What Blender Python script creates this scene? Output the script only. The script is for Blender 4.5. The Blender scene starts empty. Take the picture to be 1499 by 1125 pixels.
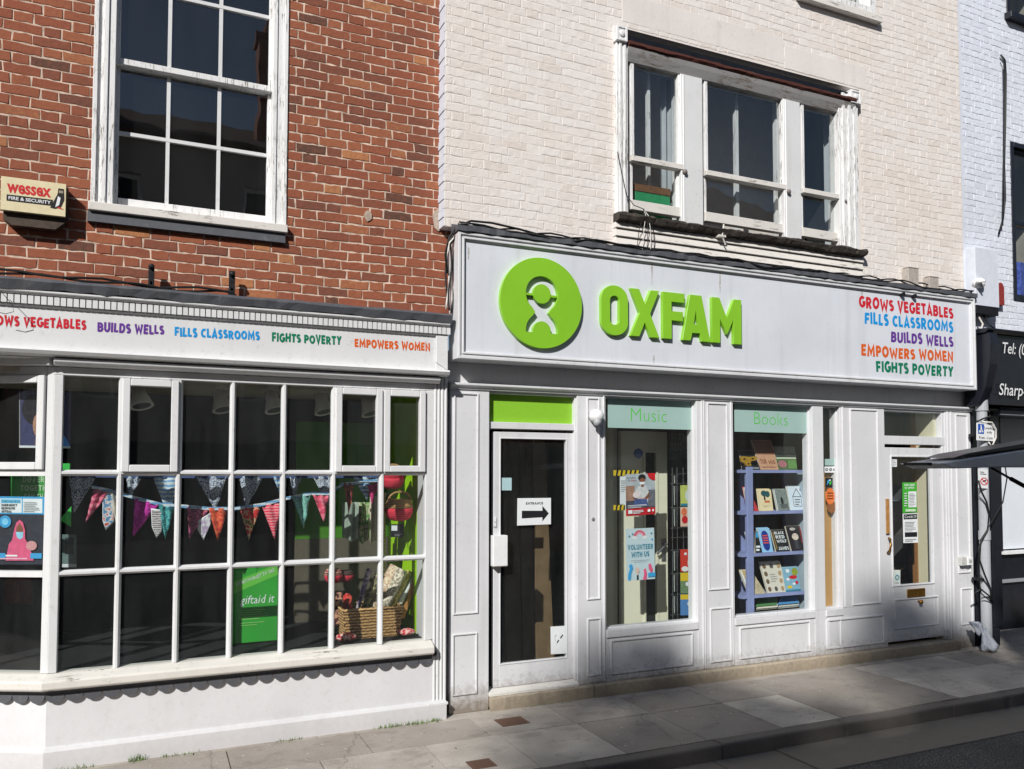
import bpy, bmesh, math, random
from mathutils import Vector, Matrix
random.seed(7)
S = bpy.context.scene
COL = S.collection

# ------------------------------------------------------------------ camera
CAMY, CAMZ, FPX = -6.2, 1.97, 1180.0
CX, CY = 749.5, 562.5 + 76.1          # optical axis in photo pixels (1499 x 1125)
ROT = [[0.9126173430228847, -0.40881246908318114, 0.001396544293430884],
       [0.018172198232089733, 0.0371537443666884, -0.9991443191506162],
       [0.4084107692327225, 0.9118618121193846, 0.041336172695208256]]   # right, down, forward
cam_d = bpy.data.cameras.new('camera'); cam = bpy.data.objects.new('camera', cam_d); COL.objects.link(cam)
cam_d.sensor_width = 36; cam_d.lens = FPX/1499*36; cam_d.shift_y = 76.1/1499
cam_d.clip_start = 0.05; cam_d.clip_end = 400
r_, d_, f_ = [Vector(v) for v in ROT]
m4 = Matrix.Identity(4)
for i in range(3):
    m4[i][0] = r_[i]; m4[i][1] = -d_[i]; m4[i][2] = -f_[i]
m4.translation = Vector((0, CAMY, CAMZ))
cam.matrix_world = m4
S.camera = cam

# ------------------------------------------------------------------ light
SUN = Vector((-1.0, -1.0, 0.95)).normalized()
w = bpy.data.worlds.new('World'); S.world = w; w.use_nodes = True
nt = w.node_tree; bg = nt.nodes['Background']; sky = nt.nodes.new('ShaderNodeTexSky')
sky.sky_type = 'NISHITA'; sky.sun_disc = False
sky.sun_elevation = math.asin(SUN.z); sky.sun_rotation = math.radians(225)
sky.air_density = 1.0; sky.dust_density = 0.6
nt.links.new(sky.outputs[0], bg.inputs[0]); bg.inputs[1].default_value = 0.065
sl = bpy.data.lights.new('sun', 'SUN'); sl.energy = 4.45; sl.angle = math.radians(0.53); sl.color = (1, 0.968, 0.92)
so = bpy.data.objects.new('sun', sl); COL.objects.link(so); so.location = SUN*40
so.rotation_euler = SUN.to_track_quat('Z', 'Y').to_euler()
S.view_settings.view_transform = 'Standard'; S.view_settings.look = 'None'
S.view_settings.exposure = 0.08; S.view_settings.gamma = 1
S.cycles.max_bounces = 8; S.cycles.diffuse_bounces = 2; S.cycles.transparent_max_bounces = 12

# ------------------------------------------------------------------ pixel -> plane helpers (photo pixels)
def ray(px, py):
    a, b = (px-CX)/FPX, (py-CY)/FPX
    return r_*a + d_*b + f_
def P(px, py, Y=0.0):
    v = ray(px, py); t = (Y-CAMY)/v.y
    return Vector((v.x*t, Y, CAMZ+v.z*t))
def PX(px, py, Y=0.0): return P(px, py, Y).x
def PZ(px, py, Y=0.0): return P(px, py, Y).z
def R4(xl, xr, yt, yb, Y):            # y measured at the left edge
    ym = (yt+yb)/2
    return PX(xl, ym, Y), PX(xr, ym, Y), PZ(xl, yb, Y), PZ(xl, yt, Y)   # x0,x1,z0,z1
def PQ(pts, Y): return [P(x, y, Y) for x, y in pts]

# ------------------------------------------------------------------ materials
def lin(c):
    out = []
    for v in c[:3]:
        v = v/255.0
        out.append(v/12.92 if v <= 0.04045 else ((v+0.055)/1.055)**2.4)
    return (*out, 1.0)
_mats = {}
def nm(name):
    m = bpy.data.materials.new(name); m.use_nodes = True
    n = m.node_tree.nodes; return m, n, m.node_tree.links, n['Principled BSDF']
def noise(n, l, scale, detail=4, vec=None, rough=0.55):
    t = n.new('ShaderNodeTexNoise'); t.inputs['Scale'].default_value = scale; t.inputs['Detail'].default_value = detail
    t.inputs['Roughness'].default_value = rough
    if vec: l.new(vec, t.inputs['Vector'])
    return t
def ramp(n, l, src, stops):
    r = n.new('ShaderNodeValToRGB'); e = r.color_ramp.elements
    while len(e) < len(stops): e.new(0.5)
    for k, (p, c) in enumerate(stops):
        e[k].position = p; e[k].color = c if len(c) == 4 else (*c, 1)
    l.new(src, r.inputs[0]); return r
def mix(n, l, fac, a, b, mode='MIX'):
    m = n.new('ShaderNodeMix'); m.data_type = 'RGBA'; m.blend_type = mode
    for sock, v in ((m.inputs[0], fac), (m.inputs[6], a), (m.inputs[7], b)):
        if hasattr(v, 'links') or hasattr(v, 'is_linked'): l.new(v, sock)
        else: sock.default_value = v
    return m.outputs[2]
def coords(n, l, sx=1, sy=1, sz=1):
    g = n.new('ShaderNodeNewGeometry'); mp = n.new('ShaderNodeMapping'); mp.inputs['Scale'].default_value = (sx, sy, sz)
    l.new(g.outputs['Position'], mp.inputs[0]); return mp.outputs[0]
def bump(n, l, src, strength, dist, b):
    u = n.new('ShaderNodeBump'); u.inputs['Strength'].default_value = strength; u.inputs['Distance'].default_value = dist
    l.new(src, u.inputs['Height']); l.new(u.outputs[0], b.inputs['Normal']); return u

def C(rgb, rough=0.6, var=0.12, scale=30, metal=0.0, spec=0.4):
    key = ('C', tuple(rgb), rough, var, scale, metal)
    if key in _mats: return _mats[key]
    m, n, l, b = nm('colour_%02x%02x%02x' % tuple(int(v) for v in rgb))
    a = lin(rgb); v = coords(n, l)
    t = noise(n, l, scale, 3, v)
    lo = tuple(x*(1-var) for x in a[:3]); hi = tuple(min(1, x*(1+var)) for x in a[:3])
    rr = ramp(n, l, t.outputs[0], [(0.3, lo), (0.7, hi)])
    l.new(rr.outputs[0], b.inputs['Base Color'])
    b.inputs['Roughness'].default_value = rough; b.inputs['Metallic'].default_value = metal
    b.inputs['Specular IOR Level'].default_value = spec
    _mats[key] = m; return m

def paint(name, rgb, rough=0.45, dirt=0.25, dirtcol=(120, 112, 100), peel=0.0, grain=(3, 3, 0.6), bumpd=0.0015, streak=0.15, low=0.0):
    """weathered paint: blotches, streaks, dirt, optional peeling to grey wood"""
    m, n, l, b = nm(name); a = lin(rgb); v = coords(n, l)
    big = noise(n, l, 1.7, 5, v); fine = noise(n, l, 22, 5, v, 0.65)
    c0 = mix(n, l, ramp(n, l, big.outputs[0], [(0.35, (0, 0, 0)), (0.75, (1, 1, 1))]).outputs[0], a, tuple(x*0.9 for x in a[:3])+(1,))
    vs = coords(n, l, 9, 9, 0.5); st = noise(n, l, 1.0, 5, vs, 0.6)
    sm = ramp(n, l, st.outputs[0], [(0.54, (0, 0, 0)), (0.85, (streak, streak, streak))])
    c1 = mix(n, l, sm.outputs[0], c0, lin(dirtcol))
    dm = ramp(n, l, fine.outputs[0], [(0.58, (0, 0, 0)), (0.8, (dirt, dirt, dirt))])
    c2 = mix(n, l, dm.outputs[0], c1, lin(dirtcol))
    sp = noise(n, l, 75, 2, v); sr = ramp(n, l, sp.outputs[0], [(0.73, (0, 0, 0)), (0.78, (dirt*1.6, )*3)])
    c2 = mix(n, l, sr.outputs[0], c2, lin((70, 64, 58)))
    if low > 0:     # splash dirt close to the pavement: a stain of the thing itself
        g = n.new('ShaderNodeNewGeometry'); sx = n.new('ShaderNodeSeparateXYZ'); l.new(g.outputs['Position'], sx.inputs[0])
        ad = n.new('ShaderNodeMath'); ad.operation = 'MULTIPLY_ADD'; l.new(fine.outputs[0], ad.inputs[0]); ad.inputs[1].default_value = 0.35; l.new(sx.outputs[2], ad.inputs[2])
        lr = ramp(n, l, ad.outputs[0], [(0.2, (low, low, low)), (0.42, (0, 0, 0))])
        c2 = mix(n, l, lr.outputs[0], c2, lin((112, 98, 80)))
    h = fine.outputs[0]
    if peel > 0:
        pv = coords(n, l, *grain); pn = noise(n, l, 9, 8, pv, 0.72)
        pm = ramp(n, l, pn.outputs[0], [(0.62-peel*0.3, (0, 0, 0)), (0.64-peel*0.3, (1, 1, 1))])
        lm = noise(n, l, 2.6, 3, v); lr_ = ramp(n, l, lm.outputs[0], [(.44, (.0, .0, .0)), (.6, (1, 1, 1))]); mm = n.new('ShaderNodeMath'); mm.operation = 'MULTIPLY'; l.new(pm.outputs[0], mm.inputs[0]); l.new(lr_.outputs[0], mm.inputs[1])
        wn = noise(n, l, 40, 3, pv)
        wc = ramp(n, l, wn.outputs[0], [(0.3, lin((92, 84, 76))), (0.7, lin((160, 152, 142)))])
        c2 = mix(n, l, mm.outputs[0], c2, wc.outputs[0])
        iv = n.new('ShaderNodeInvert'); l.new(mm.outputs[0], iv.inputs[1]); h = iv.outputs[0]
    l.new(c2, b.inputs['Base Color']); b.inputs['Roughness'].default_value = rough
    bump(n, l, h, 0.5, bumpd, b)
    return m

def tinted(name, stops, nscale=28, bumpd=0.004, var=0.35, rough=0.9, grime=None):
    """brick: colour from the face attribute 'tint', broken up by noise"""
    m, n, l, b = nm(name); v = coords(n, l)
    at = n.new('ShaderNodeAttribute'); at.attribute_name = 'tint'
    f = noise(n, l, nscale, 6, v, 0.65); big = noise(n, l, 1.1, 4, v)
    ad = n.new('ShaderNodeMath'); ad.operation = 'MULTIPLY_ADD'; ad.inputs[1].default_value = var
    sb = n.new('ShaderNodeMath'); sb.operation = 'SUBTRACT'; sb.inputs[1].default_value = 0.5
    l.new(f.outputs[0], sb.inputs[0]); l.new(sb.outputs[0], ad.inputs[0]); l.new(at.outputs['Fac'], ad.inputs[2])
    r = ramp(n, l, ad.outputs[0], stops)
    c = r.outputs[0]
    if grime:
        gm = ramp(n, l, big.outputs[0], [(0.45, (0, 0, 0)), (0.75, (grime[1],)*3)])
        c = mix(n, l, gm.outputs[0], c, lin(grime[0]))
        sp = noise(n, l, 60, 2, v); sr = ramp(n, l, sp.outputs[0], [(0.74, (0, 0, 0)), (0.8, (.5, .5, .5))])
        c = mix(n, l, sr.outputs[0], c, lin((130, 115, 100)))
    l.new(c, b.inputs['Base Color']); b.inputs['Roughness'].default_value = rough
    b.inputs['Specular IOR Level'].default_value = 0.25
    bump(n, l, f.outputs[0], 0.8, bumpd, b)
    return m

def glass(name, tint=(0.95, 0.97, 0.97), rough=0.012, ior=1.75, dust=0.008):
    m, n, l, b = nm(name); n.remove(b)
    o = n['Material Output']; t = n.new('ShaderNodeBsdfTransparent'); t.inputs[0].default_value = (*tint, 1)
    g = n.new('ShaderNodeBsdfGlossy'); g.inputs['Roughness'].default_value = rough
    fr = n.new('ShaderNodeFresnel'); fr.inputs[0].default_value = ior
    v = coords(n, l); ns = noise(n, l, 1.6, 2, v)
    u = n.new('ShaderNodeBump'); u.inputs['Strength'].default_value = 0.12; u.inputs['Distance'].default_value = 0.02
    l.new(ns.outputs[0], u.inputs['Height']); l.new(u.outputs[0], g.inputs['Normal'])
    gm = n.new('ShaderNodeNewGeometry'); iv = n.new('ShaderNodeMath'); iv.operation = 'SUBTRACT'; iv.inputs[0].default_value = 1; l.new(gm.outputs['Backfacing'], iv.inputs[1])
    ml = n.new('ShaderNodeMath'); ml.operation = 'MULTIPLY'; l.new(fr.outputs[0], ml.inputs[0]); l.new(iv.outputs[0], ml.inputs[1])   # only the face towards the ray reflects
    mx = n.new('ShaderNodeMixShader'); l.new(ml.outputs[0], mx.inputs[0]); l.new(t.outputs[0], mx.inputs[1]); l.new(g.outputs[0], mx.inputs[2])
    df = n.new('ShaderNodeBsdfDiffuse'); df.inputs[0].default_value = (.75, .78, .8, 1)     # film of dust, smears
    vs = coords(n, l, 6, 6, 1.2); d1 = noise(n, l, 1.3, 6, vs, .65); dr = ramp(n, l, d1.outputs[0], [(.3, (dust*.5,)*3), (.75, (dust*1.6,)*3)])
    m2 = n.new('ShaderNodeMixShader'); l.new(dr.outputs[0], m2.inputs[0]); l.new(mx.outputs[0], m2.inputs[1]); l.new(df.outputs[0], m2.inputs[2])
    l.new(m2.outputs[0], o.inputs[0]); return m

def fabric(c1, c2, scale=45, c3=None, kind='noise'):
    key = ('F', c1, c2, c3, scale, kind)
    if key in _mats: return _mats[key]
    m, n, l, b = nm('cloth_%02x%02x%02x' % c1); v = coords(n, l)
    if kind == 'vor':
        t = n.new('ShaderNodeTexVoronoi'); t.feature = 'DISTANCE_TO_EDGE'; t.inputs['Scale'].default_value = scale; l.new(v, t.inputs['Vector'])
        r = ramp(n, l, t.outputs['Distance'], [(0.03, lin(c1)), (0.13, lin(c2))])
    elif kind == 'wave':
        t = n.new('ShaderNodeTexWave'); t.inputs['Scale'].default_value = scale/6; t.bands_direction = 'Z'; t.inputs['Distortion'].default_value = 2.5; t.inputs['Detail Scale'].default_value = 3; l.new(v, t.inputs['Vector'])
        r = ramp(n, l, t.outputs['Fac'], [(0.4, lin(c1)), (0.6, lin(c2))])
    else:
        t = noise(n, l, scale, 2, v)
        st = [(0.44, lin(c1)), (0.56, lin(c2))]
        if c3: st.append((0.66, lin(c3)))
        r = ramp(n, l, t.outputs[0], st)
    l.new(r.outputs[0], b.inputs['Base Color']); b.inputs['Roughness'].default_value = 0.9
    f = noise(n, l, 25, 3, v); bump(n, l, f.outputs[0], 0.6, 0.012, b)
    _mats[key] = m; return m

M_timber = paint('white_gloss_timber', (222, 223, 226), 0.42, 0.34, (120, 114, 106), streak=0.24, low=0.85)
M_bay = paint('white_bay_timber', (225, 226, 227), 0.42, 0.32, (128, 122, 112), streak=0.2)
M_render = paint('white_render', (221, 221, 224), 0.7, 0.22, (120, 112, 100), bumpd=0.003, streak=0.1, low=0.2)
M_board = paint('white_sign_board', (222, 226, 234), 0.35, 0.12, (130, 125, 116), streak=0.2, bumpd=0.0005)
M_sillw = paint('cream_sill_paint', (224, 221, 214), 0.55, 0.35, (120, 105, 85), peel=0.1, grain=(0.8, 3, 3))
M_peel = paint('peeling_white_paint', (236, 236, 236), 0.6, 0.3, (120, 115, 108), peel=0.22, grain=(11, 11, 0.9))
M_peelh = paint('peeling_white_boards', (226, 222, 216), 0.6, 0.3, (110, 104, 96), peel=0.16, grain=(0.7, 4, 4))
M_lead = paint('lead_flashing', (84, 86, 92), 0.55, 0.5, (140, 140, 140), bumpd=0.004)
M_black = C((26, 27, 31), 0.35, 0.25, 12)
M_blackpaint = C((30, 32, 40), 0.3, 0.2, 8)
M_rot = paint('rotten_red_wood', (78, 38, 30), 0.9, 0.5, (25, 18, 16), bumpd=0.006, grain=(1, 3, 3))
M_rotd = paint('rotten_black_wood', (52, 46, 42), 0.95, 0.6, (150, 140, 125), bumpd=0.01)
M_brick = tinted('red_brick', [(0.0, lin((92, 68, 58))), (0.16, lin((122, 78, 64))), (0.45, lin((147, 86, 65))), (0.8, lin((160, 99, 72))), (1.0, lin((182, 126, 86)))], 30, 0.005, 0.6, 0.9, ((104, 70, 58), 0.4))
M_mortar = C((206, 184, 166), 0.95, 0.36, 16)
M_cream = tinted('cream_painted_brick', [(0.0, lin((222, 213, 206))), (0.5, lin((230, 223, 218))), (1.0, lin((233, 228, 224)))], 14, 0.006, 0.7, 0.65, ((222, 208, 194), 0.4))
M_creamm = C((230, 222, 216), 0.7, 0.05, 14)
M_bluew = tinted('cool_white_painted_brick', [(0.0, lin((212, 216, 226))), (0.5, lin((222, 227, 237))), (1.0, lin((226, 231, 240)))], 18, 0.007, 0.5, 0.6, ((205, 208, 218), 0.4))
M_bluewm = C((214, 219, 230), 0.65, 0.05, 14)
M_glass = glass('window_glass')
M_glassup = glass('upper_window_glass', ior=2.3, dust=0.004)
M_green = C((150, 206, 44), 0.35, 0.04, 6)
M_lime = C((168, 224, 24), 0.55, 0.05, 4)
M_dark = C((74, 74, 74), 0.8, 0.3, 3)
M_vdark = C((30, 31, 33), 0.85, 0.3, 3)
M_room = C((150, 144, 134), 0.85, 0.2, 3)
M_white = C((235, 236, 238), 0.45, 0.05, 14)
M_iron = C((38, 38, 42), 0.55, 0.4, 40, 0.4)
M_cable = C((32, 32, 34), 0.5, 0.3, 30)
M_cablew = C((215, 212, 205), 0.5, 0.15, 30)

# ------------------------------------------------------------------ mesh builder
class MB:
    def __init__(s): s.v = []; s.f = []; s.fm = []; s.mats = []; s.xf = None; s.tint = None
    def mi(s, m):
        if m not in s.mats: s.mats.append(m)
        return s.mats.index(m)
    def add(s, vs, fs, mat, tint=None):
        o = len(s.v)
        for p in vs:
            p = Vector(p)
            s.v.append(s.xf @ p if s.xf else p)
        k = s.mi(mat)
        for f in fs: s.f.append([o+i for i in f]); s.fm.append(k)
        if tint is not None:
            if s.tint is None: s.tint = []
            s.tint += [tint]*len(fs)
        elif s.tint is not None: s.tint += [0.5]*len(fs)
        return s
    def box(s, x0, x1, y0, y1, z0, z1, mat):
        x0, x1 = sorted((x0, x1)); y0, y1 = sorted((y0, y1)); z0, z1 = sorted((z0, z1))
        vs = [(x0, y0, z0), (x1, y0, z0), (x1, y1, z0), (x0, y1, z0), (x0, y0, z1), (x1, y0, z1), (x1, y1, z1), (x0, y1, z1)]
        return s.add(vs, [(0, 3, 2, 1), (4, 5, 6, 7), (0, 1, 5, 4), (1, 2, 6, 5), (2, 3, 7, 6), (3, 0, 4, 7)], mat)
    def prism(s, pts, y0, y1, mat):      # outline in XZ (any order), extruded y0 (front) -> y1
        n = len(pts); a = sum(pts[i][0]*pts[(i+1) % n][1]-pts[(i+1) % n][0]*pts[i][1] for i in range(n))
        if a < 0: pts = pts[::-1]
        vs = [(x, y0, z) for x, z in pts]+[(x, y1, z) for x, z in pts]
        fs = [tuple(range(n)), tuple(range(2*n-1, n-1, -1))]
        fs += [(i+n, (i+1) % n+n, (i+1) % n, i) for i in range(n)]
        return s.add(vs, fs, mat)
    def prof(s, prof, x0, x1, mat):      # profile of (y,z), swept along X
        n = len(prof); a = sum(prof[i][0]*prof[(i+1) % n][1]-prof[(i+1) % n][0]*prof[i][1] for i in range(n))
        if a < 0: prof = prof[::-1]
        vs = [(x0, y, z) for y, z in prof]+[(x1, y, z) for y, z in prof]
        fs = [tuple(range(n-1, -1, -1)), tuple(range(n, 2*n))]+[(i, (i+1) % n, (i+1) % n+n, i+n) for i in range(n)]
        return s.add(vs, fs, mat)
    def ring(s, x0, x1, z0, z1, wd, y0, y1, mat):    # four butted members, outer size given
        s.box(x0, x0+wd, y0, y1, z0, z1, mat); s.box(x1-wd, x1, y0, y1, z0, z1, mat)
        s.box(x0+wd, x1-wd, y0, y1, z0, z0+wd, mat); s.box(x0+wd, x1-wd, y0, y1, z1-wd, z1, mat); return s
    def tube(s, pts, rad, mat, n=8, cap=True):
        pts = [Vector(p) for p in pts]; rings = []; up = Vector((0.13, 0.3, 1)).normalized()
        vs = []
        for i, p in enumerate(pts):
            t = (pts[min(i+1, len(pts)-1)]-pts[max(i-1, 0)]).normalized()
            u = t.cross(up)
            if u.length < 1e-3: u = t.cross(Vector((1, 0, 0)))
            u.normalize(); v = t.cross(u)
            rr = rad[i] if isinstance(rad, (list, tuple)) else rad
            vs += [p+(u*math.cos(k*2*math.pi/n)+v*math.sin(k*2*math.pi/n))*rr for k in range(n)]
        fs = []
        for i in range(len(pts)-1):
            for k in range(n): fs.append((i*n+k, i*n+(k+1) % n, (i+1)*n+(k+1) % n, (i+1)*n+k))
        if cap: fs.append(tuple(range(n-1, -1, -1))); fs.append(tuple((len(pts)-1)*n+k for k in range(n)))
        return s.add(vs, fs, mat)
    def lathe(s, prof, mat, c=(0, 0, 0), n=20, axis='Z', sy=1.0):
        vs = []; fs = []; c = Vector(c)
        for (rr, z) in prof:
            for k in range(n):
                a = 2*math.pi*k/n; q = (rr*math.cos(a), rr*math.sin(a)*sy, z)
                if axis == 'Y': q = (q[0], -q[2], q[1])
                vs.append(c+Vector(q))
        for i in range(len(prof)-1):
            for k in range(n): fs.append((i*n+k, i*n+(k+1) % n, (i+1)*n+(k+1) % n, (i+1)*n+k))
        fs.append(tuple(range(n-1, -1, -1))); fs.append(tuple((len(prof)-1)*n+k for k in range(n)))
        return s.add(vs, fs, mat)
    def slab(s, p4, th, mat, edge=None):     # tl,tr,br,bl seen from the front, thickness backwards
        p4 = [Vector(p) for p in p4]; nrm = (p4[3]-p4[0]).cross(p4[1]-p4[0]).normalized()
        if nrm.y > 0: nrm = -nrm
        b = [p-nrm*th for p in p4]
        s.add(p4+b, [(0, 3, 2, 1)], mat)
        s.add(p4+b, [(4, 5, 6, 7), (0, 1, 5, 4), (1, 2, 6, 5), (2, 3, 7, 6), (3, 0, 4, 7)], edge or mat); return s
    def build(s, name, parent=None, label=None, cat=None, group=None, kind=None, bevel=0.0, smooth=False, origin=None, seg=1):
        me = bpy.data.meshes.new(name)
        if parent is None:
            if origin is None:
                xs = [p.x for p in s.v]; ys = [p.y for p in s.v]; zs = [p.z for p in s.v]
                origin = Vector(((min(xs)+max(xs))/2, (min(ys)+max(ys))/2, min(zs)))
            org = Vector(origin)
        else: org = world_loc(parent)
        me.from_pydata([p-org for p in s.v], [], s.f)
        for m in s.mats: me.materials.append(m)
        me.polygons.foreach_set('material_index', s.fm)
        if s.tint is not None:
            at = me.attributes.new('tint', 'FLOAT', 'FACE'); at.data.foreach_set('value', s.tint)
        if smooth: me.polygons.foreach_set('use_smooth', [True]*len(me.polygons))
        me.update()
        o = bpy.data.objects.new(name, me); COL.objects.link(o)
        if parent is None: o.location = org
        else: o.parent = parent
        if bevel:
            bm_ = o.modifiers.new('bevel', 'BEVEL'); bm_.width = bevel; bm_.segments = seg; bm_.limit_method = 'ANGLE'; bm_.angle_limit = 0.7
        tag(o, label, cat, group, kind); return o
def world_loc(o):
    v = Vector((0, 0, 0))
    while o: v += o.location; o = o.parent
    return v
def tag(o, label=None, cat=None, group=None, kind=None):
    if label: o['label'] = label
    if cat: o['category'] = cat
    if group: o['group'] = group
    if kind: o['kind'] = kind
    return o
def thing(name, label, cat, loc=(0, 0, 0), group=None):
    o = bpy.data.objects.new(name, None); COL.objects.link(o); o.location = loc; o.empty_display_size = 0.1
    return tag(o, label, cat, group)

# ------------------------------------------------------------------ lettering
_txt = {}
def textgeo(s, bold=0.0, shear=0.0, res=3, space=1.0):
    k = (s, bold, shear, res, space)
    if k in _txt: return _txt[k]
    cu = bpy.data.curves.new('t', 'FONT'); cu.body = s; cu.offset = bold; cu.shear = shear; cu.resolution_u = res; cu.space_character = space
    cu.fill_mode = 'FRONT'
    ob = bpy.data.objects.new('t', cu); COL.objects.link(ob)
    dg = bpy.context.evaluated_depsgraph_get(); dg.update()
    me = bpy.data.meshes.new_from_object(ob.evaluated_get(dg))
    vs = [(p.co.x, p.co.y) for p in me.vertices]; fs = [tuple(q.vertices) for q in me.polygons]
    bpy.data.objects.remove(ob); bpy.data.curves.remove(cu); bpy.data.meshes.remove(me)
    x0 = min(v[0] for v in vs); x1 = max(v[0] for v in vs)
    cap = 0.69+2*bold
    vs = [((x-x0)/(x1-x0), (y+bold)/cap) for x, y in vs]
    _txt[k] = (vs, fs, (x1-x0)/cap); return _txt[k]
def arc_(cx, cy, rx, ry, a0, a1, n=9): return [(cx+rx*math.cos(math.radians(a0+(a1-a0)*i/n)), cy+ry*math.sin(math.radians(a0+(a1-a0)*i/n))) for i in range(n+1)]
GLY = {'A': (.74, [[(.1, 0), (.37, .99), (.64, 0)], [(.22, .28), (.52, .28)]]), 'B': (.68, [[(.12, 0), (.12, 1)], [(.12, .89)]+arc_(.34, .705, .18, .185, 90, -90)+[(.12, .52)], [(.12, .52)]+arc_(.36, .315, .2, .205, 90, -90)+[(.12, .11)]]),
  'C': (.66, [arc_(.39, .5, .28, .39, 50, 310, 14)]), 'D': (.72, [[(.12, 0), (.12, 1)], [(.12, .89)]+arc_(.32, .5, .28, .39, 90, -90, 10)+[(.12, .11)]]), 'E': (.58, [[(.12, 0), (.12, 1)], [(.12, .89), (.55, .89)], [(.12, .5), (.5, .5)], [(.12, .11), (.55, .11)]]),
  'F': (.56, [[(.12, 0), (.12, 1)], [(.12, .89), (.55, .89)], [(.12, .47), (.5, .47)]]), 'G': (.74, [arc_(.4, .5, .29, .39, 48, 335, 14)+[(.66, .45), (.42, .45)]]), 'H': (.72, [[(.12, 0), (.12, 1)], [(.6, 0), (.6, 1)], [(.12, .5), (.6, .5)]]),
  'I': (.26, [[(.13, 0), (.13, 1)]]), 'L': (.54, [[(.12, 1), (.12, 0)], [(.12, .11), (.52, .11)]]), 'M': (.94, [[(.12, 0), (.17, .93), (.46, .28), (.75, .93), (.81, 0)]]), 'N': (.74, [[(.12, 0), (.12, .9), (.6, .1), (.6, 1)]]),
  'O': (.8, [arc_(.4, .5, .29, .39, 0, 360, 20)]), 'P': (.64, [[(.12, 0), (.12, 1)], [(.12, .89)]+arc_(.32, .67, .2, .22, 90, -90)+[(.12, .45)]]), 'R': (.7, [[(.12, 0), (.12, 1)], [(.12, .89)]+arc_(.32, .68, .2, .21, 90, -90)+[(.12, .47)], [(.3, .46), (.58, .0)]]),
  'S': (.58, [arc_(.29, .7, .18, .2, 35, 270, 9)+arc_(.29, .3, .19, .2, 90, -145, 9)]), 'T': (.62, [[(.31, 0), (.31, .9)], [(.0, .89), (.62, .89)]]), 'U': (.72, [[(.12, 1), (.12, .4)]+arc_(.36, .38, .24, .28, 180, 360, 10)+[(.6, 1)]]),
  'V': (.7, [[(.09, 1), (.35, .05), (.61, 1)]]), 'W': (1.0, [[(.1, 1), (.28, .06), (.5, .7), (.72, .06), (.9, 1)]]), 'X': (.7, [[(.1, 0), (.6, 1)], [(.1, 1), (.6, 0)]]), 'Y': (.68, [[(.09, 1), (.34, .48), (.59, 1)], [(.34, 0), (.34, .5)]]), 'K': (.68, [[(.12, 0), (.12, 1)], [(.6, 1), (.18, .5), (.62, 0)]]), 'J': (.5, [[(.38, 1), (.38, .35)]+arc_(.2, .33, .18, .24, 0, -150, 6)])}
def strip(pl, w):
    n = len(pl); out = []
    for i, p in enumerate(pl):
        d0 = Vector(pl[i])-Vector(pl[i-1]) if i else None; d1 = Vector(pl[i+1])-Vector(p) if i < n-1 else None
        if d0 is None and (Vector(pl[0])-Vector(pl[-1])).length < 1e-6: d0 = Vector(p)-Vector(pl[-2])
        if d1 is None and (Vector(pl[0])-Vector(pl[-1])).length < 1e-6: d1 = Vector(pl[1])-Vector(p)
        d0 = (d0 or d1).normalized(); d1 = (d1 or d0).normalized(); t = (d0+d1)
        t = t.normalized() if t.length > 1e-4 else d0; nn = Vector((-t.y, t.x)); k = 1/max(.45, nn.dot(Vector((-d0.y, d0.x))))
        out.append((Vector(p)+nn*w*.5*k, Vector(p)-nn*w*.5*k))
    return out
def strokes(s, w=.22, gap=.1, space=.38, seed=0, jit=0.0):
    rq = random.Random(seed+len(s)); x = 0; polys = []
    for ch in s:
        if ch == ' ': x += space; continue
        if ch not in GLY: return None
        wd, pls = GLY[ch]; dy = rq.uniform(-jit, jit); sc = 1+rq.uniform(-jit, jit)*1.2; rot = rq.uniform(-jit, jit)*1.2
        for pl in pls:
            st = strip(pl, w)
            for a, b in zip(st, st[1:]): polys.append([(x+q.x+rot*(q.y-.5), dy+q.y*sc) for q in (a[1], b[1], b[0], a[0])])
        x += wd+gap
    return polys, x-gap
def put_caps(mb, s, place, mat, nrm, w=.22, jit=0.0, seed=0):
    # place(u, v): u along the line 0..1, v in capital heights
    polys, L = strokes(s, w, seed=seed, jit=jit)
    for k, q in enumerate(polys):
        pts = [place(x/L, y)+nrm*(.00012*(k % 9)) for x, y in q]; t = (pts[1]-pts[0]).cross(pts[2]-pts[0])+(pts[2]-pts[0]).cross(pts[3]-pts[0])
        mb.add(pts, [(0, 1, 2, 3) if t.dot(nrm) > 0 else (3, 2, 1, 0)], mat)
def put_text(mb, s, p0, p1, cap, mat, n=Vector((0, -1, 0)), off=0.002, bold=0.0, shear=0.0, res=3, up=Vector((0, 0, 1)), wob=0.0, heavy=0.0):
    """baseline from p0 to p1, capital height cap (metres)"""
    vs, fs, asp = textgeo(s, bold, shear, res)
    p0 = Vector(p0)+n*off; p1 = Vector(p1)+n*off
    out = [p0+(p1-p0)*x+up*(cap*y*(1+wob*math.sin(x*37.0+y))) for x, y in vs]
    # keep faces turned to the viewer
    if fs:
        a, b, c = (out[i] for i in fs[0][:3])
        if (b-a).cross(c-a).dot(n) < 0: fs = [f[::-1] for f in fs]
    mb.add(out, fs, mat)
    if heavy:
        d = (p1-p0).normalized()*cap*heavy
        for k, q in enumerate((d, -d, up*cap*heavy, -up*cap*heavy)): mb.add([v+q+n*.0002*(k+1) for v in out], fs, mat)
def bil(p4, u, v):     # u right 0..1, v up 0..1
    tl, tr, br, bl = p4
    return (bl*(1-u)+br*u)*(1-v)+(tl*(1-u)+tr*u)*v
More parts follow.
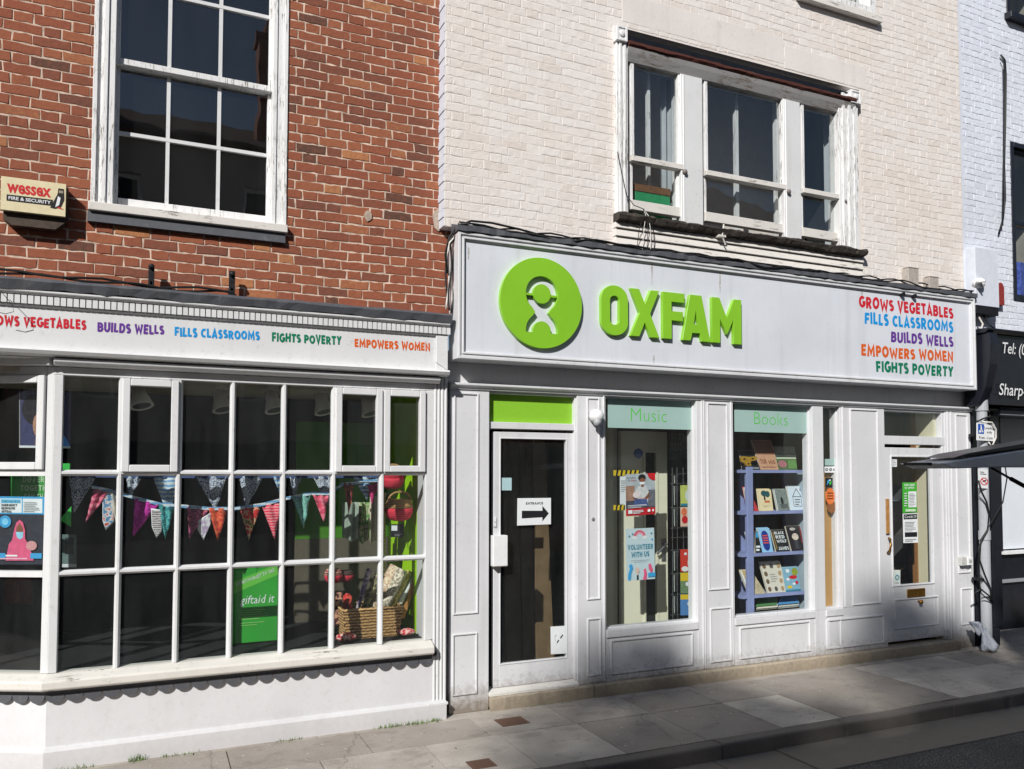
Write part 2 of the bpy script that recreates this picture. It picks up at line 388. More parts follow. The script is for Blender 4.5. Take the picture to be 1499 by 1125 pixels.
def card(name, p4, th, mat, items, label=None, cat=None, group=None, edge=None, parent=None, mb=None):
    """flat printed thing: posters, covers, notices.  items in cover coordinates"""
    p4 = [Vector(p) for p in p4]; own = mb is None
    mb = mb or MB(); mb.slab(p4, th, mat, edge)
    nrm = (p4[3]-p4[0]).cross(p4[1]-p4[0]).normalized()
    if nrm.y > 0: nrm = -nrm
    off = 0.0006
    for it in items:
        off += 0.00035; k = it[0]
        if k == 'r': pts = [(it[1], it[2]), (it[3], it[2]), (it[3], it[4]), (it[1], it[4])]; m = it[5]
        elif k == 'p': pts = it[1]; m = it[2]
        elif k == 'd':
            _, u, v, ru, rv, m = it; pts = [(u+ru*math.cos(a*math.pi/9), v+rv*math.sin(a*math.pi/9)) for a in range(18)]
        elif k == 'a':     # arc band: u,v,r0,r1(in u),ratio v/u, a0,a1
            _, u, v, r0, r1, q, a0, a1, m = it
            an = [math.radians(a0+(a1-a0)*t/10) for t in range(11)]
            pts = [(u+r1*math.cos(a), v+r1*q*math.sin(a)) for a in an]+[(u+r0*math.cos(a), v+r0*q*math.sin(a)) for a in reversed(an)]
        elif k == 't':
            _, s, u0, u1, v, h, m = it[:7]
            if s.replace(' ', '').isalpha() and s.isupper():
                put_caps(mb, s, lambda x, y: bil(p4, u0+(u1-u0)*x, v+h*y)+nrm*off, m, nrm, .2); off += .001; continue
            bold = it[7] if len(it) > 7 else 0.01; sh = it[8] if len(it) > 8 else 0
            vs, fs, asp = textgeo(s, bold, sh, 1)
            out = [bil(p4, u0+(u1-u0)*x, v+h*y)+nrm*off for x, y in vs]
            a, b, c = (out[i] for i in fs[0][:3])
            if (b-a).cross(c-a).dot(nrm) < 0: fs = [f[::-1] for f in fs]
            mb.add(out, fs, m); continue
        out = [bil(p4, u, v)+nrm*off for u, v in pts]; f = tuple(range(len(out)))
        tot = Vector((0, 0, 0))
        for i in range(len(out)): tot += (out[i]-out[0]).cross(out[(i+1) % len(out)]-out[0])
        if tot.dot(nrm) < 0: f = f[::-1]
        mb.add(out, [f], m)
    if own: return mb.build(name, parent, label, cat, group)
def lines(u0, u1, v0, v1, n, m, frac=0.4, seed=1):     # small print: rows of short bars
    rr = random.Random(seed); out = []; h = (v1-v0)/n
    for i in range(n):
        e = u0+(u1-u0)*rr.uniform(0.6, 1.0); out.append(('r', u0, v0+i*h, e, v0+i*h+h*frac, m))
    return out

# ------------------------------------------------------------------ brickwork
def minus(x0, x1, z0, z1, holes):
    xs = sorted({x0, x1, *[min(max(h[i], x0), x1) for h in holes for i in (0, 1)]}); zs = sorted({z0, z1, *[min(max(h[i], z0), z1) for h in holes for i in (2, 3)]})
    for a, b in zip(xs, xs[1:]):
        for c, d in zip(zs, zs[1:]):
            mx, mz = (a+b)/2, (c+d)/2
            if b-a > 1e-5 and d-c > 1e-5 and not any(h[0] < mx < h[1] and h[2] < mz < h[3] for h in holes): yield a, b, c, d
def brickwall(mb, x0, x1, z0, z1, y, holes, mb_mat, mo_mat, course=0.0735, st=0.222, hd=0.108, jt=0.010, proud=0.007, jit=0.0035, inset=0.006, seed=1, back=0.10, wav=0.004, phase=0.0):
    rr = random.Random(seed)
    for a, b, c, d in minus(x0, x1, z0, z1, holes): mb.add([(a, y, c), (b, y, c), (b, y, d), (a, y, d)], [(0, 1, 2, 3)], mo_mat, 0.5)
    for h in holes:      # reveals
        a, b, c, d = h
        mb.add([(a, y, c), (a, y+back, c), (a, y+back, d), (a, y, d)], [(0, 1, 2, 3)], mo_mat, .5); mb.add([(b, y, c), (b, y+back, c), (b, y+back, d), (b, y, d)], [(3, 2, 1, 0)], mo_mat, .5)
        mb.add([(a, y, d), (a, y+back, d), (b, y+back, d), (b, y, d)], [(0, 1, 2, 3)], mo_mat, .5); mb.add([(a, y, c), (a, y+back, c), (b, y+back, c), (b, y, c)], [(3, 2, 1, 0)], mo_mat, .5)
    n = int((z1-z0)/course)
    for i in range(n):
        zz = z0+i*course
        per = st+hd+2*jt; xb = x0-per + (0 if i % 2 else per/2) + rr.uniform(-.006, .006)+phase; k = 0; x = xb; je = rr.uniform(-.007, .007)
        while x < x1:
            en = xb+(k//2)*per+(st if k % 2 == 0 else st+jt+hd)+rr.uniform(-.008, .008); L = en-x; k += 1
            segs = [(max(x, x0), min(x+L, x1))]; za, zb = zz+jt*.5, zz+course-jt*.5
            for h in holes:
                if h[2] < (za+zb)/2 < h[3]:
                    ns = []
                    for a, b in segs:
                        if a < h[0]: ns.append((a, min(b, h[0])))
                        if b > h[1]: ns.append((max(a, h[1]), b))
                    segs = [s for s in ns if s[1] > s[0]]
            t = min(1, max(0, rr.gauss(0.5, 0.15))) if rr.random() > .09 else rr.choice((0.08, 0.85, 0.95, 0.2))
            for a, b in segs:
                if b-a < .02: continue
                def wz(q): return wav*math.sin(q*1.9+zz*.7)+wav*.6*math.sin(q*5.1+zz*3)
                m_ = 5 if b-a > .15 else 3
                J = lambda: rr.uniform(-jit, jit)
                bot = [(a+(b-a)*q/m_+J(), za+J()+wz(a+(b-a)*q/m_)) for q in range(m_+1)]
                top = [(a+(b-a)*q/m_+J(), zb+J()+wz(a+(b-a)*q/m_)) for q in range(m_, -1, -1)]
                o = bot+top; cx = sum(p[0] for p in o)/len(o); cz = sum(p[1] for p in o)/len(o)
                pr = proud*rr.uniform(.6, 1.3); N = len(o)
                inn = []
                for px_, pz_ in o:
                    dx, dz = cx-px_, cz-pz_; inn.append((px_+math.copysign(min(inset, abs(dx)*.5), dx), pz_+math.copysign(min(inset, abs(dz)*.5), dz)))
                vs = [(p[0], y, p[1]) for p in o]+[(p[0], y-pr*.75, p[1]) for p in o]+[(p[0], y-pr+rr.uniform(-.0012, .0012), p[1]) for p in inn]
                fs = [(j, (j+1) % N, N+(j+1) % N, N+j) for j in range(N)]+[(N+j, N+(j+1) % N, 2*N+(j+1) % N, 2*N+j) for j in range(N)]+[tuple(range(2*N, 3*N))]
                mb.add(vs, fs, mb_mat, t)
            x += L+jt
#@@GROUND
# ------------------------------------------------------------------ ground
def slabmat():
    m, n, l, b = nm('paving_stone'); v = coords(n, l)
    at = n.new('ShaderNodeAttribute'); at.attribute_name = 'tint'
    big = noise(n, l, 2.2, 6, v, 0.6); fine = noise(n, l, 120, 3, v, 0.7); md = noise(n, l, 14, 5, v, 0.7)
    base = ramp(n, l, at.outputs['Fac'], [(0.0, lin((136, 130, 125))), (0.5, lin((184, 176, 167))), (1.0, lin((216, 209, 199)))]).outputs[0]
    c = mix(n, l, ramp(n, l, big.outputs[0], [(0.35, (0, 0, 0)), (0.7, (.5, .5, .5))]).outputs[0], base, lin((138, 128, 116)))
    c = mix(n, l, ramp(n, l, fine.outputs[0], [(0.42, (.25, .25, .25)), (0.6, (0, 0, 0))]).outputs[0], c, lin((90, 82, 76)))
    c = mix(n, l, ramp(n, l, md.outputs[0], [(0.66, (0, 0, 0)), (0.74, (.3, .3, .3))]).outputs[0], c, lin((80, 74, 66)))
    vo = n.new('ShaderNodeTexVoronoi'); vo.inputs['Scale'].default_value = 7; l.new(v, vo.inputs['Vector'])
    gum = ramp(n, l, vo.outputs['Distance'], [(0.055, (.7, .7, .7)), (0.075, (0, 0, 0))])
    c = mix(n, l, gum.outputs[0], c, lin((205, 198, 186)))
    st = noise(n, l, 3.3, 8, coords(n, l, 1.0, 1.6, 1), .75); c = mix(n, l, ramp(n, l, st.outputs[0], [(.53, (0, 0, 0)), (.6, (.26, .26, .26))]).outputs[0], c, lin((92, 82, 74)))
    vc = n.new('ShaderNodeTexVoronoi'); vc.feature = 'DISTANCE_TO_EDGE'; vc.inputs['Scale'].default_value = .5; l.new(mix(n, l, .12, v, noise(n, l, 6, 4, v).outputs[1]), vc.inputs['Vector'])
    c = mix(n, l, ramp(n, l, vc.outputs['Distance'], [(.0012, (.35, .35, .35)), (.003, (0, 0, 0))]).outputs[0], c, lin((60, 54, 48)))
    l.new(c, b.inputs['Base Color']); b.inputs['Roughness'].default_value = 0.85
    bump(n, l, fine.outputs[0], 0.6, 0.003, b); return m
M_slab = slabmat()
M_joint = C((96, 86, 74), 0.95, 0.4, 30)
def asph():
    m, n, l, b = nm('asphalt'); v = coords(n, l); f = noise(n, l, 75, 3, v, 0.8); g = noise(n, l, 2, 5, v)
    r = ramp(n, l, f.outputs[0], [(0.4, lin((66, 64, 64))), (0.56, lin((104, 101, 99))), (0.66, lin((176, 170, 160)))])
    c = mix(n, l, ramp(n, l, g.outputs[0], [(0.4, (0, 0, 0)), (0.7, (.5, .5, .5))]).outputs[0], r.outputs[0], lin((62, 58, 56)))
    l.new(c, b.inputs['Base Color']); b.inputs['Roughness'].default_value = 0.9; bump(n, l, f.outputs[0], 1, 0.006, b); return m
M_asph = asph()
M_kerb = paint('granite_kerb', (112, 106, 100), 0.8, 0.5, (60, 56, 52), bumpd=0.006, streak=0.1)
M_gut = paint('gutter_stone', (140, 132, 120), 0.85, 0.5, (80, 72, 62), bumpd=0.006, streak=0.2)
M_step = paint('old_stone_step', (198, 186, 166), 0.85, 0.8, (104, 90, 70), bumpd=0.014, streak=0.4, low=0.6)
g = MB(); g.add([(-90, -90, -.105), (90, -90, -.105), (90, -1.93, -.105), (-90, -1.93, -.105)], [(0, 1, 2, 3)], M_asph)
g.build('road', kind='structure', label='dark worn asphalt road along the kerb', cat='road')
g = MB()
x = -20.0; rr = random.Random(3)
for e in [-20, -12, -6, -1.2, .4, 2.05, 3.7, 4.27, 6.6, 8.6, 11, 16, 24]:
    if e > -20: g.box(x+.006, e-.006, -1.93, -1.455, -.2, -.101+rr.uniform(-.004, .004), M_gut)
    x = e
g.box(-20, 24, -1.93, -1.455, -.2, -.112, M_joint)
g.build('gutter', kind='structure', label='pale stone gutter strip below the kerb', cat='gutter', bevel=.004)
g = MB(); x = -20.0
while x < 24:
    L = rr.uniform(.8, 1.25); g.box(x+.003, x+L-.003, -1.455, -1.335, -.2, rr.uniform(-.003, .004), M_kerb); x += L
g.build('kerb', kind='structure', label='dark granite kerb edging the pavement', cat='kerb', bevel=.018, seg=3)
# pavement: slabs with open joints on one bedding sheet
g = MB()
g.add([(-20, -1.335, -.012), (24, -1.335, -.012), (24, 4, -.012), (-20, 4, -.012)], [(0, 1, 2, 3)], M_joint, 0.5)
def slab(x0, x1, y0, y1, t):
    j = .004; z = rr.uniform(-.003, .002); sl_ = rr.uniform(-.002, .002)
    vs = [(x0+j, y0+j, z), (x1-j, y0+j, z+sl_), (x1-j, y1-j, z+sl_), (x0+j, y1-j, z)]
    lo = [(a, b, -.03) for a, b, _ in vs]
    g.add(vs+lo, [(0, 1, 2, 3), (0, 4, 5, 1), (1, 5, 6, 2), (2, 6, 7, 3), (3, 7, 4, 0)], M_slab, t)
def row(y0, y1, cuts, tints):
    for a, b, t in zip(cuts, cuts[1:], tints): slab(a, b, y0, y1, t)
def auto(a, b, n): return [a+(b-a)*i/n for i in range(n+1)]
R = lambda n, lo, hi: [rr.uniform(lo, hi) for _ in range(n)]
c3 = auto(-20, -1, 24)+[-.1, 1.08, 1.82, 2.4, 3.06, 3.75, 4.45, 5.07, 5.75, 6.44, 7.04, 7.9, 8.7]+auto(9.5, 24, 18)
t3 = R(24, .3, .7)+[.45, .5, .72, .8, .85, .3, .25, .95, .2, .22, .95, .9, .5]+R(18, .3, .7)+[.5]*4
row(-1.335, -.61, c3, t3)
c2 = auto(-20, -.6, 24)+[.52, 1.45, 2.34, 3.05, 3.75, 4.44, 5.1, 5.8, 6.44, 7.04, 7.7, 8.4]+auto(9.2, 24, 18)
t2 = R(24, .3, .6)+[.42, .35, .38, .62, .5, .3, .42, .25, .3, .85, .7, .3]+R(18, .3, .6)+[.5]*4
row(-.61, -.14, c2, t2)
c1 = auto(-20, 24, 52); row(-.14, .6, c1, R(54, .5, .75))
row(.6, 2.2, auto(-20, 24, 40), R(40, .6, .9)); row(2.2, 4, auto(-20, 24, 40), R(40, .6, .9))
g.build('pavement', kind='structure', label='pavement of worn stone slabs, a few paler', cat='pavement')
# drain covers
M_rust = paint('rusty_iron', (112, 84, 70), 0.75, 0.6, (60, 48, 42), bumpd=.004)
for (a, b, c, d, lab) in ((2.5, 2.73, -.455, -.275, 'small rusty square iron cover in the pavement near the shop step'), (1.97, 2.14, -1.19, -1.04, 'small rusty iron cover in the pavement near the bottom edge of the photo')):
    g = MB(); g.ring(a, b, c, d, .012, 0, 0.001, M_rust)
    g = MB(); g.box(a, b, c, d, -.02, .006, M_rust)
    k = 7
    for i in range(k):
        for j in range(k):
            ux = a+.012+(b-a-.024)*i/k; uy = c+.012+(d-c-.024)*j/k
            g.box(ux+.004, ux+(b-a)/k-.007, uy+.003, uy+(d-c)/k-.006, .006, .0085, M_rust)
    g.build('drain_cover', label=lab, cat='drain cover', group='iron covers in the pavement')
# pale flecks trodden into the paving
g = MB(); rl = random.Random(44); M_fl = C((214, 206, 194), .8, .2, 60); M_lf = C((96, 78, 56), .85, .4, 60)
for i in range(150):
    x_, y_ = rl.uniform(-1, 9), rl.uniform(-1.4, -.03); r_l = rl.uniform(.004, .014); a0 = rl.uniform(0, 6); n_ = 6
    g.add([(x_+r_l*rl.uniform(.5, 1)*math.cos(a0+k*6.283/n_), y_+r_l*rl.uniform(.4, .9)*math.sin(a0+k*6.283/n_), .0065) for k in range(n_)]+[(x_, y_, .0085)], [(k, (k+1) % n_, n_) for k in range(n_)], M_fl if rl.random() < .65 else M_lf)
g.build('litter', kind='stuff', label='pale flecks and leaf scraps scattered on the paving', cat='litter')
# tufts of grass at the wall foot
g = MB(); M_grass = C((92, 122, 44), 0.8, 0.35, 40)
def tuft(x, y, n, h, sp):
    for _ in range(n):
        bx, by = x+rr.gauss(0, sp), y-abs(rr.gauss(0, .014)); a = rr.uniform(0, 6.28); hh = h*rr.uniform(.4, 1.1); q = rr.uniform(.2, .8)*hh
        wv = Vector((math.cos(a+1.57), math.sin(a+1.57), 0))*.0022; d = Vector((math.cos(a), math.sin(a), 0))
        p0 = Vector((bx, by, -.004)); p1 = p0+d*q*.4+Vector((0, 0, hh*.65)); p2 = p0+d*q+Vector((0, 0, hh))
        g.add([p0-wv, p0+wv, p1+wv*.8, p1-wv*.8, p2], [(0, 1, 2, 3), (3, 2, 4)], M_grass)
for a, b, n, h in ((1.62, 2.12, 150, .036), (.85, 1.05, 50, .03), (.1, .35, 40, .03), (-.55, -.3, 40, .035), (-.9, -.75, 24, .045), (-.1, .0, 40, .05)):
    for i in range(8): tuft(a+(b-a)*(i+.5)/8, -.105, n//8, h, (b-a)/16)
for i in range(26): tuft(rr.uniform(5.6, 7.4), -.052, 5, .016, .03)
for i in range(10): tuft(rr.uniform(2.9, 3.3), -.052, 6, .016, .03)
g.build('weeds', kind='stuff', label='green weeds growing along the foot of the shopfronts', cat='weeds')

# ------------------------------------------------------------------ cream building
M_patch = paint('cream_render', (231, 224, 219), .7, .25, (150, 130, 112), streak=.25, bumpd=.004)
OB = thing('painted_terrace', 'cream painted brick building above the white shopfront with green lettering', 'building', (5.4, 0.5, 0))
WY = -0.06
tw = (PX(904, 200, WY), PX(1260, 250, WY), PZ(1262, 404, WY), PZ(921, 43, WY))
uw = (PX(1170, 5, WY), PX(1280, 25, WY), PZ(1170, 2, WY), 8.6)
g = MB()
XL, XR = PX(651, 150, WY), PX(1406, 200, WY)
brickwall(g, XL, XR, 3.95, 8.8, WY, [(tw[0], tw[1], tw[2]-.02, tw[3]), (uw[0], uw[1], uw[2], 8.7)], M_cream, M_creamm, proud=.003, jit=.004, inset=.008, jt=.0055, seed=5, back=.3, wav=.006)
# left return, gable-side strips and top
for i in range(66):
    z = 3.95+i*.0735; e = .014*(i % 2)
    g.box(XL-.004-e*.4, XL+.1, WY+.002, .2, z+.004, z+.0695, M_bluewm)
g.box(XL+.01, XR, WY+.32, 1, 8.8, 8.81, M_creamm)
g.build('wall', OB)
g = MB(); pz_ = tw[3]+.06
for (pa_, pb_, za_, zb_) in ((tw[0]+.05, tw[0]+1.95, .0, .27), (tw[0]+1.96, tw[1]+.1, -.04, .2)): 
    g.box(pa_, pb_, WY-.0045, WY+.02, pz_+za_, pz_+zb_, M_patch)
g.build('render_patch', OB, 'smooth rendered patch over the triple window', bevel=.004)
g = MB()
g.box(XL+.02, XR-.02, .9, 1.0, 4, 8.8, M_creamm); 
g.prof([(-.2, 8.8), (1.0, 8.8), (4, 11), (4, 10.8)], XL, XR, C((90, 74, 64), .9, .3, 8)); g.build('roof', OB)
def room(parent, x0, x1, y0, y1, z0, z1, wall, floor, ceil, name='room'):
    g = MB(); g.box(x0-.05, x0, y0, y1, z0, z1, wall); g.box(x1, x1+.05, y0, y1, z0, z1, wall); g.box(x0-.05, x1+.05, y1, y1+.05, z0, z1, wall)
    g.box(x0-.05, x1+.05, y0, y1, z0-.05, z0, floor); g.box(x0-.05, x1+.05, y0, y1, z1, z1+.05, ceil); return g.build(name, parent)
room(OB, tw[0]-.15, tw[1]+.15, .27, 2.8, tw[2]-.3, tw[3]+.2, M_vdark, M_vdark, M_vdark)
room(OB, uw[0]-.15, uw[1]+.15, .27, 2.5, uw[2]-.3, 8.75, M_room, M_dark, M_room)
# triple sash window
wf = MB(); Y0 = WY-.05
def mould(mb, x0, x1, z0, z1, y0, steps, mat):    # stepped vertical moulding
    n = len(steps)
    for i, dy in enumerate(steps): mb.box(x0+(x1-x0)*i/n, x0+(x1-x0)*(i+1)/n, y0+dy, WY+.1, z0, z1, mat)
zt = PZ(921, 50, Y0); zs = PZ(905, 312, Y0); 
xa0, xa1 = PX(904, 180, Y0), PX(921, 180, Y0); xb0, xb1 = PX(1231, 250, Y0), PX(1259, 250, Y0)
mould(wf, xa0, xa1, zs, zt-.02, Y0, [.01, 0, .014, .004, .02], M_peel); wf.build('architrave', OB, label='peeling white moulding at the left of the triple window', bevel=.003); wf = MB(); mould(wf, xb0, xb1, zs, zt-.02, Y0, [.02, .004, .016, 0, .012, .002, .014], M_peel)
FW = wf.build('architrave', OB, label='peeling white moulding at the right of the triple window', bevel=.003)
for xx in ((904, 920, 34, 56), (1247, 1262, 129, 148)):
    wf = MB(); a, b, c, d = R4(xx[0], xx[1], xx[2], xx[3], Y0-.03); wf.ring(a, b, c, d, .022, Y0-.02, WY+.05, M_peel); wf.box(a+.022, b-.022, Y0-.012, WY+.05, c+.022, d-.022, M_peel)
    m_ = (a+b)/2; z_ = (c+d)/2; wf.lathe([(.03, 0), (.03, .01), (.012, .016)], M_peel, (m_, Y0-.012, z_), 14, 'Y'); wf.build('corner_block', OB, bevel=.003)
xh0, xh1 = xa1-.005, xb1-.06
rr2 = random.Random(9)
def ragged(mb, x0, x1, prof, mat, n, amp, seed):
    rq = random.Random(seed); m = len(prof); vs = []; fs = []; off = [[0, 0] for _ in prof]
    for i in range(n+1):
        for k, (y, z) in enumerate(prof):
            o = off[k]
            for j in (0, 1): o[j] = o[j]*.7+rq.uniform(-amp, amp)*(1.6 if rq.random() < .1 else .6)
            fz = 0 if y > WY else 1
            vs.append((x0+(x1-x0)*i/n, y+o[0]*fz*.6, z+o[1]*fz))
        if i: fs += [((i-1)*m+k, i*m+k, i*m+(k+1) % m, (i-1)*m+(k+1) % m) for k in range(m)]
    fs += [tuple(range(m)), tuple(range((n+1)*m-1, n*m-1, -1))]; mb.add(vs, fs, mat)
g = MB(); zt0 = PZ(921, 51, WY-.08)
ragged(g, xh0, xh1, [(WY-.06, zt0-.085), (WY-.078, zt0-.07), (WY-.076, zt0-.045), (WY-.05, zt0-.031), (WY+.1, zt0-.031), (WY+.1, zt0-.085)], M_rot, 70, .005, 3)
g.box(xh0, xh1, WY-.03, WY+.1, zt0-.03, zt0+.03, M_black)  # black strip stands in for the shadow above the timber head
g.prof([(WY-.04, zt0-.085), (WY-.06, zt0-.09), (WY-.045, zt0-.13), (WY-.01, zt0-.2), (WY+.1, zt0-.2), (WY+.1, zt0-.085)], xh0, xh1, paint('grey_weathered_head', (168, 166, 166), .7, .6, (70, 66, 62), peel=.35, grain=(.7, 4, 4)))
g.build('window_head', OB, label='rotten red-brown timber head of the triple window with a black painted shadow strip above')
g = MB(); zs2 = zs
ragged(g, xa0-.02, xb1+.03, [(WY-.05, zs2-.075), (WY-.1, zs2-.06), (WY-.115, zs2-.02), (WY-.1, zs2+.0), (WY+.1, zs2+.012), (WY+.1, zs2-.07)], M_rotd, 90, .009, 6)
g.build('window_sill', OB, label='rotten blackened sill of the triple window')
g = MB(); b0 = tw[2]-.02; hh = (zs2-.05-b0)/3
for i in range(3): g.prof([(WY-.045-.012, b0+hh*i), (WY-.035, b0+hh*(i+1)-.008), (WY+.05, b0+hh*(i+1)-.008), (WY+.05, b0+hh*i)], xa0-.02, xb1+.03, M_peelh)
g.build('apron_boards', OB, label='peeling white boards below the triple window', bevel=.002)
GY = WY+.018
def sash(x0, x1, ztop, zmeet, zbot, parent, name='window', bars=1, mat=M_peel):
    f = MB(); wd = .045
    f.ring(x0, x1, zmeet-.02, ztop, wd*.8, GY-.02, GY+.03, mat)
    f.box(x0, x1, GY-.02, GY+.04, zbot, zbot+.09, M_peelh); f.box(x0, x0+wd*.8, GY+.01, GY+.05, zbot+.09, zmeet-.02, mat); f.box(x1-wd*.8, x1, GY+.01, GY+.05, zbot+.09, zmeet-.02, mat)
    f.box(x0-.005, x1+.005, GY-.045, GY+.03, zmeet-.028, zmeet+.022, M_peelh)
    o = f.build(name, parent, bevel=.003)
    p = MB(); p.box(x0+.03, x1-.03, GY+.012, GY+.016, zmeet, ztop-.03, M_glassup); p.build('pane', o)
    p = MB(); p.box(x0+.03, x1-.03, GY+.032, GY+.036, zbot+.08, zmeet-.01, M_glassup); p.build('pane', o)
    h = MB(); h.lathe([(.004, 0), (.02, .008), (.026, .025), (.018, .045), (.004, .05)], C((120, 112, 108), .5), (x1+.012, GY-.05, zmeet-.075), 10); h.build('sash_horn', o, smooth=True)
    return o
ztp = PZ(931, 84, GY); zbm = PZ(931, 308, GY)
ym = ((931, 234), (1033, 254), (1176, 280))
sx = ((PX(922, 200, GY), PX(996, 200, GY)), (PX(1030, 200, GY), PX(1147, 220, GY)), (PX(1172, 250, GY), PX(1229, 250, GY)))
for (a, b), (px_, py_) in zip(sx, ym): sash(a, b, ztp, PZ(px_, py_, GY), zbm, OB)
Y1 = WY-.02
for a, b in ((997, 1029), (1147, 1172)):
    g = MB(); q0, q1 = PX(a, 200, Y1), PX(b, 230, Y1); g.box(q0, q1, Y1, GY+.05, zs2+.001, zt0-.2, M_bay); g.box(q0+.02, q0+.035, Y1-.008, Y1+.01, zs2+.02, zt0-.21, M_bay); g.build('mullion', OB, bevel=.004)
g = MB()
for px_ in (1077, ):
    q = PX(px_, 200, GY+.14); g.box(q-.018, q+.018, GY+.12, GY+.16, zbm, ztp, M_peel)
q = PX(948.5, 200, GY+.14); g.box(q-.014, q+.014, GY+.12, GY+.16, zbm, ztp, M_peel)
for px_ in (1137, 1219, 989):
    q = PX(px_, 240, GY+.14); g.box(q-.03, q+.03, GY+.12, GY+.16, zbm, ztp, M_peel)
g.build('secondary_glazing_frame', OB)
M_net = C((178, 182, 186), .9, .1, 4)
for a, b in ((968, 1004), (1206, 1240)):
    g = MB(); x0, x1 = PX(a, 200, GY+.22), PX(b, 240, GY+.22); n = 14
    g.add([(x0+(x1-x0)*i/n, GY+.22+.025*math.sin(i*2.1), z) for z in (zbm, ztp) for i in range(n+1)], [(i, i+1, n+2+i, n+1+i) for i in range(n)], M_net)
    for i in range(1): pass
    o = g.build('curtain', label='grey net curtain inside the %s sash of the peeling triple window' % ('left' if a < 1000 else 'right'), cat='curtain', group='curtains in the triple window'); md = o.modifiers.new('s', 'SOLIDIFY'); md.thickness = .004
g = MB(); YG = GY+.08; x0, x1, z0, z1 = R4(930, 981, 268, 299, YG)
Mgb = C((40, 150, 96), .6); Mbt = C((120, 84, 56), .7, .3)
g.box(x0, x1, YG, YG+.2, z0-.1, z1-.07, Mgb); g.box(x0-.005, x1+.003, YG-.006, YG+.21, z1-.07, z1, Mbt)
for i, c in enumerate('BEAUM'): pass
g.build('crate', label='green crate with a brown rim standing behind the lower left sash of the triple window', cat='crate', bevel=.004)
# upper right window
f = MB(); q0, q1 = uw[0], uw[1]; z0 = uw[2]
f.box(q0-.05, q1+.04, WY-.07, WY+.1, z0-.0, z0+.075, M_peelh)
f.ring(q0+.005, q1-.005, z0+.075, 8.68, .09, WY-.03, WY+.12, M_peel); f.ring(q0+.1, q1-.1, z0+.075, 8.6, .06, WY+.03, WY+.1, M_peel)
UF = f.build('window', OB, label='white framed second floor window cut by the top edge', bevel=.004)
p = MB(); p.box(q0+.15, q1-.15, WY+.06, WY+.064, z0+.13, 8.55, M_glass); p.build('pane', UF)

# ------------------------------------------------------------------ shopfront (white timber)
ZL = 2.66; ST = .112; YB = .13
def bead(mb, x0, x1, z0, z1, y, wd=.014, pr=.012): mb.ring(x0, x1, z0, z1, wd, y-pr, y+.004, M_timber)
def xs(*px): return [PX(p, 760) for p in px]
g = MB(); g.box(XL+.01, PX(1424, 760), .035, .3, ZL+.02, 2.95, M_timber); g.build('frieze', OB)
g = MB(); g.prof([(-.012, ZL-.03), (-.02, ZL-.012), (-.045, ZL+.004), (-.045, ZL+.02), (.06, ZL+.035), (.06, ZL-.03)], PX(658.5, 565), PX(1421, 600), M_timber); g.build('cornice', OB, bevel=.002)
def pilaster(pxl, pxr, z0, rings, flutes=(), label=None, yf=0.0):
    a, b = xs(pxl, pxr); g = MB(); g.box(a, b, yf, YB, z0, ZL-.03, M_timber)
    for (ra, rb, za, zb) in rings: bead(g, *xs(ra, rb), za, zb, yf)
    for q in flutes: q = xs(q)[0]; g.box(q-.006, q+.006, yf-.012, yf+.002, z0+.01, ZL-.031, M_timber)
    return g.build('pilaster', OB, label, bevel=.003)
PZ0 = lambda x, y: PZ(x, y)
pilaster(658.5, 716, .0, [(663.5, 700, PZ0(662, 900), PZ0(665, 574)), (662.5, 699, PZ0(662, 1019), PZ0(662, 928))])
pilaster(845, 887, ST, [(859, 878, PZ0(859, 878), ZL-.05), (859, 879, PZ0(859, 990), PZ0(859, 905))], (884,))
pilaster(1020.5, 1074.5, ST, [(1036, 1066, PZ0(1038, 864), ZL-.05), (1038, 1069, PZ0(1040, 970), PZ0(1040, 890))], (1028, 1031, 1071))
pilaster(1191, 1207, .56, [])
pilaster(1231.5, 1297, .56, [(1246, 1287, PZ0(1248.7, 886), ZL-.05)], (1235,))
pilaster(1386, 1423.5, .0, [(1401, 1419, PZ0(1405, 839), ZL-.06), (1404, 1421, PZ0(1406, 915), PZ0(1406, 861))], (1389, 1394))
def riser(pxl, pxr, z1, r):
    a, b = xs(pxl, pxr); g = MB(); g.box(a, b, .004, YB, ST, z1-.07, M_timber); g.box(a, b, -.012, YB, z1-.068, z1, M_timber)
    g.box(a, b, -.006, .02, ST, ST+.045, M_timber)
    bead(g, *xs(*r), ST+.055, z1-.09, .004, .016, .014); return g.build('stall_riser', OB, bevel=.003)
ZG = .56
riser(887, 1020.5, ZG, (893, 1013)); riser(1074.5, 1191, ZG, (1081, 1184)); riser(1207, 1231.5, ZG+.0, (1210, 1229))
a, b = xs(1191, 1297)
g = MB(); g.box(a, b, .0, YB, ST, ZG-.001, M_timber); bead(g, *xs(1207, 1291), ST+.05, ZG-.1, 0.0, .016, .014); g.build('stall_riser', OB, bevel=.003)
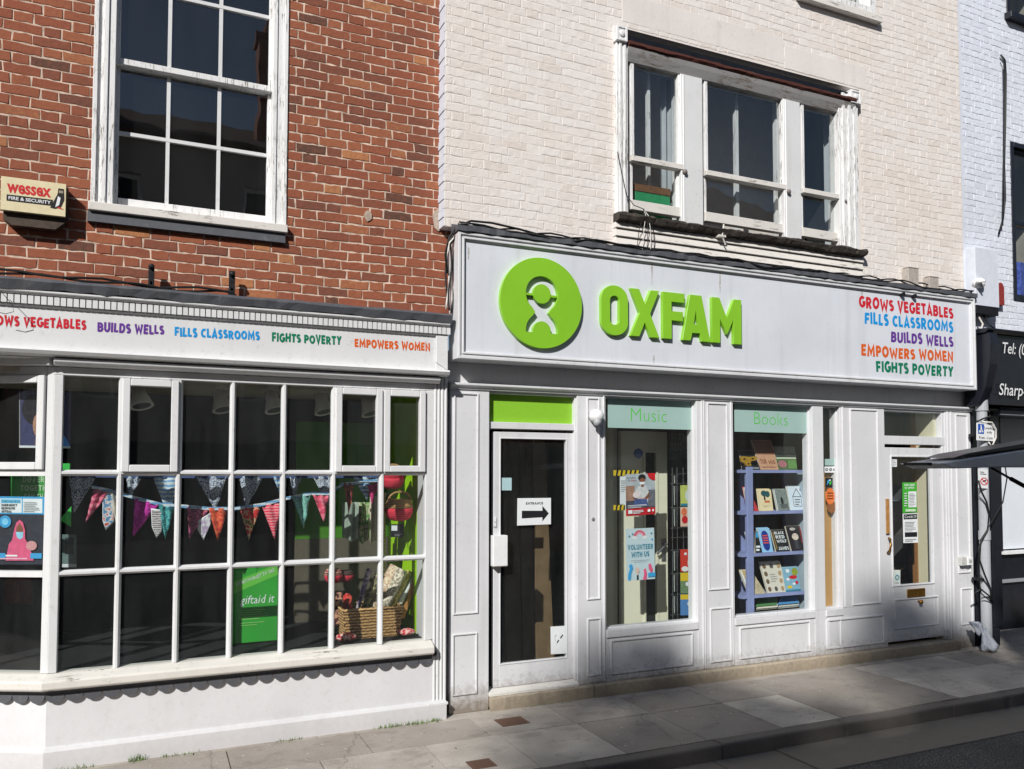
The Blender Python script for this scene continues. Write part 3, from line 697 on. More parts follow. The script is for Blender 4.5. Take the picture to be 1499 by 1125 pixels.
# display windows
def shopwin(pxl, pxr, ztop, label, inner=.012):
    a, b = xs(pxl, pxr); f = MB(); f.ring(a, b, ZG, ztop, inner, .045, YB, M_timber); o = f.build('display_window', OB, label, bevel=.002)
    p = MB(); p.box(a+.008, b-.008, .07, .076, ZG+.008, ztop-.01, M_glass); p.build('pane', o); return o
WM = shopwin(887, 1020.5, ZL-.03, 'display window with a pale band reading Music'); WB = shopwin(1074.5, 1191, ZL-.03, 'display window with a pale band reading Books'); WS = shopwin(1207, 1231.5, ZL-.03, 'narrow side window with a wooden board')
M_band = C((160, 190, 184), .6, .03, 5); M_bandt = C((96, 196, 84), .5, .03)
for o, pl, pr, yt, yb, s, tp in ((WM, 889.5, 1016, 576, 625.6, 'Music', (923.5, 615.5, 976, 617.5)), (WB, 1075, 1185.5, 588, 631.5, 'Books', (1104, 620, 1153, 622.5))):
    x0 = PX(pl, 605, .066); x1 = PX(pr, 610, .066); z0 = PZ(pl, yb, .066)
    g = MB(); g.box(x0, x1, .064, .068, z0, ZL-.045, M_band); put_text(g, s, P(tp[0], tp[1], .064), P(tp[2], tp[3], .064), .118, M_bandt, bold=-.016, off=.0012); g.build('window_band', o, label='pale green band lettered %s' % s)
x0, x1 = PX(1209, 690, .066), PX(1231, 690, .066)
# door 1
DY = .055; a, b = xs(716, 845)
g = MB(); g.box(a, b, .03, YB+.05, PZ(720, 627, .03), PZ(720, 617, .03), M_timber); g.box(b-.012, b, .02, YB+.05, ST, ZL-.03, M_timber); g.box(a, b, .03, YB+.03, ZL-.05, ZL-.03, M_timber)
g.build('door_frame', OB, bevel=.003)
g = MB(); ty = .07; g.box(a, b-.012, ty, ty+.02, PZ(720, 617, ty), ZL-.05, M_lime if False else C((140, 196, 56), .4, .03)); g.build('transom_panel', OB, label='bright green panel above the glazed door')
zb_, zt_ = .155, PZ(724, 631.5, DY); xl, xr = PX(722.5, 800, DY), PX(843.5, 800, DY)
gx0, gx1 = PX(731.5, 800, DY), PX(829.8, 800, DY); gz0, gz1 = PZ(730, 973, DY), PZ(732, 640.5, DY)
g = MB(); g.box(xl, gx0, DY, DY+.05, zb_, zt_, M_timber); g.box(gx1, xr, DY, DY+.05, zb_, zt_, M_timber); g.box(gx0, gx1, DY, DY+.05, zb_, gz0, M_timber); g.box(gx0, gx1, DY, DY+.05, gz1, zt_, M_timber)
g.ring(gx0-.004, gx1+.004, gz0-.004, gz1+.004, .012, DY-.006, DY+.03, M_timber)
D1 = g.build('door', OB, 'white framed door of one tall glass pane with an arrow notice', bevel=.003)
p = MB(); p.box(gx0, gx1, DY+.022, DY+.028, gz0, gz1, M_glass); p.build('pane', D1)
g = MB(); q0, q1, q2, q3 = R4(722, 743, 784, 829, DY-.07); g.box(q0, q1, DY-.075, DY, q2, q3, M_white); g.box(q0+.004, q1-.004, DY-.07, DY, q2-.006, q2, C((205, 190, 175), .6)); g.build('letter_box', D1, 'white box fixed at the left edge of the door', bevel=.006)
g = MB(); q0, q1, q2, q3 = R4(722.5, 726.5, 757, 770.5, DY-.01); g.box(q0, q1, DY-.012, DY, q2, q3, M_white); g.lathe([(.004, 0), (.004, .004)], M_black, ((q0+q1)/2, DY-.011, (q2+q3)/2), 8, 'Y'); g.build('lock', D1)
g = MB(); g.prof([(-.03, ST), (-.03, ST+.018), (DY, ST+.04), (YB, ST+.04), (YB, ST)], a, b, M_sillw); g.build('threshold', OB)
# stone step
g = MB(); x = a; rr2 = random.Random(4)
ce = [a, PX(866, 1010), PX(1110, 960), PX(1290, 950), PX(1400, 940)]
for c0, c1 in zip(ce, ce[1:]):
    n = 16; o = len(g.v)
    top = []; 
    for i in range(n+1):
        xx = c0+(c1-c0)*i/n; xx = min(max(xx, c0+.004), c1-.004)
        top.append((xx, rr2.uniform(-.004, .004), rr2.uniform(-.004, .003)))
    vs = [(t[0], -.05+t[1], -.02) for t in top]+[(t[0], -.05+t[1], ST-.014+t[2]) for t in top]+[(t[0], -.036+t[1], ST-.001+t[2]*.5) for t in top]+[(t[0], .1, ST) for t in top]
    m_ = n+1; fs = [(i+k*m_, i+1+k*m_, i+1+(k+1)*m_, i+(k+1)*m_) for i in range(n) for k in range(3)]+[(0, m_, 2*m_, 3*m_), (n, 3*m_+n, 2*m_+n, m_+n)]
    g.add(vs, fs, M_step)
g.build('doorstep', OB, 'worn pale stone step under the white shopfront')
# door 2
DY2 = .03; a2, b2 = xs(1297, 1386)
g = MB(); zz0, zz1 = PZ(1296, 650, DY2), PZ(1296, 637.5, DY2)
g.box(a2, b2, .005, YB+.03, zz0, zz1, M_timber); g.box(a2, b2, .01, YB+.02, ZL-.055, ZL-.03, M_timber); g.box(a2, a2+.012, .01, YB, zz1, ZL-.05, M_timber); g.box(b2-.04, b2, .01, YB, ST, ZL-.05, M_timber)
o = g.build('door_frame', OB, bevel=.003)
p = MB(); p.box(a2+.01, b2-.03, .06, .065, zz1, ZL-.05, M_glass); p.build('pane', o)
xl, xr = a2+.006, b2-.045; zt_ = PZ(1296, 654.5, DY2); zb_ = .15
gx0, gx1 = PX(1305.7, 760, DY2), PX(1365, 760, DY2); gz0, gz1 = PZ(1308, 857, DY2), PZ(1303.5, 668, DY2)
g = MB(); g.box(xl, gx0, DY2, DY2+.05, zb_, zt_, M_timber); g.box(gx1, xr, DY2, DY2+.05, zb_, zt_, M_timber); g.box(gx0, gx1, DY2, DY2+.05, zb_, gz0, M_timber); g.box(gx0, gx1, DY2, DY2+.05, gz1, zt_, M_timber)
g.ring(gx0-.012, gx1+.012, gz0-.012, gz1+.012, .016, DY2-.01, DY2+.03, M_timber); 
q = R4(1309, 1374, 877, 921, DY2); bead(g, q[0], q[1], q[2], q[3], DY2, .016, .012)
D2 = g.build('door', OB, 'white part glazed door with brass letterbox', bevel=.003)
p = MB(); p.box(gx0, gx1, DY2+.022, DY2+.028, gz0, gz1, M_glass); p.build('pane', D2)
M_brass = C((168, 124, 58), .35, .25, 30, .85); M_wood = C((176, 128, 74), .5, .2, 20)
g = MB(); q = R4(1329, 1354.5, 862.5, 874.5, DY2-.012); g.ring(q[0], q[1], q[2], q[3], .014, DY2-.014, DY2+.002, M_brass); g.box(q[0]+.014, q[1]-.014, DY2-.008, DY2+.002, q[2]+.014, q[3]-.014, M_brass); g.build('letterbox', D2, bevel=.002)
g = MB(); g.lathe([(.012, 0), (.012, .02), (.024, .035), (.022, .05), (.008, .056)], M_brass, P(1344, 880, DY2), 14, 'Y'); g.build('door_knob', D2, smooth=True)
g = MB(); q = R4(1297, 1302, 730, 781, DY2-.02); g.box(q[0], q[1], DY2-.025, DY2+.002, q[2], q[3], M_wood); g.build('finger_plate', D2, bevel=.003)
g = MB(); c0 = P(1302, 787, DY2-.02); g.tube([P(1301, 787, DY2-.01), P(1303.5, 789, DY2-.045), P(1304.5, 797, DY2-.06), P(1302.5, 805, DY2-.05), P(1299.5, 809, DY2-.012)], .011, M_brass, 8); g.build('handle', D2, smooth=True)
# room behind the shopfront
room(OB, XL+.08, PX(1423, 760)-.03, YB+.06, 4.6, .1, 2.78, M_dark, M_dark, M_room, 'shop_interior')
#@@SIGN
# ------------------------------------------------------------------ big white fascia sign
FY = -0.2
sx0 = (PX(668, 525, FY)+PX(674, 335, FY))/2; sx1 = (PX(1432, 568, FY)+PX(1426, 436, FY))/2
sz0 = (PZ(668, 526, FY)+PZ(1432, 569, FY))/2; sz1 = (PZ(674, 338, FY)+PZ(1426, 436, FY))/2
SG = thing('shop_sign', 'long white fascia sign with a green disc emblem and raised green capitals OXFAM', 'shop sign', ((sx0+sx1)/2, 0, sz0))
g = MB(); g.box(sx0+.05, sx1-.05, FY+.03, .03, sz0+.04, sz1-.04, M_board); g.build('panel', SG)
g = MB()
def rframe(mb, o, wd, y0, y1):     # mitred ring
    x0, x1, z0, z1 = sx0+o, sx1-o, sz0+o, sz1-o; i = wd
    for q in ([(x0, z0), (x1, z0), (x1-i, z0+i), (x0+i, z0+i)], [(x1, z0), (x1, z1), (x1-i, z1-i), (x1-i, z0+i)], [(x1, z1), (x0, z1), (x0+i, z1-i), (x1-i, z1-i)], [(x0, z1), (x0, z0), (x0+i, z0+i), (x0+i, z1-i)]):
        mb.prism(q, y0, y1, M_timber)
rframe(g, 0, .022, FY, .02); rframe(g, .022, .016, FY+.014, .02); rframe(g, .038, .016, FY+.004, .02); rframe(g, .054, .008, FY+.02, .02)
g.build('frame', SG, bevel=.003)
g = MB(); g.box(sx0+.03, sx1-.03, FY+.04, .03, sz0+.004, sz0+.036, M_timber); g.build('soffit', SG)
# lead cap, buckled
g = MB(); rr3 = random.Random(12); n = 90
def capz(i): return sz1+.03+.012*math.sin(i*.45)+rr3.uniform(-.006, .006)
prev = None; vs = []; fs = []
for i in range(n+1):
    x = sx0-.012+(sx1-sx0+.03)*i/n; e = rr3.uniform(-.012, .012)
    vs += [(x, FY-.012+e*.7, sz1+.004+rr3.uniform(-.003, .008)), (x, FY-.012+e*.7, capz(i)+.012), (x, WY+.01, sz1+.1), (x, WY+.01, sz1+.004), (x, FY+.02, sz1+.003)]
    if i: 
        for k in range(5): fs.append(((i-1)*5+k, i*5+k, i*5+(k+1) % 5, (i-1)*5+(k+1) % 5))
fs += [(0, 1, 2, 3, 4), (n*5+4, n*5+3, n*5+2, n*5+1, n*5)]
g.add(vs, fs, M_lead); g.build('lead_cap', SG)
# emblem: pierced disc (outline measured from the sign, rebuilt round)
LY = FY-.008; LT = FY+.03
Mg = paint('green_sign_plastic', (142, 204, 52), .3, .05, (90, 120, 60), streak=.03, bumpd=.0003)
dc = P(793, 443, LY); rd = (PX(852, 443, LY)-PX(732.2, 443, LY))/2; dc.x = (PX(852, 443, LY)+PX(732.2, 443, LY))/2
def zz(x, y): v = P(640+x/3.123, 300+y/3.123, LY); return (v.x, v.z)
u = rd/1.0
def rel(a, b): return (dc.x+a*rd, dc.z+b*rd)
bm = bmesh.new()
def loop(pts): 
    vs = [bm.verts.new((x, 0, z)) for x, z in pts]; 
    return [bm.edges.new((vs[i], vs[(i+1) % len(vs)])) for i in range(len(vs))]
ed = loop([rel(math.cos(2*math.pi*i/96), math.sin(2*math.pi*i/96)) for i in range(96)])
hr = .39; hc = .20
A = lambda cx, cz, r, a0, a1, n: [rel(cx+r*math.cos(math.radians(a0+(a1-a0)*i/n)), cz+r*math.sin(math.radians(a0+(a1-a0)*i/n))) for i in range(n+1)]
hole = A(0, hc, hr, -52, 232, 40)                        # round the head, right side over the top to the left
hole += [rel(-.16, -.215)]
hole += A(0, -.62, hr, 128, 180, 10)+[rel(-.39, -.66)]
hole += [rel(-.215, -.66)]+A(0, -.62, .215, 180, 0, 20)+[rel(.215, -.66), rel(.39, -.66)]
hole += A(0, -.62, hr, 0, 52, 10)+[rel(.16, -.215)]
ed += loop(hole)
bmesh.ops.triangle_fill(bm, edges=ed, use_beauty=True)
r_ex = bmesh.ops.extrude_face_region(bm, geom=bm.faces[:])
bmesh.ops.translate(bm, verts=[v for v in r_ex['geom'] if isinstance(v, bmesh.types.BMVert)], vec=(0, LT-LY, 0))
bmesh.ops.recalc_face_normals(bm, faces=bm.faces[:])
bm.verts.ensure_lookup_table(); bm.verts.index_update()
g = MB(); g.add([(v.co.x, v.co.y+LY, v.co.z) for v in bm.verts], [[v.index for v in f.verts] for f in bm.faces], Mg); bm.free()
# head dot with two side bars joined to the disc
g.prism([rel(.215*math.cos(2*math.pi*i/40), hc+.215*math.sin(2*math.pi*i/40)) for i in range(40)], LY+.0005, LT, Mg)
for s in (-1, 1):
    q = [rel(s*.2, hc-.005), rel(s*.40, hc-.005), rel(s*.40, hc-.055), rel(s*.2, hc-.055)]; g.prism(q, LY+.004, LT, Mg)
g.build('emblem', SG, 'green pierced disc with a figure formed by a ring and an arch', bevel=.002)
# raised letters
lz0 = (PZ(640+940/3.123, 300+605/3.123, LY)+PZ(640+1390/3.123, 300+634/3.123, LY))/2
lz1 = (PZ(640+905/3.123, 300+383/3.123, LY)+PZ(640+1360/3.123, 300+428/3.123, LY))/2
LH = lz1-lz0; rr_ = .5
def lx(px_): return PX(640+px_/3.123, 300+505/3.123, LY)
def letter(a, b, loops, lab, over=0.0):
    x0, x1 = lx(a), lx(b); bm = bmesh.new(); ed = []
    for lp in loops:
        vs = [bm.verts.new((x0+(x1-x0)*u, 0, lz0+LH*v)) for u, v in lp]; ed += [bm.edges.new((vs[i], vs[(i+1) % len(vs)])) for i in range(len(vs))]
    bmesh.ops.triangle_fill(bm, edges=ed, use_beauty=True)
    ex = bmesh.ops.extrude_face_region(bm, geom=bm.faces[:]); bmesh.ops.translate(bm, verts=[v for v in ex['geom'] if isinstance(v, bmesh.types.BMVert)], vec=(0, LT-LY, 0))
    bmesh.ops.recalc_face_normals(bm, faces=bm.faces[:]); bm.verts.index_update()
    g = MB(); g.add([(v.co.x, v.co.y+LY, v.co.z) for v in bm.verts], [[v.index for v in f.verts] for f in bm.faces], Mg); bm.free()
    return g.build('letter', SG, 'green raised letter '+lab, bevel=.002)
def stad(u0, u1, v0, v1, ru, rv, n=8):
    out = []
    for cx, cz, a in ((u1-ru, v1-rv, 0), (u0+ru, v1-rv, 90), (u0+ru, v0+rv, 180), (u1-ru, v0+rv, 270)):
        out += [(cx+ru*math.cos(math.radians(a+90*i/n)), cz+rv*math.sin(math.radians(a+90*i/n))) for i in range(n+1)]
    return out
letter(750, 873, [stad(0, 1, -.02, 1.02, .499, .29), stad(.33, .67, .2, .8, .165, .1)], 'O')
letter(884, 1016, [[(0, 1), (.3, 1), (.5, .69), (.7, 1), (1, 1), (.68, .5), (1, 0), (.7, 0), (.5, .31), (.3, 0), (0, 0), (.32, .5)]], 'X')
letter(1032, 1132, [[(0, 1), (1, 1), (1, .8), (.4, .8), (.4, .6), (.92, .6), (.92, .4), (.4, .4), (.4, 0), (0, 0)]], 'F')
letter(1121, 1249, [[(.27, 1), (.69, 1), (1, 0), (.69, 0), (.63, .17), (.35, .17), (.29, 0), (0, 0)], [(.4, .36), (.58, .36), (.49, .68)]], 'A')
letter(1257, 1391, [[(0, 0), (0, 1), (.25, 1), (.5, .56), (.75, 1), (1, 1), (1, 0), (.73, 0), (.73, .54), (.5, .2), (.27, .54), (.27, 0)]], 'M')
SLC = {'GROWS VEGETABLES': (206, 36, 52), 'FILLS CLASSROOMS': (20, 150, 222), 'BUILDS WELLS': (104, 56, 150), 'EMPOWERS WOMEN': (222, 98, 32), 'FIGHTS POVERTY': (0, 122, 88)}
BY_ = FY+.03
for s, xl, yl, yr, cap in (('GROWS VEGETABLES', 1257.5, 449.5, 465.5, .118), ('FILLS CLASSROOMS', 1266, 472.7, 486, .118), ('BUILDS WELLS', 1304.5, 499.7, 507.8, .112), ('EMPOWERS WOMEN', 1261, 520, 529.5, .112), ('FIGHTS POVERTY', 1282.7, 543.8, 551, .113)):
    g = MB(); a0, b0 = P(xl, yl, BY_-.0015), P(1395.5, yr, BY_-.0015); put_caps(g, s, lambda u, v: a0+(b0-a0)*u+Vector((0, 0, cap*v)), C(SLC[s], .45, .05), Vector((0, -1, 0)), .25, .045, int(xl)); g.build('slogan', SG, 'painted slogan '+s)
rq_ = random.Random(8); M_st = C((176, 174, 170), .6, .15, 60)
for (px_, py0, py1) in ((954.5, 380, 416), (1054, 398, 430), (957, 520, 534), (1262, 425, 438), (686, 362, 380)):
    q0, q1 = P(px_, py0, BY_-.0006), P(px_, py1, BY_-.0006); g = MB(); n_ = 10; vs = []
    for i in range(n_+1):
        t = i/n_; w_ = (.009*(1-t)**.6+.0015)*rq_.uniform(.5, 1.3); c_ = q0.lerp(q1, t)+Vector((rq_.uniform(-.002, .002), 0, 0)); vs += [c_-Vector((w_, 0, 0)), c_+Vector((w_, 0, 0))]
    g.add(vs, [(2*i, 2*i+2, 2*i+3, 2*i+1) for i in range(n_)], M_st); g.build('stain', SG)
# two small black clips
for x_, y_ in ((1324, 431), (1341, 433.5)):
    g = MB(); v = P(x_, y_, FY-.02); g.box(v.x-.016, v.x+.016, FY-.018, FY+.04, v.z-.008, v.z+.025, M_iron); g.build('clip', SG)
# cables lying along the sign top
rr3 = random.Random(31)
g = MB()
for k in range(4):
    pts = []; ph = rr3.uniform(0, 6)
    for i in range(60):
        t = i/59; x = sx0+.02+(sx1-sx0-.02)*t
        pts.append((x, FY+.0+.03*k+.02*math.sin(t*21+ph), sz1+.055+.02*k*.5+.018*math.sin(t*33+ph)+.012*math.sin(t*71+ph*2)))
    g.tube(pts, .0075, M_cable, 6)
pts = [P(655, 400, -.1), P(652, 372, -.12), P(657, 348, -.14), P(668, 331, -.15), P(690, 323, -.15), P(720, 326, -.14), P(760, 335, -.12), P(800, 347, -.1)]
g.tube(pts, .009, M_cable, 6)
g.build('cable_bundle', label='tangle of black cables lying along the top of the white sign', cat='cables', smooth=True)
g = MB()
for k in range(5):
    pts = []
    for i in range(16):
        t = i/15; px_ = 656+k*2.6-4*t+1.5*math.sin(t*9+k*2); py_ = 338+112*t+k*2
        pts.append(P(px_+(6 if t < .1 else 0), py_, -.075-.012*(k % 3)))
    g.tube(pts, .008, (M_cable, M_cablew, M_cable, M_cablew, M_cable)[k], 6)
g.build('cable_drop', label='black and white cables hanging down between the brick wall and the white sign', cat='cables', smooth=True)
for (a, b, c, d, lab, hh) in ((1330, 1345, 390, 414, 'taller grey junction box on the ledge above the coloured slogans', .1), (1361, 1374, 403.5, 419, 'shorter grey junction box on the ledge above the coloured slogans', .08)):
    q = R4(a, b, c, d, WY-.09); g = MB(); g.box(q[0], q[1], WY-.09, WY, q[2]-.05, q[3], C((176, 168, 160), .6, .15)); g.box(q[0]-.003, q[1]+.003, WY-.094, WY-.02, q[3]-.012, q[3]+.002, C((150, 142, 136), .6, .15)); g.build('junction_box', label=lab, cat='junction box', group='junction boxes on the sign ledge', bevel=.004)
g = MB(); p0 = P(943, 312, WY-.06)
for k in range(5):
    dx = (-.09, -.03, .02, .06, .1)[k]; g.tube([P(942, 306, WY-.07), (p0.x+dx*.3, WY-.1, p0.z-.03), (p0.x+dx*.8, WY-.09, p0.z-.16), (p0.x+dx, WY-.07, p0.z-.36)], .0035, M_cablew if k % 2 else M_cable, 5)
g.tube([P(904, 222, WY-.07), P(909, 248, WY-.08), P(917, 285, WY-.09), P(928, 300, WY-.1), P(943, 306, WY-.08)], .004, M_cable, 5)
g.build('loose_wires', label='thin wires hanging from the rotten sill above the green disc', cat='wires')
g = MB(); v = P(1058, 330, WY-.1); g.tube([P(1059.5, 328, WY-.1), P(1057, 345, WY-.1), P(1062, 358, WY-.09)], .008, M_cablew, 6); g.box(v.x-.05, v.x+.03, WY-.11, WY-.03, v.z-.11, v.z-.09, M_cablew); g.build('bracket', label='small white bracket sticking out below the middle sash', cat='bracket')
g = MB(); g.lathe([(.004, 0), (.055, .01), (.062, .05), (.05, .1), (.03, .118), (.004, .122)], M_white, P(868.5, 609, .0)+Vector((0, 0, 0)), 20, 'Y', sy=1.0)
g.lathe([(.004, 0), (.03, .004), (.034, .05), (.004, .056)], C((170, 172, 176), .4), P(872, 618, -.06), 14, 'Y')
o = g.build('alarm_bell', label='white dome sensor on the pilaster right of the glazed door', cat='alarm', smooth=True)
g = MB(); q = R4(1408, 1417, 815.5, 828, -.05); q2 = R4(1416.5, 1424, 816, 828, -.06); g.box(q[0], q[1]+.004, -.05, .0, q[2], q[3], C((196, 196, 192), .5)); g.box(q2[0]+.005, q2[1], -.062, 0, q2[2]+.006, q2[3]+.004, M_white); g.box(q2[0]+.02, q2[1]-.015, -.066, -.06, q2[2]+.03, q2[3]-.02, C((170, 172, 170), .5)); g.build('entry_phone', label='pale entry phone box on the far right pilaster', cat='entry phone', bevel=.003)
g = MB(); g.lathe([(.016, 0), (.016, .006), (.008, .009)], C((180, 180, 182), .4, .1, 30, .6), P(868, 759.5, 0), 14, 'Y'); g.build('bell_push', label='tiny round bell push on the narrow pilaster beside the glazed door', cat='bell push')

# ------------------------------------------------------------------ red brick building
BWY = 0.07
RB = thing('brick_building', 'red brick building with a white bay shop window and a tall sash window', 'building', (0.2, 0.5, 0))
ox0, ox1 = (PX(136.6, 0, BWY)+PX(134, 299, BWY))/2, (PX(424, 0, BWY)+PX(418.6, 326, BWY))/2
oz0 = (PZ(134, 316, BWY)+PZ(418, 345, BWY))/2
hole = (ox0+.02, ox1-.01, oz0, 7.4)
BX1 = PX(651, 150, BWY)-.001
brickwall(g := MB(), -4.2, BX1+.06, 3.25, 8.7, BWY, [hole], M_brick, M_mortar, seed=21, back=.3, phase=.06, jt=.0115, proud=.004, inset=.004, jit=.0045)
g.add([(-4.2, BWY, 0), (-1.6, BWY, 0), (-1.6, BWY, 3.25), (-4.2, BWY, 3.25)], [(0, 1, 2, 3)], M_bay, .5)
g.build('wall', RB)
g = MB(); g.box(-4.2, BX1, .35, 4, 8.65, 8.75, M_black); g.prof([(-.1, 8.7), (4, 11.4), (4, 11.2), (-.1, 8.6)], -4.2, BX1+.05, C((90, 66, 54), .9, .3, 8)); g.build('roof', RB)
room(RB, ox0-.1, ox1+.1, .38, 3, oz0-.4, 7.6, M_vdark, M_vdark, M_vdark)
# cement repairs
for px_, py_, w_, h_ in ((538, 316, .07, .09), (642, 322, .12, .2)):
    v = P(px_, py_, BWY); g = MB(); g.prism([(v.x+w_*.5*math.cos(a)*random.uniform(.8, 1.1), v.z+h_*.5*math.sin(a)*random.uniform(.8, 1.1)) for a in [i*.57 for i in range(11)]], BWY-.014, BWY+.01, C((176, 160, 146), .95, .2)); g.build('mortar_patch', RB)
# tall sash window
AY = BWY-.02; ax0, ax1 = (PX(136.6, 0, AY)+PX(134, 299, AY))/2, (PX(424.6, 0, AY)+PX(418.6, 326, AY))/2
wz0 = (PZ(134, 305, AY)+PZ(418, 334, AY))/2
g = MB(); wl = [.075, .03, .11]; x = ax0
for wd, dy in ((.03, .01), (.035, .03), (.03, 0)): g.box(x, x+wd, AY+dy, BWY+.2, wz0, 7.5, M_peel); x += wd
g.box(x, x+.045, AY+.012, BWY+.2, wz0, 7.5, M_peel); xi0 = x+.045
xi1 = PX(391, 160, BWY+.08)+.03
x = ax1
for wd, dy in ((.03, .004), (.05, .02)): g.box(x-wd, x, AY+dy, BWY+.2, wz0, 7.5, M_peel); x -= wd
g.box(xi1, x, AY+.01, BWY+.2, wz0, 7.5, M_peel); g.box(ax0+.1, ax1-.1, AY+.01, BWY+.2, 7.3, 7.52, M_peel)
TW = g.build('window', RB, 'tall peeling white sash window of small panes', bevel=.003)
g = MB(); g.prof([(AY-.04, wz0-.03), (AY-.04, wz0+.03), (BWY+.1, wz0+.055), (BWY+.1, wz0-.03)], ax0-.01, ax1+.005, M_peelh); g.build('sill', TW, bevel=.004)
g = MB(); g.prof([(AY-.02, wz0-.105), (AY-.012, wz0-.031), (BWY+.05, wz0-.031), (BWY+.05, wz0-.105)], ax0-.015, ax1-.01, M_lead); g.build('lead_apron', TW)
GY2 = BWY+.11; hz = [PZ(169, 90, GY2-.04), PZ(170, 194, GY2), PZ(181, 293, GY2)]
zb = hz[2]; zm = hz[0]; ph = (zm-zb)/2
bx = [xi0-.005, PX(245.5, 210, GY2), PX(320, 210, GY2), xi1+.005]
def glz(z0, z1, y, rows, botw, topw, nm_):
    f = MB(); f.box(bx[0]-.02, bx[0]+.03, y-.02, y+.03, z0, z1, M_peel); f.box(bx[3]-.03, bx[3]+.02, y-.02, y+.03, z0, z1, M_peel)
    f.box(bx[0]+.03, bx[3]-.03, y-.02, y+.03, z0, z0+botw, M_peel); f.box(bx[0]+.03, bx[3]-.03, y-.02, y+.03, z1-topw, z1, M_peel)
    o = f.build('sash', TW, bevel=.003)
    return o
s1 = glz(zb-.05, zm+.02, GY2, 2, .06, .04, 'lower'); s2 = glz(zm-.02, 7.3, GY2-.045, 3, .045, .06, 'upper')
g = MB()
for xq in bx[1:3]: g.box(xq-.013, xq+.013, GY2-.012, GY2+.012, zb+.005, zm-.02, M_bay)
g.box(bx[0]+.03, bx[3]-.03, GY2-.0145, GY2+.0145, hz[1]-.013, hz[1]+.013, M_bay)
for xq in bx[1:3]: g.box(xq-.013, xq+.013, GY2-.057, GY2-.033, zm+.025, 7.24, M_bay)
ph = PZ(258, 0, GY2-.045)-zm+.0
for i in range(1, 4): g.box(bx[0]+.03, bx[3]-.03, GY2-.0595, GY2-.0305, zm+.02+i*.545-.013, zm+.02+i*.545+.013, M_bay)
g.build('glazing_bars', TW)
g = MB(); g.box(bx[0], bx[3], GY2+.002, GY2+.006, zb, zm, M_glassup); g.build('pane', TW)
g = MB(); g.box(bx[0], bx[3], GY2-.043, GY2-.039, zm, 7.25, M_glassup); g.build('pane', TW)
# alarm box
AB = MB(); q = R4(1, 95, 257, 306, BWY-.12); th_ = BWY-.12; z0 = q[2]; z1 = q[3]; x0, x1 = q[0], PX(96, 295, th_)
AB.prism([(x0, z0), (x1, z0-.0), (x1, z1), (x0, z1)], th_, th_+.035, C((226, 214, 176), .45, .06))
AB.prism([(x0+.012, z0-.05), (x0+.06, z0-.085), (x1-.06, z0-.085), (x1+.008, z0-.02), (x1+.008, z1-.01), (x0+.012, z1-.01)], th_+.036, BWY, C((70, 58, 48), .6, .3))
Mr = C((204, 40, 44), .5, .05); Mk = C((28, 26, 26), .5, .1)
hgt = z1-z0; L = x1-x0; A3 = lambda u, v: Vector((x0+L*u, th_, z0+hgt*v))
put_text(AB, 'wessex', A3(.09, .53), A3(.77, .53), hgt*.40, Mr, bold=.03, off=.001)
AB.add([A3(.09, .28)+Vector((0, -.001, 0)), A3(.80, .28)+Vector((0, -.001, 0)), A3(.80, .47)+Vector((0, -.001, 0)), A3(.09, .47)+Vector((0, -.001, 0))], [(0, 1, 2, 3)], Mk)
put_text(AB, 'FIRE & SECURITY', A3(.12, .325), A3(.77, .325), hgt*.1, M_white, bold=.02, off=.0022)
for poly, m in (([(.76, .22), (.80, .38), (.87, .66), (.88, .84), (.97, .84), (.98, .5), (.93, .27), (.84, .2)], Mk), ([(.84, .25), (.90, .33), (.92, .55), (.88, .6)], M_white), ([(.86, .24), (.98, .2), (.9, .28)], Mr), ([(.89, .7), (.96, .7), (.96, .78), (.89, .78)], C((150, 140, 120)))):
    pts = [A3(*p)+Vector((0, -.0014 if m is Mk else -.0024, 0)) for p in poly]; n_ = Vector((0, 0, 0))
    for i in range(len(pts)): n_ += (pts[i]-pts[0]).cross(pts[(i+1) % len(pts)]-pts[0])
    AB.add(pts, [tuple(range(len(pts))) if n_.y < 0 else tuple(range(len(pts)-1, -1, -1))], m)
AB.build('alarm_box', label='cream alarm box reading wessex fire and security on the red brick wall', cat='alarm box', bevel=.004)
# iron lugs over the bay
for a, c, d, lab in ((217, 387, 421, 'black iron lug on the ledge, the left one of two above the bay'), (335, 396, 431, 'black iron lug on the ledge, the right one of two above the bay')):
    q = R4(a, a+9, c, d, -.02); g = MB(); g.box(q[0], q[1], -.03, -.01, q[2]-.05, q[3], M_iron); g.box(q[0]+.01, q[1]-.01, -.03, .08, q[2]+.02, q[2]+.05, M_iron); g.lathe([(.02, 0), (.02, .02), (.012, .028)], M_iron, ((q[0]+q[1])/2, -.03, q[2]+.15), 6, 'Y'); g.build('iron_lug', label=lab, cat='iron lug', group='iron lugs above the bay', bevel=.003)

# ------------------------------------------------------------------ left entablature
LX1 = PX(656, 515, -.14); LX0 = -4.2
fz0 = (PZ(0, 516, -.14)+PZ(655, 548, -.14))/2; fz1 = (PZ(0, 450, -.14)+PZ(640, 486, -.14))/2
g = MB(); g.box(LX0, LX1-.1, -.12, BWY, fz0+.03, fz1, M_bay); g.prism([(LX1-.1, fz0+.1), (LX1-.1, fz1), (LX1-.001, fz1), (LX1-.001, fz0+.04)], -.14, BWY, M_bay); g.prism([(LX1-.1, fz0+.1), (LX1-.001, fz0+.04), (LX1-.1, fz0+.04)], -.13, BWY, M_bay)
FB = g.build('fascia', RB, 'white fascia board carrying five coloured slogans', bevel=.003)
g = MB(); g.prof([(-.12, fz0-.01), (-.17, fz0+.0), (-.185, fz0+.022), (-.17, fz0+.036), (-.105, fz0+.045), (BWY, fz0+.045), (BWY, fz0-.01)], LX0, LX1+.002, M_bay); g.build('fascia_moulding', RB)
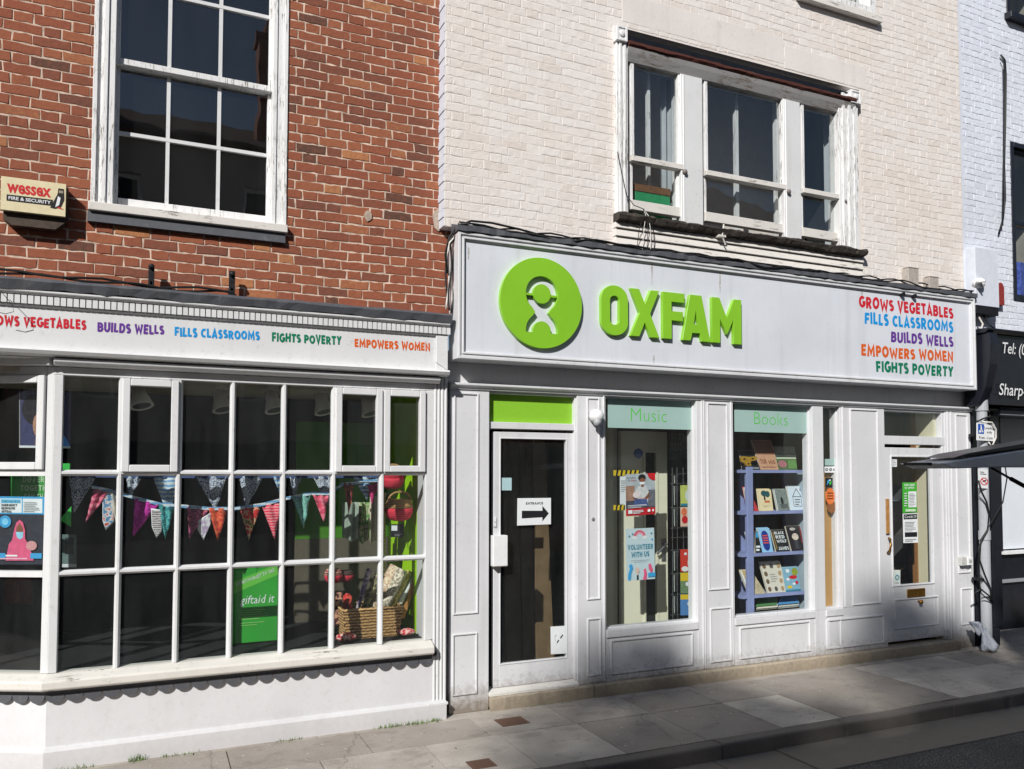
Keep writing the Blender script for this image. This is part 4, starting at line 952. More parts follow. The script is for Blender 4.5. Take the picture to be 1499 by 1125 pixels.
for s, xl, yl, xr, yr in (('GROWS VEGETABLES', -28, 474, 126, 482.3), ('BUILDS WELLS', 142.5, 485.2, 240, 489.3), ('FILLS CLASSROOMS', 255.5, 491.5, 380, 497.5), ('FIGHTS POVERTY', 398, 499.3, 499.5, 504.6), ('EMPOWERS WOMEN', 519, 507.8, 629.5, 513.4)):
    g = MB(); a0, b0 = P(xl, yl, -.1215), P(xr, yr, -.1215); put_caps(g, s, lambda u, v: a0+(b0-a0)*u+Vector((0, 0, .064*v)), C(SLC[s], .45, .05), Vector((0, -1, 0)), .25, .045, int(xl)+500); g.build('slogan', FB, 'painted slogan '+s)
cz1 = (PZ(0, 401, -.19)+PZ(666, 460, -.19))/2
zd0 = (PZ(0, 446.5, -.15)+PZ(660, 485, -.15))/2; zd1 = (PZ(0, 437, -.15)+PZ(660, 476, -.15))/2; zw = (PZ(0, 425, -.17)+PZ(664, 470, -.17))/2
g = MB(); g.prof([(-.10, fz1-.005), (-.128, fz1-.003), (-.134, zd0-.004), (-.10, zd0-.003)], LX0, LX1+.002, M_bay)
g.prof([(-.1, zd1+.012), (-.158, zd1+.014), (-.164, zd1+.024), (-.175, zw-.012), (-.175, zw), (-.1, zw+.002)], LX0, LX1+.006, M_bay)
g.box(LX0, LX1+.004, -.132, BWY, zd0-.002, zd1+.011, M_bay)
CO = g.build('cornice', RB, bevel=.002)
g = MB(); x = -2.4
while x < LX1-.01: g.box(x, x+.0305, -.152, -.1315, zd0, zd1+.01, M_bay); x += .0375
g.build('dentil_band', CO)
g = MB(); n = 80; vs = []; fs = []; rr4 = random.Random(5)
for i in range(n+1):
    x = LX0+(LX1+.02-LX0)*i/n; e = rr4.uniform(-.006, .006)
    vs += [(x, -.178+e*.5, zw+.002+rr4.uniform(-.008, .012)), (x, -.196+e, cz1-.02+rr4.uniform(-.004, .004)), (x, -.18+e, cz1+rr4.uniform(-.004, .004)), (x, BWY, cz1+.05+rr4.uniform(-.005, .005)), (x, BWY, zw+.002)]
    if i: fs += [((i-1)*5+k, i*5+k, i*5+(k+1) % 5, (i-1)*5+(k+1) % 5) for k in range(5)]
fs += [(0, 1, 2, 3, 4), (n*5+4, n*5+3, n*5+2, n*5+1, n*5)]
g.add(vs, fs, M_lead); g.build('lead_flashing', RB, 'dark lead flashing over the left cornice')
g = MB()
for k in range(2): g.tube([(-2+i*.12, -.15+.02*math.sin(i*.8+k), cz1+.018+.012*math.sin(i*1.3+k*2)+.01*k+max(0, .3-i*.02)*.1) for i in range(22)], .008, M_cable, 6)
c0 = P(4, 452, -.2); g.tube([P(0, 425, -.2), P(10, 436, -.22), P(19, 448, -.22), P(20, 456, -.22), P(8, 459, -.22), P(-6, 456, -.22)], .0022, M_cable, 6)
g.build('cable', label='thin dark cable lying on the left lead ledge', cat='cable')

# ------------------------------------------------------------------ bay window
BY = -0.06; GB = BY+.03
bz1 = PZ(93, 549, BY); bz0 = .625; zt1 = 1.945; zt2 = 1.275
colpx = [(90, 690), (175.8, 690), (261.5, 690), (340, 690), (415.5, 690), (489, 690), (560, 690), (623, 690)]
bx_ = [PX(a, b, BY) for a, b in colpx]; x0 = bx_[0]; x1 = bx_[-1]; XC = x0-.055
g = MB()
BW = thing('x', '', '')
bpy.data.objects.remove(BW)
# head and posts
g.prof([(BY-.05, bz1+.06), (BY-.075, bz1+.085), (BY-.075, bz1+.1), (BY-.02, bz1+.125), (BY+.1, bz1+.125), (BY+.1, bz1+.06)], XC-.0, x1+.1, M_bay)
g.box(XC, x1+.07, BY, BY+.07, bz1, bz1+.058, M_bay); g.box(XC, x0, BY, BY+.07, bz0, bz1, M_bay); g.box(x1, x1+.07, BY, BY+.07, bz0, bz1, M_bay)
BWF = g.build('bay_window', RB, 'white bay window of twenty-one small panes', bevel=.004)
def bar(mb, horizontal, a, b, c, mat=M_bay, y=BY):
    """glazing bar with bevelled nose"""
    w_ = .021
    if horizontal: mb.prof([(y-.0, c-.006), (y-.0, c+.008), (y+.03, c+w_), (y+.06, c+w_), (y+.06, c-w_), (y+.03, c-w_)], a, b, mat)
    else:
        q = [(c-.007, y-.002), (c+.007, y-.002), (c+w_, y+.03), (c+w_, y+.0615), (c-w_, y+.0615), (c-w_, y+.03)]
        vs = [(p[0], p[1], a) for p in q]+[(p[0], p[1], b) for p in q]; n = 6
        mb.add(vs, [tuple(range(n-1, -1, -1)), tuple(range(n, 2*n))]+[(i, (i+1) % n, (i+1) % n+n, i+n) for i in range(n)], mat)
for xq in bx_[1:-1]:
    g = MB(); bar(g, False, bz0, bz1, xq); g.build('mullion', BWF)
for zq in (zt1, zt2):
    g = MB(); bar(g, True, x0, x1, zq); g.build('transom', BWF)
for i in range(7):
    for a, b in ((zt1, bz1), (zt2, zt1), (bz0, zt2)):
        p = MB(); p.box(bx_[i]+.008, bx_[i+1]-.008, GB, GB+.004, a+.005, b-.005, M_glass); p.build('pane', BWF)
for i in (1, 5, 6):
    g = MB(); a, b = bx_[i]+.006, bx_[i+1]-.006; g.ring(a, b, zt1+.006, bz1-.004, .05, BY-.022, BY+.028, M_bay)
    for q in (.25, .75): g.box(a+(b-a)*q-.03, a+(b-a)*q+.03, BY-.024, BY, bz1-.006, bz1+.004, M_bay)
    g.build('casement', BWF, bevel=.005)
# reeded post beside the white pilaster
g = MB(); pa, pb = PX(634, 760, BY), PX(654.5, 760, BY); pz0, pz1 = PZ(640, 1027, BY), bz1+.12
g.box(pa-.03, pb, BY+.012, BWY+.2, pz0, fz0-.005, M_bay)
for i in range(4): xx = pa+(pb-pa)*(i+.5)/4; g.tube([(xx, BY+.006, pz0+.002), (xx, BY+.006, fz0-.012)], .0135, M_bay, 10)
g.box(pa-.045, pb+.004, BY-.035, BY+.1, pz0-.02, pz0, M_bay); g.build('reeded_post', RB, bevel=.002)
# canted side, turned back to the left
FA = math.radians(27); fo = Vector((XC, BY, 0))
fx = Matrix(((-math.cos(FA), math.sin(FA), 0, fo.x), (math.sin(FA), math.cos(FA), 0, fo.y), (0, 0, 1, 0), (0, 0, 0, 1)))   # (s, depth, z)
def flip(mb):   # mirrored frame: turn faces round
    mb.f = [f[::-1] for f in mb.f]; return mb
FS = [0.05, .62, 1.2]
g = MB(); g.xf = fx; g.box(.0, .05, .002, .07, bz0, bz1+.058, M_bay); g.box(1.2, 1.26, .0, .07, bz0, bz1+.058, M_bay); g.box(.05, 1.2, .0, .07, bz1, bz1+.058, M_bay)
g.box(.0, 1.25, -.06, .07, bz1+.06, bz1+.12, M_bay); flip(g); SF = g.build('bay_side', RB, 'canted left side of the bay', bevel=.003)
g = MB(); g.xf = fx; g.box(FS[1]-.021, FS[1]+.021, 0, .06, bz0, bz1, M_bay); flip(g).build('mullion', SF)
for zq in (zt1, zt2):
    g = MB(); g.xf = fx; g.box(.05, 1.2, .004, .058, zq-.02, zq+.02, M_bay); flip(g).build('transom', SF)
for i in range(2):
    g = MB(); g.xf = fx; a, b = FS[i]+.006, FS[i+1]-.006; g.ring(a, b, zt1+.022, bz1-.003, .05, -.02, .03, M_bay); flip(g).build('casement', SF, bevel=.004)
    for a, b in ((zt1, bz1), (zt2, zt1), (bz0, zt2)):
        g = MB(); g.xf = fx; g.box(FS[i]+.01, FS[i+1]-.01, .03, .034, a+.01, b-.01, M_glass); flip(g).build('pane', SF)
# cill, scalloped lead apron, rendered stall riser, plinth
sb = Vector((-math.cos(FA), math.sin(FA)))
def offs(d):    # outline (front corner, far left end) pushed out by d
    nb = Vector((-math.sin(FA), -math.cos(FA))); c = Vector((XC, BY-d)); 
    k = math.tan(FA/2)*d; c0 = Vector((XC-k, BY-d)); e0 = c0+sb*(1.25); return c0, e0
def sweep(mb, prof, xr, mat):     # prof: (d, z) outward distance; runs xr -> corner -> back left
    n = len(prof); vs = []
    for d, z in prof:
        c0, e0 = offs(d); vs += [(xr, BY-d, z), (c0.x, c0.y, z), (e0.x, e0.y, z)]
    fs = []
    for i in range(n):
        j = (i+1) % n
        for k in range(2): fs.append((i*3+k, i*3+k+1, j*3+k+1, j*3+k))
    fs += [tuple(i*3 for i in range(n)), tuple(i*3+2 for i in range(n-1, -1, -1))]
    mb.add(vs, fs, mat)
g = MB(); sxr = PX(635.5, 945, BY-.07)
sweep(g, [(-.09, bz0+.002), (.0, bz0-.002), (.075, bz0-.03), (.085, bz0-.04), (.085, bz0-.085), (.07, bz0-.1), (-.09, bz0-.1)], sxr, M_sillw); g.build('window_sill', RB, 'cream weathered sill of the bay', bevel=.004)
g = MB(); sweep(g, [(.018, bz0-.101), (.018, bz0-.15), (.0, bz0-.15), (.0, bz0-.101)], sxr-.0, M_lead)
c0, e0 = offs(.018); zS = bz0-.135; tot = sxr-c0.x; ns = 24; wS = tot/ns
def scal(org, dr, nrm, n):
    for i in range(n):
        ctr = org+dr*(wS*(i+.5)); pts = []
        for k in range(13):
            a = math.pi*k/12; q = ctr+dr*(wS*.49*math.cos(a)); pts.append((q.x, q.y, zS-.055*math.sin(a)))
        bk = [(p[0]-nrm.x*.012, p[1]-nrm.y*.012, p[2]) for p in pts]; e = .006
        fr = [(p[0]+nrm.x*e, p[1]+nrm.y*e, p[2]) for p in pts]; N = 13
        f = [tuple(range(N))]+[(k, k+1, N+k+1, N+k) for k in range(N-1)]
        g.add(fr+bk, f, M_lead)
scal(c0, Vector((1, 0)), Vector((0, -1)), ns); scal(c0, sb, Vector((-math.sin(FA), -math.cos(FA))), 10)
g.build('lead_apron', RB, 'dark scalloped lead apron under the bay sill')
g = MB(); sweep(g, [(.0, -.03), (.0, bz0-.1), (-.08, bz0-.1), (-.08, -.03)], PX(636, 1000, BY), M_render)
g.build('stall_riser', RB)
g = MB(); pzt = (PZ(62, 1094, BY-.02)+PZ(650, 1028, BY-.02))/2
sweep(g, [(.03, -.03), (.034, pzt-.02), (.024, pzt-.004), (.0, pzt+.006), (-.05, pzt+.006), (-.05, -.03)], PX(654, 1030, BY-.03), M_render); g.build('plinth', RB, bevel=.003)
g = MB(); v = P(637, 957, BY-.06); g.lathe([(.006, 0), (.02, .008), (.022, .03), (.01, .04)], M_iron, (v.x, BY-.02, v.z), 10, 'Y'); g.box(v.x-.02, v.x+.004, BY-.05, BY+.01, v.z-.012, v.z+.012, M_iron); g.build('sill_stop', RB)
# room in the bay: bed, dark backing, green side wall
IX0, IX1 = XC-1.25, PX(628, 760, .1)
room(RB, -2.6, 2.1, .46, 4.4, .1, 2.9, M_dark, M_vdark, M_room, 'shop_interior')
g = MB(); g.prism([(0, 0)]*3, 0, 1, M_vdark) if False else None
vs = [(x1+.06, BY+.065, 0), (XC+.03, BY+.065, 0), (XC-.9, BY+.065+.9*math.tan(FA), 0), (-1.5, .8, 0), (-1.5, 1.5, 0), (x1+.06, 1.5, 0)]
g.add([(a, b, bz0-.07) for a, b, _ in vs]+[(a, b, bz0-.012) for a, b, _ in vs], [tuple(range(5, -1, -1)), tuple(range(6, 12))]+[(i, (i+1) % 6, 6+(i+1) % 6, 6+i) for i in range(6)], M_vdark); g.build('window_bed', RB)
g = MB(); g.box(x1+.035, x1+.075, BY+.071, 1.3, bz0-.01, 2.75, M_lime); g.build('display_side', RB, 'lime green side wall of the window display')
g = MB(); xs0 = PX(432, 800, 1.15); g.box(xs0, x1+.034, 1.15, 1.19, 1.35, 2.4, C((70, 130, 30), .6, .05)); g.box(xs0, x1+.034, 1.148, 1.19, bz0-.01, 1.348, C((96, 88, 76), .8, .1)); g.build('display_back', RB, 'green and brown panel at the back of the window display')  # upper part is the lime wall colour darkened to hold its shade
g = MB(); g.box(-1.5, x1+.03, .05, 1.5, bz1+.03, bz1+.06, C((190, 180, 165), .8, .1, 4)); g.build('display_ceiling', RB)
# fascia underside closes the gap over the canted side
g = MB(); g.box(LX0, XC+.3, -.1, .5, fz0-.012, fz0-.002, M_bay)
for i in range(9): g.box(LX0, XC-.05, -.095+i*.062, -.04+i*.062, fz0-.02, fz0-.0125, M_bay)
g.build('soffit', RB, bevel=.002)
g = MB(); g.box(-4.2, -1.62, BWY+.1, .4, 0, 3.2, M_dark); g.build('side_wall', RB)
#@@RIGHT
# ------------------------------------------------------------------ neighbour on the right
NB = thing('white_building', 'cool white painted brick building with black framed windows above a black shopfront', 'building', (10.5, .5, 0))
NY = -0.03; NX0 = XR+.001
wA = (PX(1473, 30, NY), PX(1473, 30, NY)+1.1, PZ(1474, 22, NY), 8.75); wB = (PX(1480, 300, NY), PX(1480, 300, NY)+1.2, PZ(1481, 440, NY), PZ(1480, 207, NY))
g = MB(); NZ0 = PZ(1440, 500, NY)
brickwall(g, NX0+.06, 13.5, NZ0, 8.8, NY, [wA, wB], M_bluew, M_bluewm, proud=.0045, jit=.005, inset=.007, jt=.006, seed=77, back=.25, wav=.006)
g.box(NX0, NX0+.058, NY-.015, .2, 3.9, 8.8, M_bluewm); g.build('wall', NB)
g = MB(); g.prof([(-.15, 8.8), (4, 11), (4, 10.8), (-.1, 8.7)], NX0, 13.5, C((84, 70, 62), .9, .3, 8)); g.build('roof', NB)
for hw, lab in ((wA, 'black framed upper window'), (wB, 'black framed first floor window')):
    f = MB(); f.ring(hw[0], hw[1], hw[2], hw[3], .06, NY-.012, NY+.14, M_blackpaint); f.box(hw[0]+.06, hw[1]-.06, NY+.02, NY+.1, (hw[2]+hw[3])/2-.025, (hw[2]+hw[3])/2+.025, M_blackpaint)
    f.ring(hw[0]+.062, hw[1]-.062, hw[2]+.062, hw[3]-.062, .035, NY+.03, NY+.1, M_blackpaint)
    if hw is wA: f.prof([(NY-.09, hw[2]-.07), (NY-.09, hw[2]-.0), (NY+.05, hw[2]+.02), (NY+.05, hw[2]-.07)], hw[0]-.04, hw[1]+.04, M_blackpaint)
    o = f.build('window', NB, lab, bevel=.004)
    p = MB(); p.box(hw[0]+.08, hw[1]-.08, NY+.06, NY+.064, hw[2]+.08, hw[3]-.08, M_glass); p.build('pane', o)
    room(NB, hw[0]-.1, hw[1]+.1, .24, 2, hw[2]-.3, hw[3]+.1, M_room, M_dark, M_room)
g = MB(); v = P(1494, 330, NY+.2); 
g.add([(v.x-.25+.1*i, NY+.2+.03*math.sin(i*2), z) for z in (wB[2]+.1, wB[2]+.55) for i in range(12)], [(i, i+1, 13+i, 12+i) for i in range(11)], fabric((40, 60, 150), (70, 90, 180), 20))
o = g.build('curtain', label='blue curtain low inside the black framed first floor window', cat='curtain'); o.modifiers.new('s', 'SOLIDIFY').thickness = .004
# cable loop, trunking box, floodlight
g = MB(); g.tube([P(1465, 80, NY-.03), P(1471, 88, NY-.03), P(1472.5, 110, NY-.025), P(1471.5, 180, NY-.03), P(1470, 240, NY-.025), P(1471.5, 290, NY-.03), P(1468, 322, NY-.03), P(1462, 342, NY-.03)], .011, M_cable, 7)
g.tube([P(1466, 82, NY-.05), P(1469.5, 92, NY-.05), P(1470, 140, NY-.045), P(1470, 225, NY-.05), P(1468, 330, NY-.05)], .007, M_cable, 6); g.build('wall_cable', label='black cable hanging down the cool white wall', cat='cable', smooth=True)
YB2 = NY-.14; q = R4(1428, 1462, 361, 446, YB2); g = MB(); g.box(q[0], q[1], YB2, NY-.008, q[2], q[3], M_bluewm); g.box(q[0]+.01, q[1]+.0, YB2+.01, NY-.008, q[2]-.09, q[2]-.001, M_iron)
g.tube([((q[0]+q[1])/2-.1, YB2+.06, q[2]-.08), ((q[0]+q[1])/2-.05, YB2+.03, q[2]-.2), (q[0]+.1, YB2+.05, q[2]-.32)], .012, M_cablew, 6); g.tube([((q[0]+q[1])/2, YB2+.06, q[2]-.08), ((q[0]+q[1])/2+.05, YB2+.03, q[2]-.2), ((q[0]+q[1])/2+.4, YB2+.05, q[2]-.3)], .01, M_cable, 6)
g.build('trunking_box', label='tall white cable trunking box on the wall above the black shop sign', cat='trunking box', bevel=.006)
g = MB(); v = P(1435, 414, YB2-.03); g.lathe([(.01, -.05), (.05, -.03), (.06, .0), (.055, .05), (.03, .07)], M_white, (v.x, YB2, v.z), 14, 'Y'); g.lathe([(.02, 0), (.012, .1)], M_white, (v.x-.06, YB2-.03, v.z+.0), 8, 'Y'); g.build('security_lamp', label='small white security lamp beside the trunking box', cat='lamp', smooth=True)
g = MB(); q = R4(1463, 1469, 419, 446, NY-.06); g.box(q[0], q[1], NY-.07, NY, q[2], q[3], C((140, 50, 46), .7, .3)); g.lathe([(.05, 0), (.05, .05)], C((140, 50, 46), .7, .3), ((q[0]+q[1])/2, NY-.005, q[3]), 12, 'Y'); g.build('alarm_case', label='dull red narrow case right of the white trunking box', cat='alarm')
# black fascia sign
KY = -.22; BXa = PX(1464, 540, KY-.12); bxl = PX(1437, 540, KY)
kz1 = PZ(1476, 492, KY); kz0 = PZ(1476, 585, KY)-.06
BS = thing('shop_sign', 'black fascia sign with white lettering Tel and Sharp cut by the right edge', 'shop sign', (11, 0, kz0))
g = MB(); g.prof([(KY, kz0), (KY-.03, kz1), (.0, kz1), (.0, kz0)], BXa, 13.5, M_blackpaint); g.build('panel', BS, bevel=.004)
g = MB(); g.prof([(KY-.06, kz1+.001), (KY-.1, kz1+.03), (KY-.1, kz1+.05), (0, kz1+.06), (0, kz1+.001)], bxl-.02, 13.5, M_blackpaint); g.build('cornice', BS, bevel=.004)
g = MB(); pr = [(0, kz1), (KY-.1, kz1), (KY-.12, kz1-.12), (KY-.1, kz1-.35), (KY-.04, kz1-.6), (KY+.06, kz0-.02), (0, kz0-.02)]; g.prof(pr, bxl, BXa-.002, M_blackpaint); g.build('console', BS, bevel=.012, seg=2)
g = MB(); put_text(g, 'Tel: (0', P(1468, 516.5, KY-.035), P(1468, 516.5, KY-.035)+Vector((.40, 0, 0)), .125, M_white, bold=.004, shear=.2, off=.0); put_text(g, 'Sharp-Edge', P(1460.5, 578.5, KY-.02), P(1460.5, 578.5, KY-.02)+Vector((1.72, 0, 0)), .15, M_white, bold=.01, shear=.2, off=.025) if False else None
g.build('lettering', BS, 'slanted white lettering Tel'); g = MB(); put_text(g, 'Sharp-I', P(1462.5, 577.5, KY-.035), P(1462.5, 577.5, KY-.035)+Vector((.52, 0, 0)), .13, M_white, bold=.004, shear=.2, off=.0); g.build('lettering', BS)
# its shopfront
pz = PZ(1430, 600)
g = MB(); g.box(PX(1424.5, 760), PX(1436, 760), -.02, .5, 0, kz0-.02, M_blackpaint); g.box(PX(1448, 760), PX(1462, 760), -.03, .5, 0.2, kz0-.02, M_blackpaint)
PL = PX(1441, 930, -.12); PR2 = PX(1467, 930, -.12); g2 = MB(); g2.box(PL+.12, PR2, -.1, .5, 0, .2, M_blackpaint); g2.box(PL+.14, PR2-.02, -.07, .5, .2, .23, M_blackpaint)
g.build('pilaster', NB, bevel=.006); g2.build('pilaster_base', NB, bevel=.006)
sX = PX(1462, 760, .5); g = MB(); g.box(sX-.4, 13.5, .5, .56, .0, PZ(1466, 806, .5)-.04, M_blackpaint); g.box(sX-.1, 13.5, .46, .5, .58, .62, C((150, 152, 158), .4, .1)); g.box(sX-.4, 13.5, .5, .56, PZ(1466, 640, .5)+.6, 3.6, M_blackpaint); g.build('shopfront', NB, bevel=.003)
g = MB(); g.box(sX+.03, 13.5, .51, .54, PZ(1466, 804, .5), PZ(1466, 640, .5)+.6, C((226, 232, 240), .4, .04, 3)); WP = g.build('blind', NB, 'white blind filling the black shop window')
g = MB(); z0 = PZ(1466, 806, .5)-.04; g.box(sX-.0, 13.5, .44, .56, z0, z0+.036, M_white); g.box(sX, sX+.028, .47, .56, z0+.036, 3.2, M_blackpaint); g.build('window_frame', NB)
g = MB(); g.box(NX0, 13.5, .0, .6, kz0-.08, kz0-.04, M_blackpaint); g.box(PX(1462, 600, -.1), 13.5, -.12, .0, kz0-.1, kz0-.05, C((120, 124, 132), .5)); g.box(NX0, 13.5, .6, .8, 0, 3.7, M_black); g.build('soffit', NB)
# drainpipe with signs
M_pipe = paint('grey_pipe_paint', (176, 180, 186), .5, .4, (110, 108, 106), streak=.3)
py_ = -.13; xp = PX(1440.5, 750, py_); rp = .054
g = MB(); zt = PZ(1438, 583, py_); g.tube([(xp, py_, .12), (xp, py_, zt-.0)], rp, M_pipe, 18); g.tube([(xp, py_, zt-.14), (xp, py_, zt)], rp*1.22, M_pipe, 18); g.tube([(xp, py_, 1.2), (xp, py_, 1.3)], rp*1.15, M_pipe, 18)
g.tube([(xp, py_, .14), (xp, py_-.02, .06), (xp, py_-.1, .02)], rp, M_pipe, 14)
for z in (.75, 2.35): g.box(xp-.09, xp+.09, py_-.02, py_+.1, z, z+.03, M_iron)
g.build('drainpipe', label='grey drainpipe on the black pilaster, wound with cables', cat='drainpipe', smooth=False, bevel=0)
g = MB()
def pp(x, y, d=.07): return P(x, y, py_-d)
g.tube([pp(1448, 600), pp(1449, 609), pp(1438, 613, .09), pp(1430, 617)], .01, M_cable, 6)
g.tube([pp(1436, 617), pp(1452, 618, .1), pp(1458, 628, .1), pp(1458, 640, .1), pp(1452, 653), pp(1447, 647)], .009, M_cablew, 6)
g.tube([pp(1432.5, 703), pp(1436, 718), pp(1444, 734, .08), pp(1448, 752), pp(1446, 775), pp(1436, 790, .09), pp(1434, 820), pp(1441, 840, .08), pp(1450, 862), pp(1452, 880)], .01, M_cable, 6)
g.tube([pp(1471, 680, .0), pp(1474, 700, .0), pp(1468, 735, 0), pp(1450, 765, .05), pp(1433, 800), pp(1433, 845), pp(1436, 868), pp(1452, 882)], .007, M_cable, 6)
g.tube([pp(1427, 868), pp(1436, 862, .09), pp(1448, 872), pp(1454, 882)], .009, M_cable, 6)
g.build('pipe_cable', label='dark and pale cables looped round the grey drainpipe', cat='cables', smooth=True)
Y_s = py_-.075; M_sg = C((236, 238, 240), .4, .03); M_bl = C((22, 80, 178), .4, .04); M_ink = C((34, 34, 40), .6)
card('loading_sign', PQ([(1430, 618.5), (1456, 621), (1455.5, 645.5), (1430, 644)], Y_s), .006, M_sg, [('r', .06, .38, .4, .95, M_bl), ('p', [(.2, .9), (.25, .9), (.3, .62), (.36, .5), (.3, .46), (.24, .6), (.16, .6), (.1, .5), (.13, .44), (.2, .52)], M_sg), ('d', .18, .52, .06, .07, M_sg), ('t', 'Loading', .43, .97, .68, .16, M_ink), ('t', 'only', .55, .85, .44, .16, M_ink), ('t', '8 am - 6 pm', .12, .9, .1, .16, M_ink)], 'white and blue plate reading Loading only 8 am - 6 pm on the grey drainpipe', 'sign')
M_redp = C((206, 44, 50), .5, .04)
card('warning_sign', PQ([(1432.5, 686), (1446, 687), (1446, 715), (1432.5, 713.5)], py_-.062), .004, M_sg, [('r', .15, .82, .6, .86, M_ink), ('r', .15, .72, .8, .76, M_ink), ('a', .6, .36, .34, .44, .48, 0, 360, M_redp), ('p', [(.4, .3), (.85, .4), (.8, .45), (.5, .42)], M_ink), ('p', [(.3, .46), (.36, .5), (.9, .26), (.86, .22)], M_redp)], 'small white notice with a red ring wrapped on the drainpipe under the loading plate', 'sign')
# grey kerbside canopy with black strut (only its pointed end reaches into the photo)
yc = -2.8; M_can = paint('grey_canopy', (196, 202, 210), .4, .25, (90, 92, 96), streak=.2)
def xz(x, y, Y): v = P(x, y, Y); return (v.x, v.z)
ex = lambda p, q, k: (q[0]+(q[0]-p[0])*k, q[1]+(q[1]-p[1])*k)
a_, b_, c_, d_2 = xz(1398, 685.5, yc), xz(1377, 678, yc), xz(1499, 659, yc), xz(1499, 682.5, yc)
cA, cB = xz(1398, 684, yc), xz(1376, 677.5, yc)
CN = thing('canopy', 'grey flat canopy with a pointed end jutting in at the right edge above the pavement', 'canopy', (7.6, yc+.2, -.1))
g = MB(); g.prism([b_, ex(b_, c_, .9), ex(a_, d_2, .9), a_], yc, yc+.3, M_can); g.build('roof_panel', CN, bevel=.005)
g = MB(); g.prism([xz(1405, 669.5, yc), xz(1426, 663, yc), ex(xz(1426, 663, yc), xz(1499, 650.5, yc), .9), ex(xz(1405, 672, yc), xz(1499, 658, yc), .9)], yc+.04, yc+.26, M_blackpaint); g.build('top_rail', CN, bevel=.004)
g = MB(); v = P(1374, 678.5, yc); g.box(v.x-.012, v.x+.02, yc+.06, yc+.24, v.z-.01, v.z+.008, M_black); g.build('end_hook', CN)
g = MB(); q0 = P(1450, 684, yc+.15); q1 = P(1499, 711, yc+.15); g.tube([q0, q0+(q1-q0)*.6], .008, M_black, 8); g.tube([q0+(q1-q0)*.6, q0+(q1-q0)*5.5], .014, M_black, 8); g.build('strut', CN, smooth=True)
g = MB(); xe = ex(a_, d_2, .9)[0]; g.tube([(xe-.06, yc+.15, -.1), (xe-.06, yc+.15, ex(a_, d_2, .9)[1]+.02)], .03, M_black, 10); g.build('post', CN)
# white cloth bag at the pipe foot
def blob(mb, c, r, mat, seed, n=18, m=12, sc=(1, 1, 1), amp=.25):
    rq = random.Random(seed); ph = [(rq.uniform(0, 6), rq.uniform(2, 6), rq.uniform(2, 6)) for _ in range(5)]
    vs = []
    for j in range(m+1):
        t = math.pi*j/m
        for i in range(n):
            a = 2*math.pi*i/n; k = 1+amp*sum(math.sin(p+q*a+s*t) for p, q, s in [(x[0], round(x[1]), round(x[2])) for x in ph])/3
            vs.append(Vector(c)+Vector((math.sin(t)*math.cos(a)*sc[0], math.sin(t)*math.sin(a)*sc[1], math.cos(t)*sc[2]))*r*k)
    mb.add(vs, [(j*n+i, (j+1)*n+i, (j+1)*n+(i+1) % n, j*n+(i+1) % n) for j in range(m) for i in range(n)], mat)
g = MB(); M_bag = fabric((206, 212, 222), (150, 158, 172), 9)
def drape(mb, top, h, r0, r1, seed, lean=(0, 0)):
    rq = random.Random(seed); n, m = 26, 9; vs = []; ph = rq.uniform(0, 6)
    for j in range(m+1):
        t = j/m; r = r0+(r1-r0)*t**1.3*(1-.35*max(0, t-.75)*4*.5)
        for i in range(n):
            a = 2*math.pi*i/n; k = 1+.3*math.sin(a*5+ph+t*1.5)*(1-.3*t)+.14*math.sin(a*9+ph*2-t*2); vs.append((top.x+lean[0]*t+r*k*math.cos(a), top.y+lean[1]*t+r*.6*k*math.sin(a), top.z-h*t+.02*math.sin(a*4+ph)*t))
    mb.add(vs, [(j*n+i, j*n+(i+1) % n, (j+1)*n+(i+1) % n, (j+1)*n+i)[::-1] for j in range(m) for i in range(n)]+[tuple(range(n)), tuple(range((m+1)*n-1, m*n-1, -1))], M_bag)
drape(g, P(1440, 921, -.22), .21, .03, .1, 2, (.05, -.04)); drape(g, P(1426, 910, -.17), .13, .055, .045, 5, (.07, -.03)); v2 = P(1439, 922, -.21); blob(g, (v2.x, -.21, v2.z), .034, M_bag, 8, sc=(1.3, .8, .8))
g.build('bag', label='crumpled white cloth bag knotted round the foot of the drainpipe', cat='bag', smooth=True)

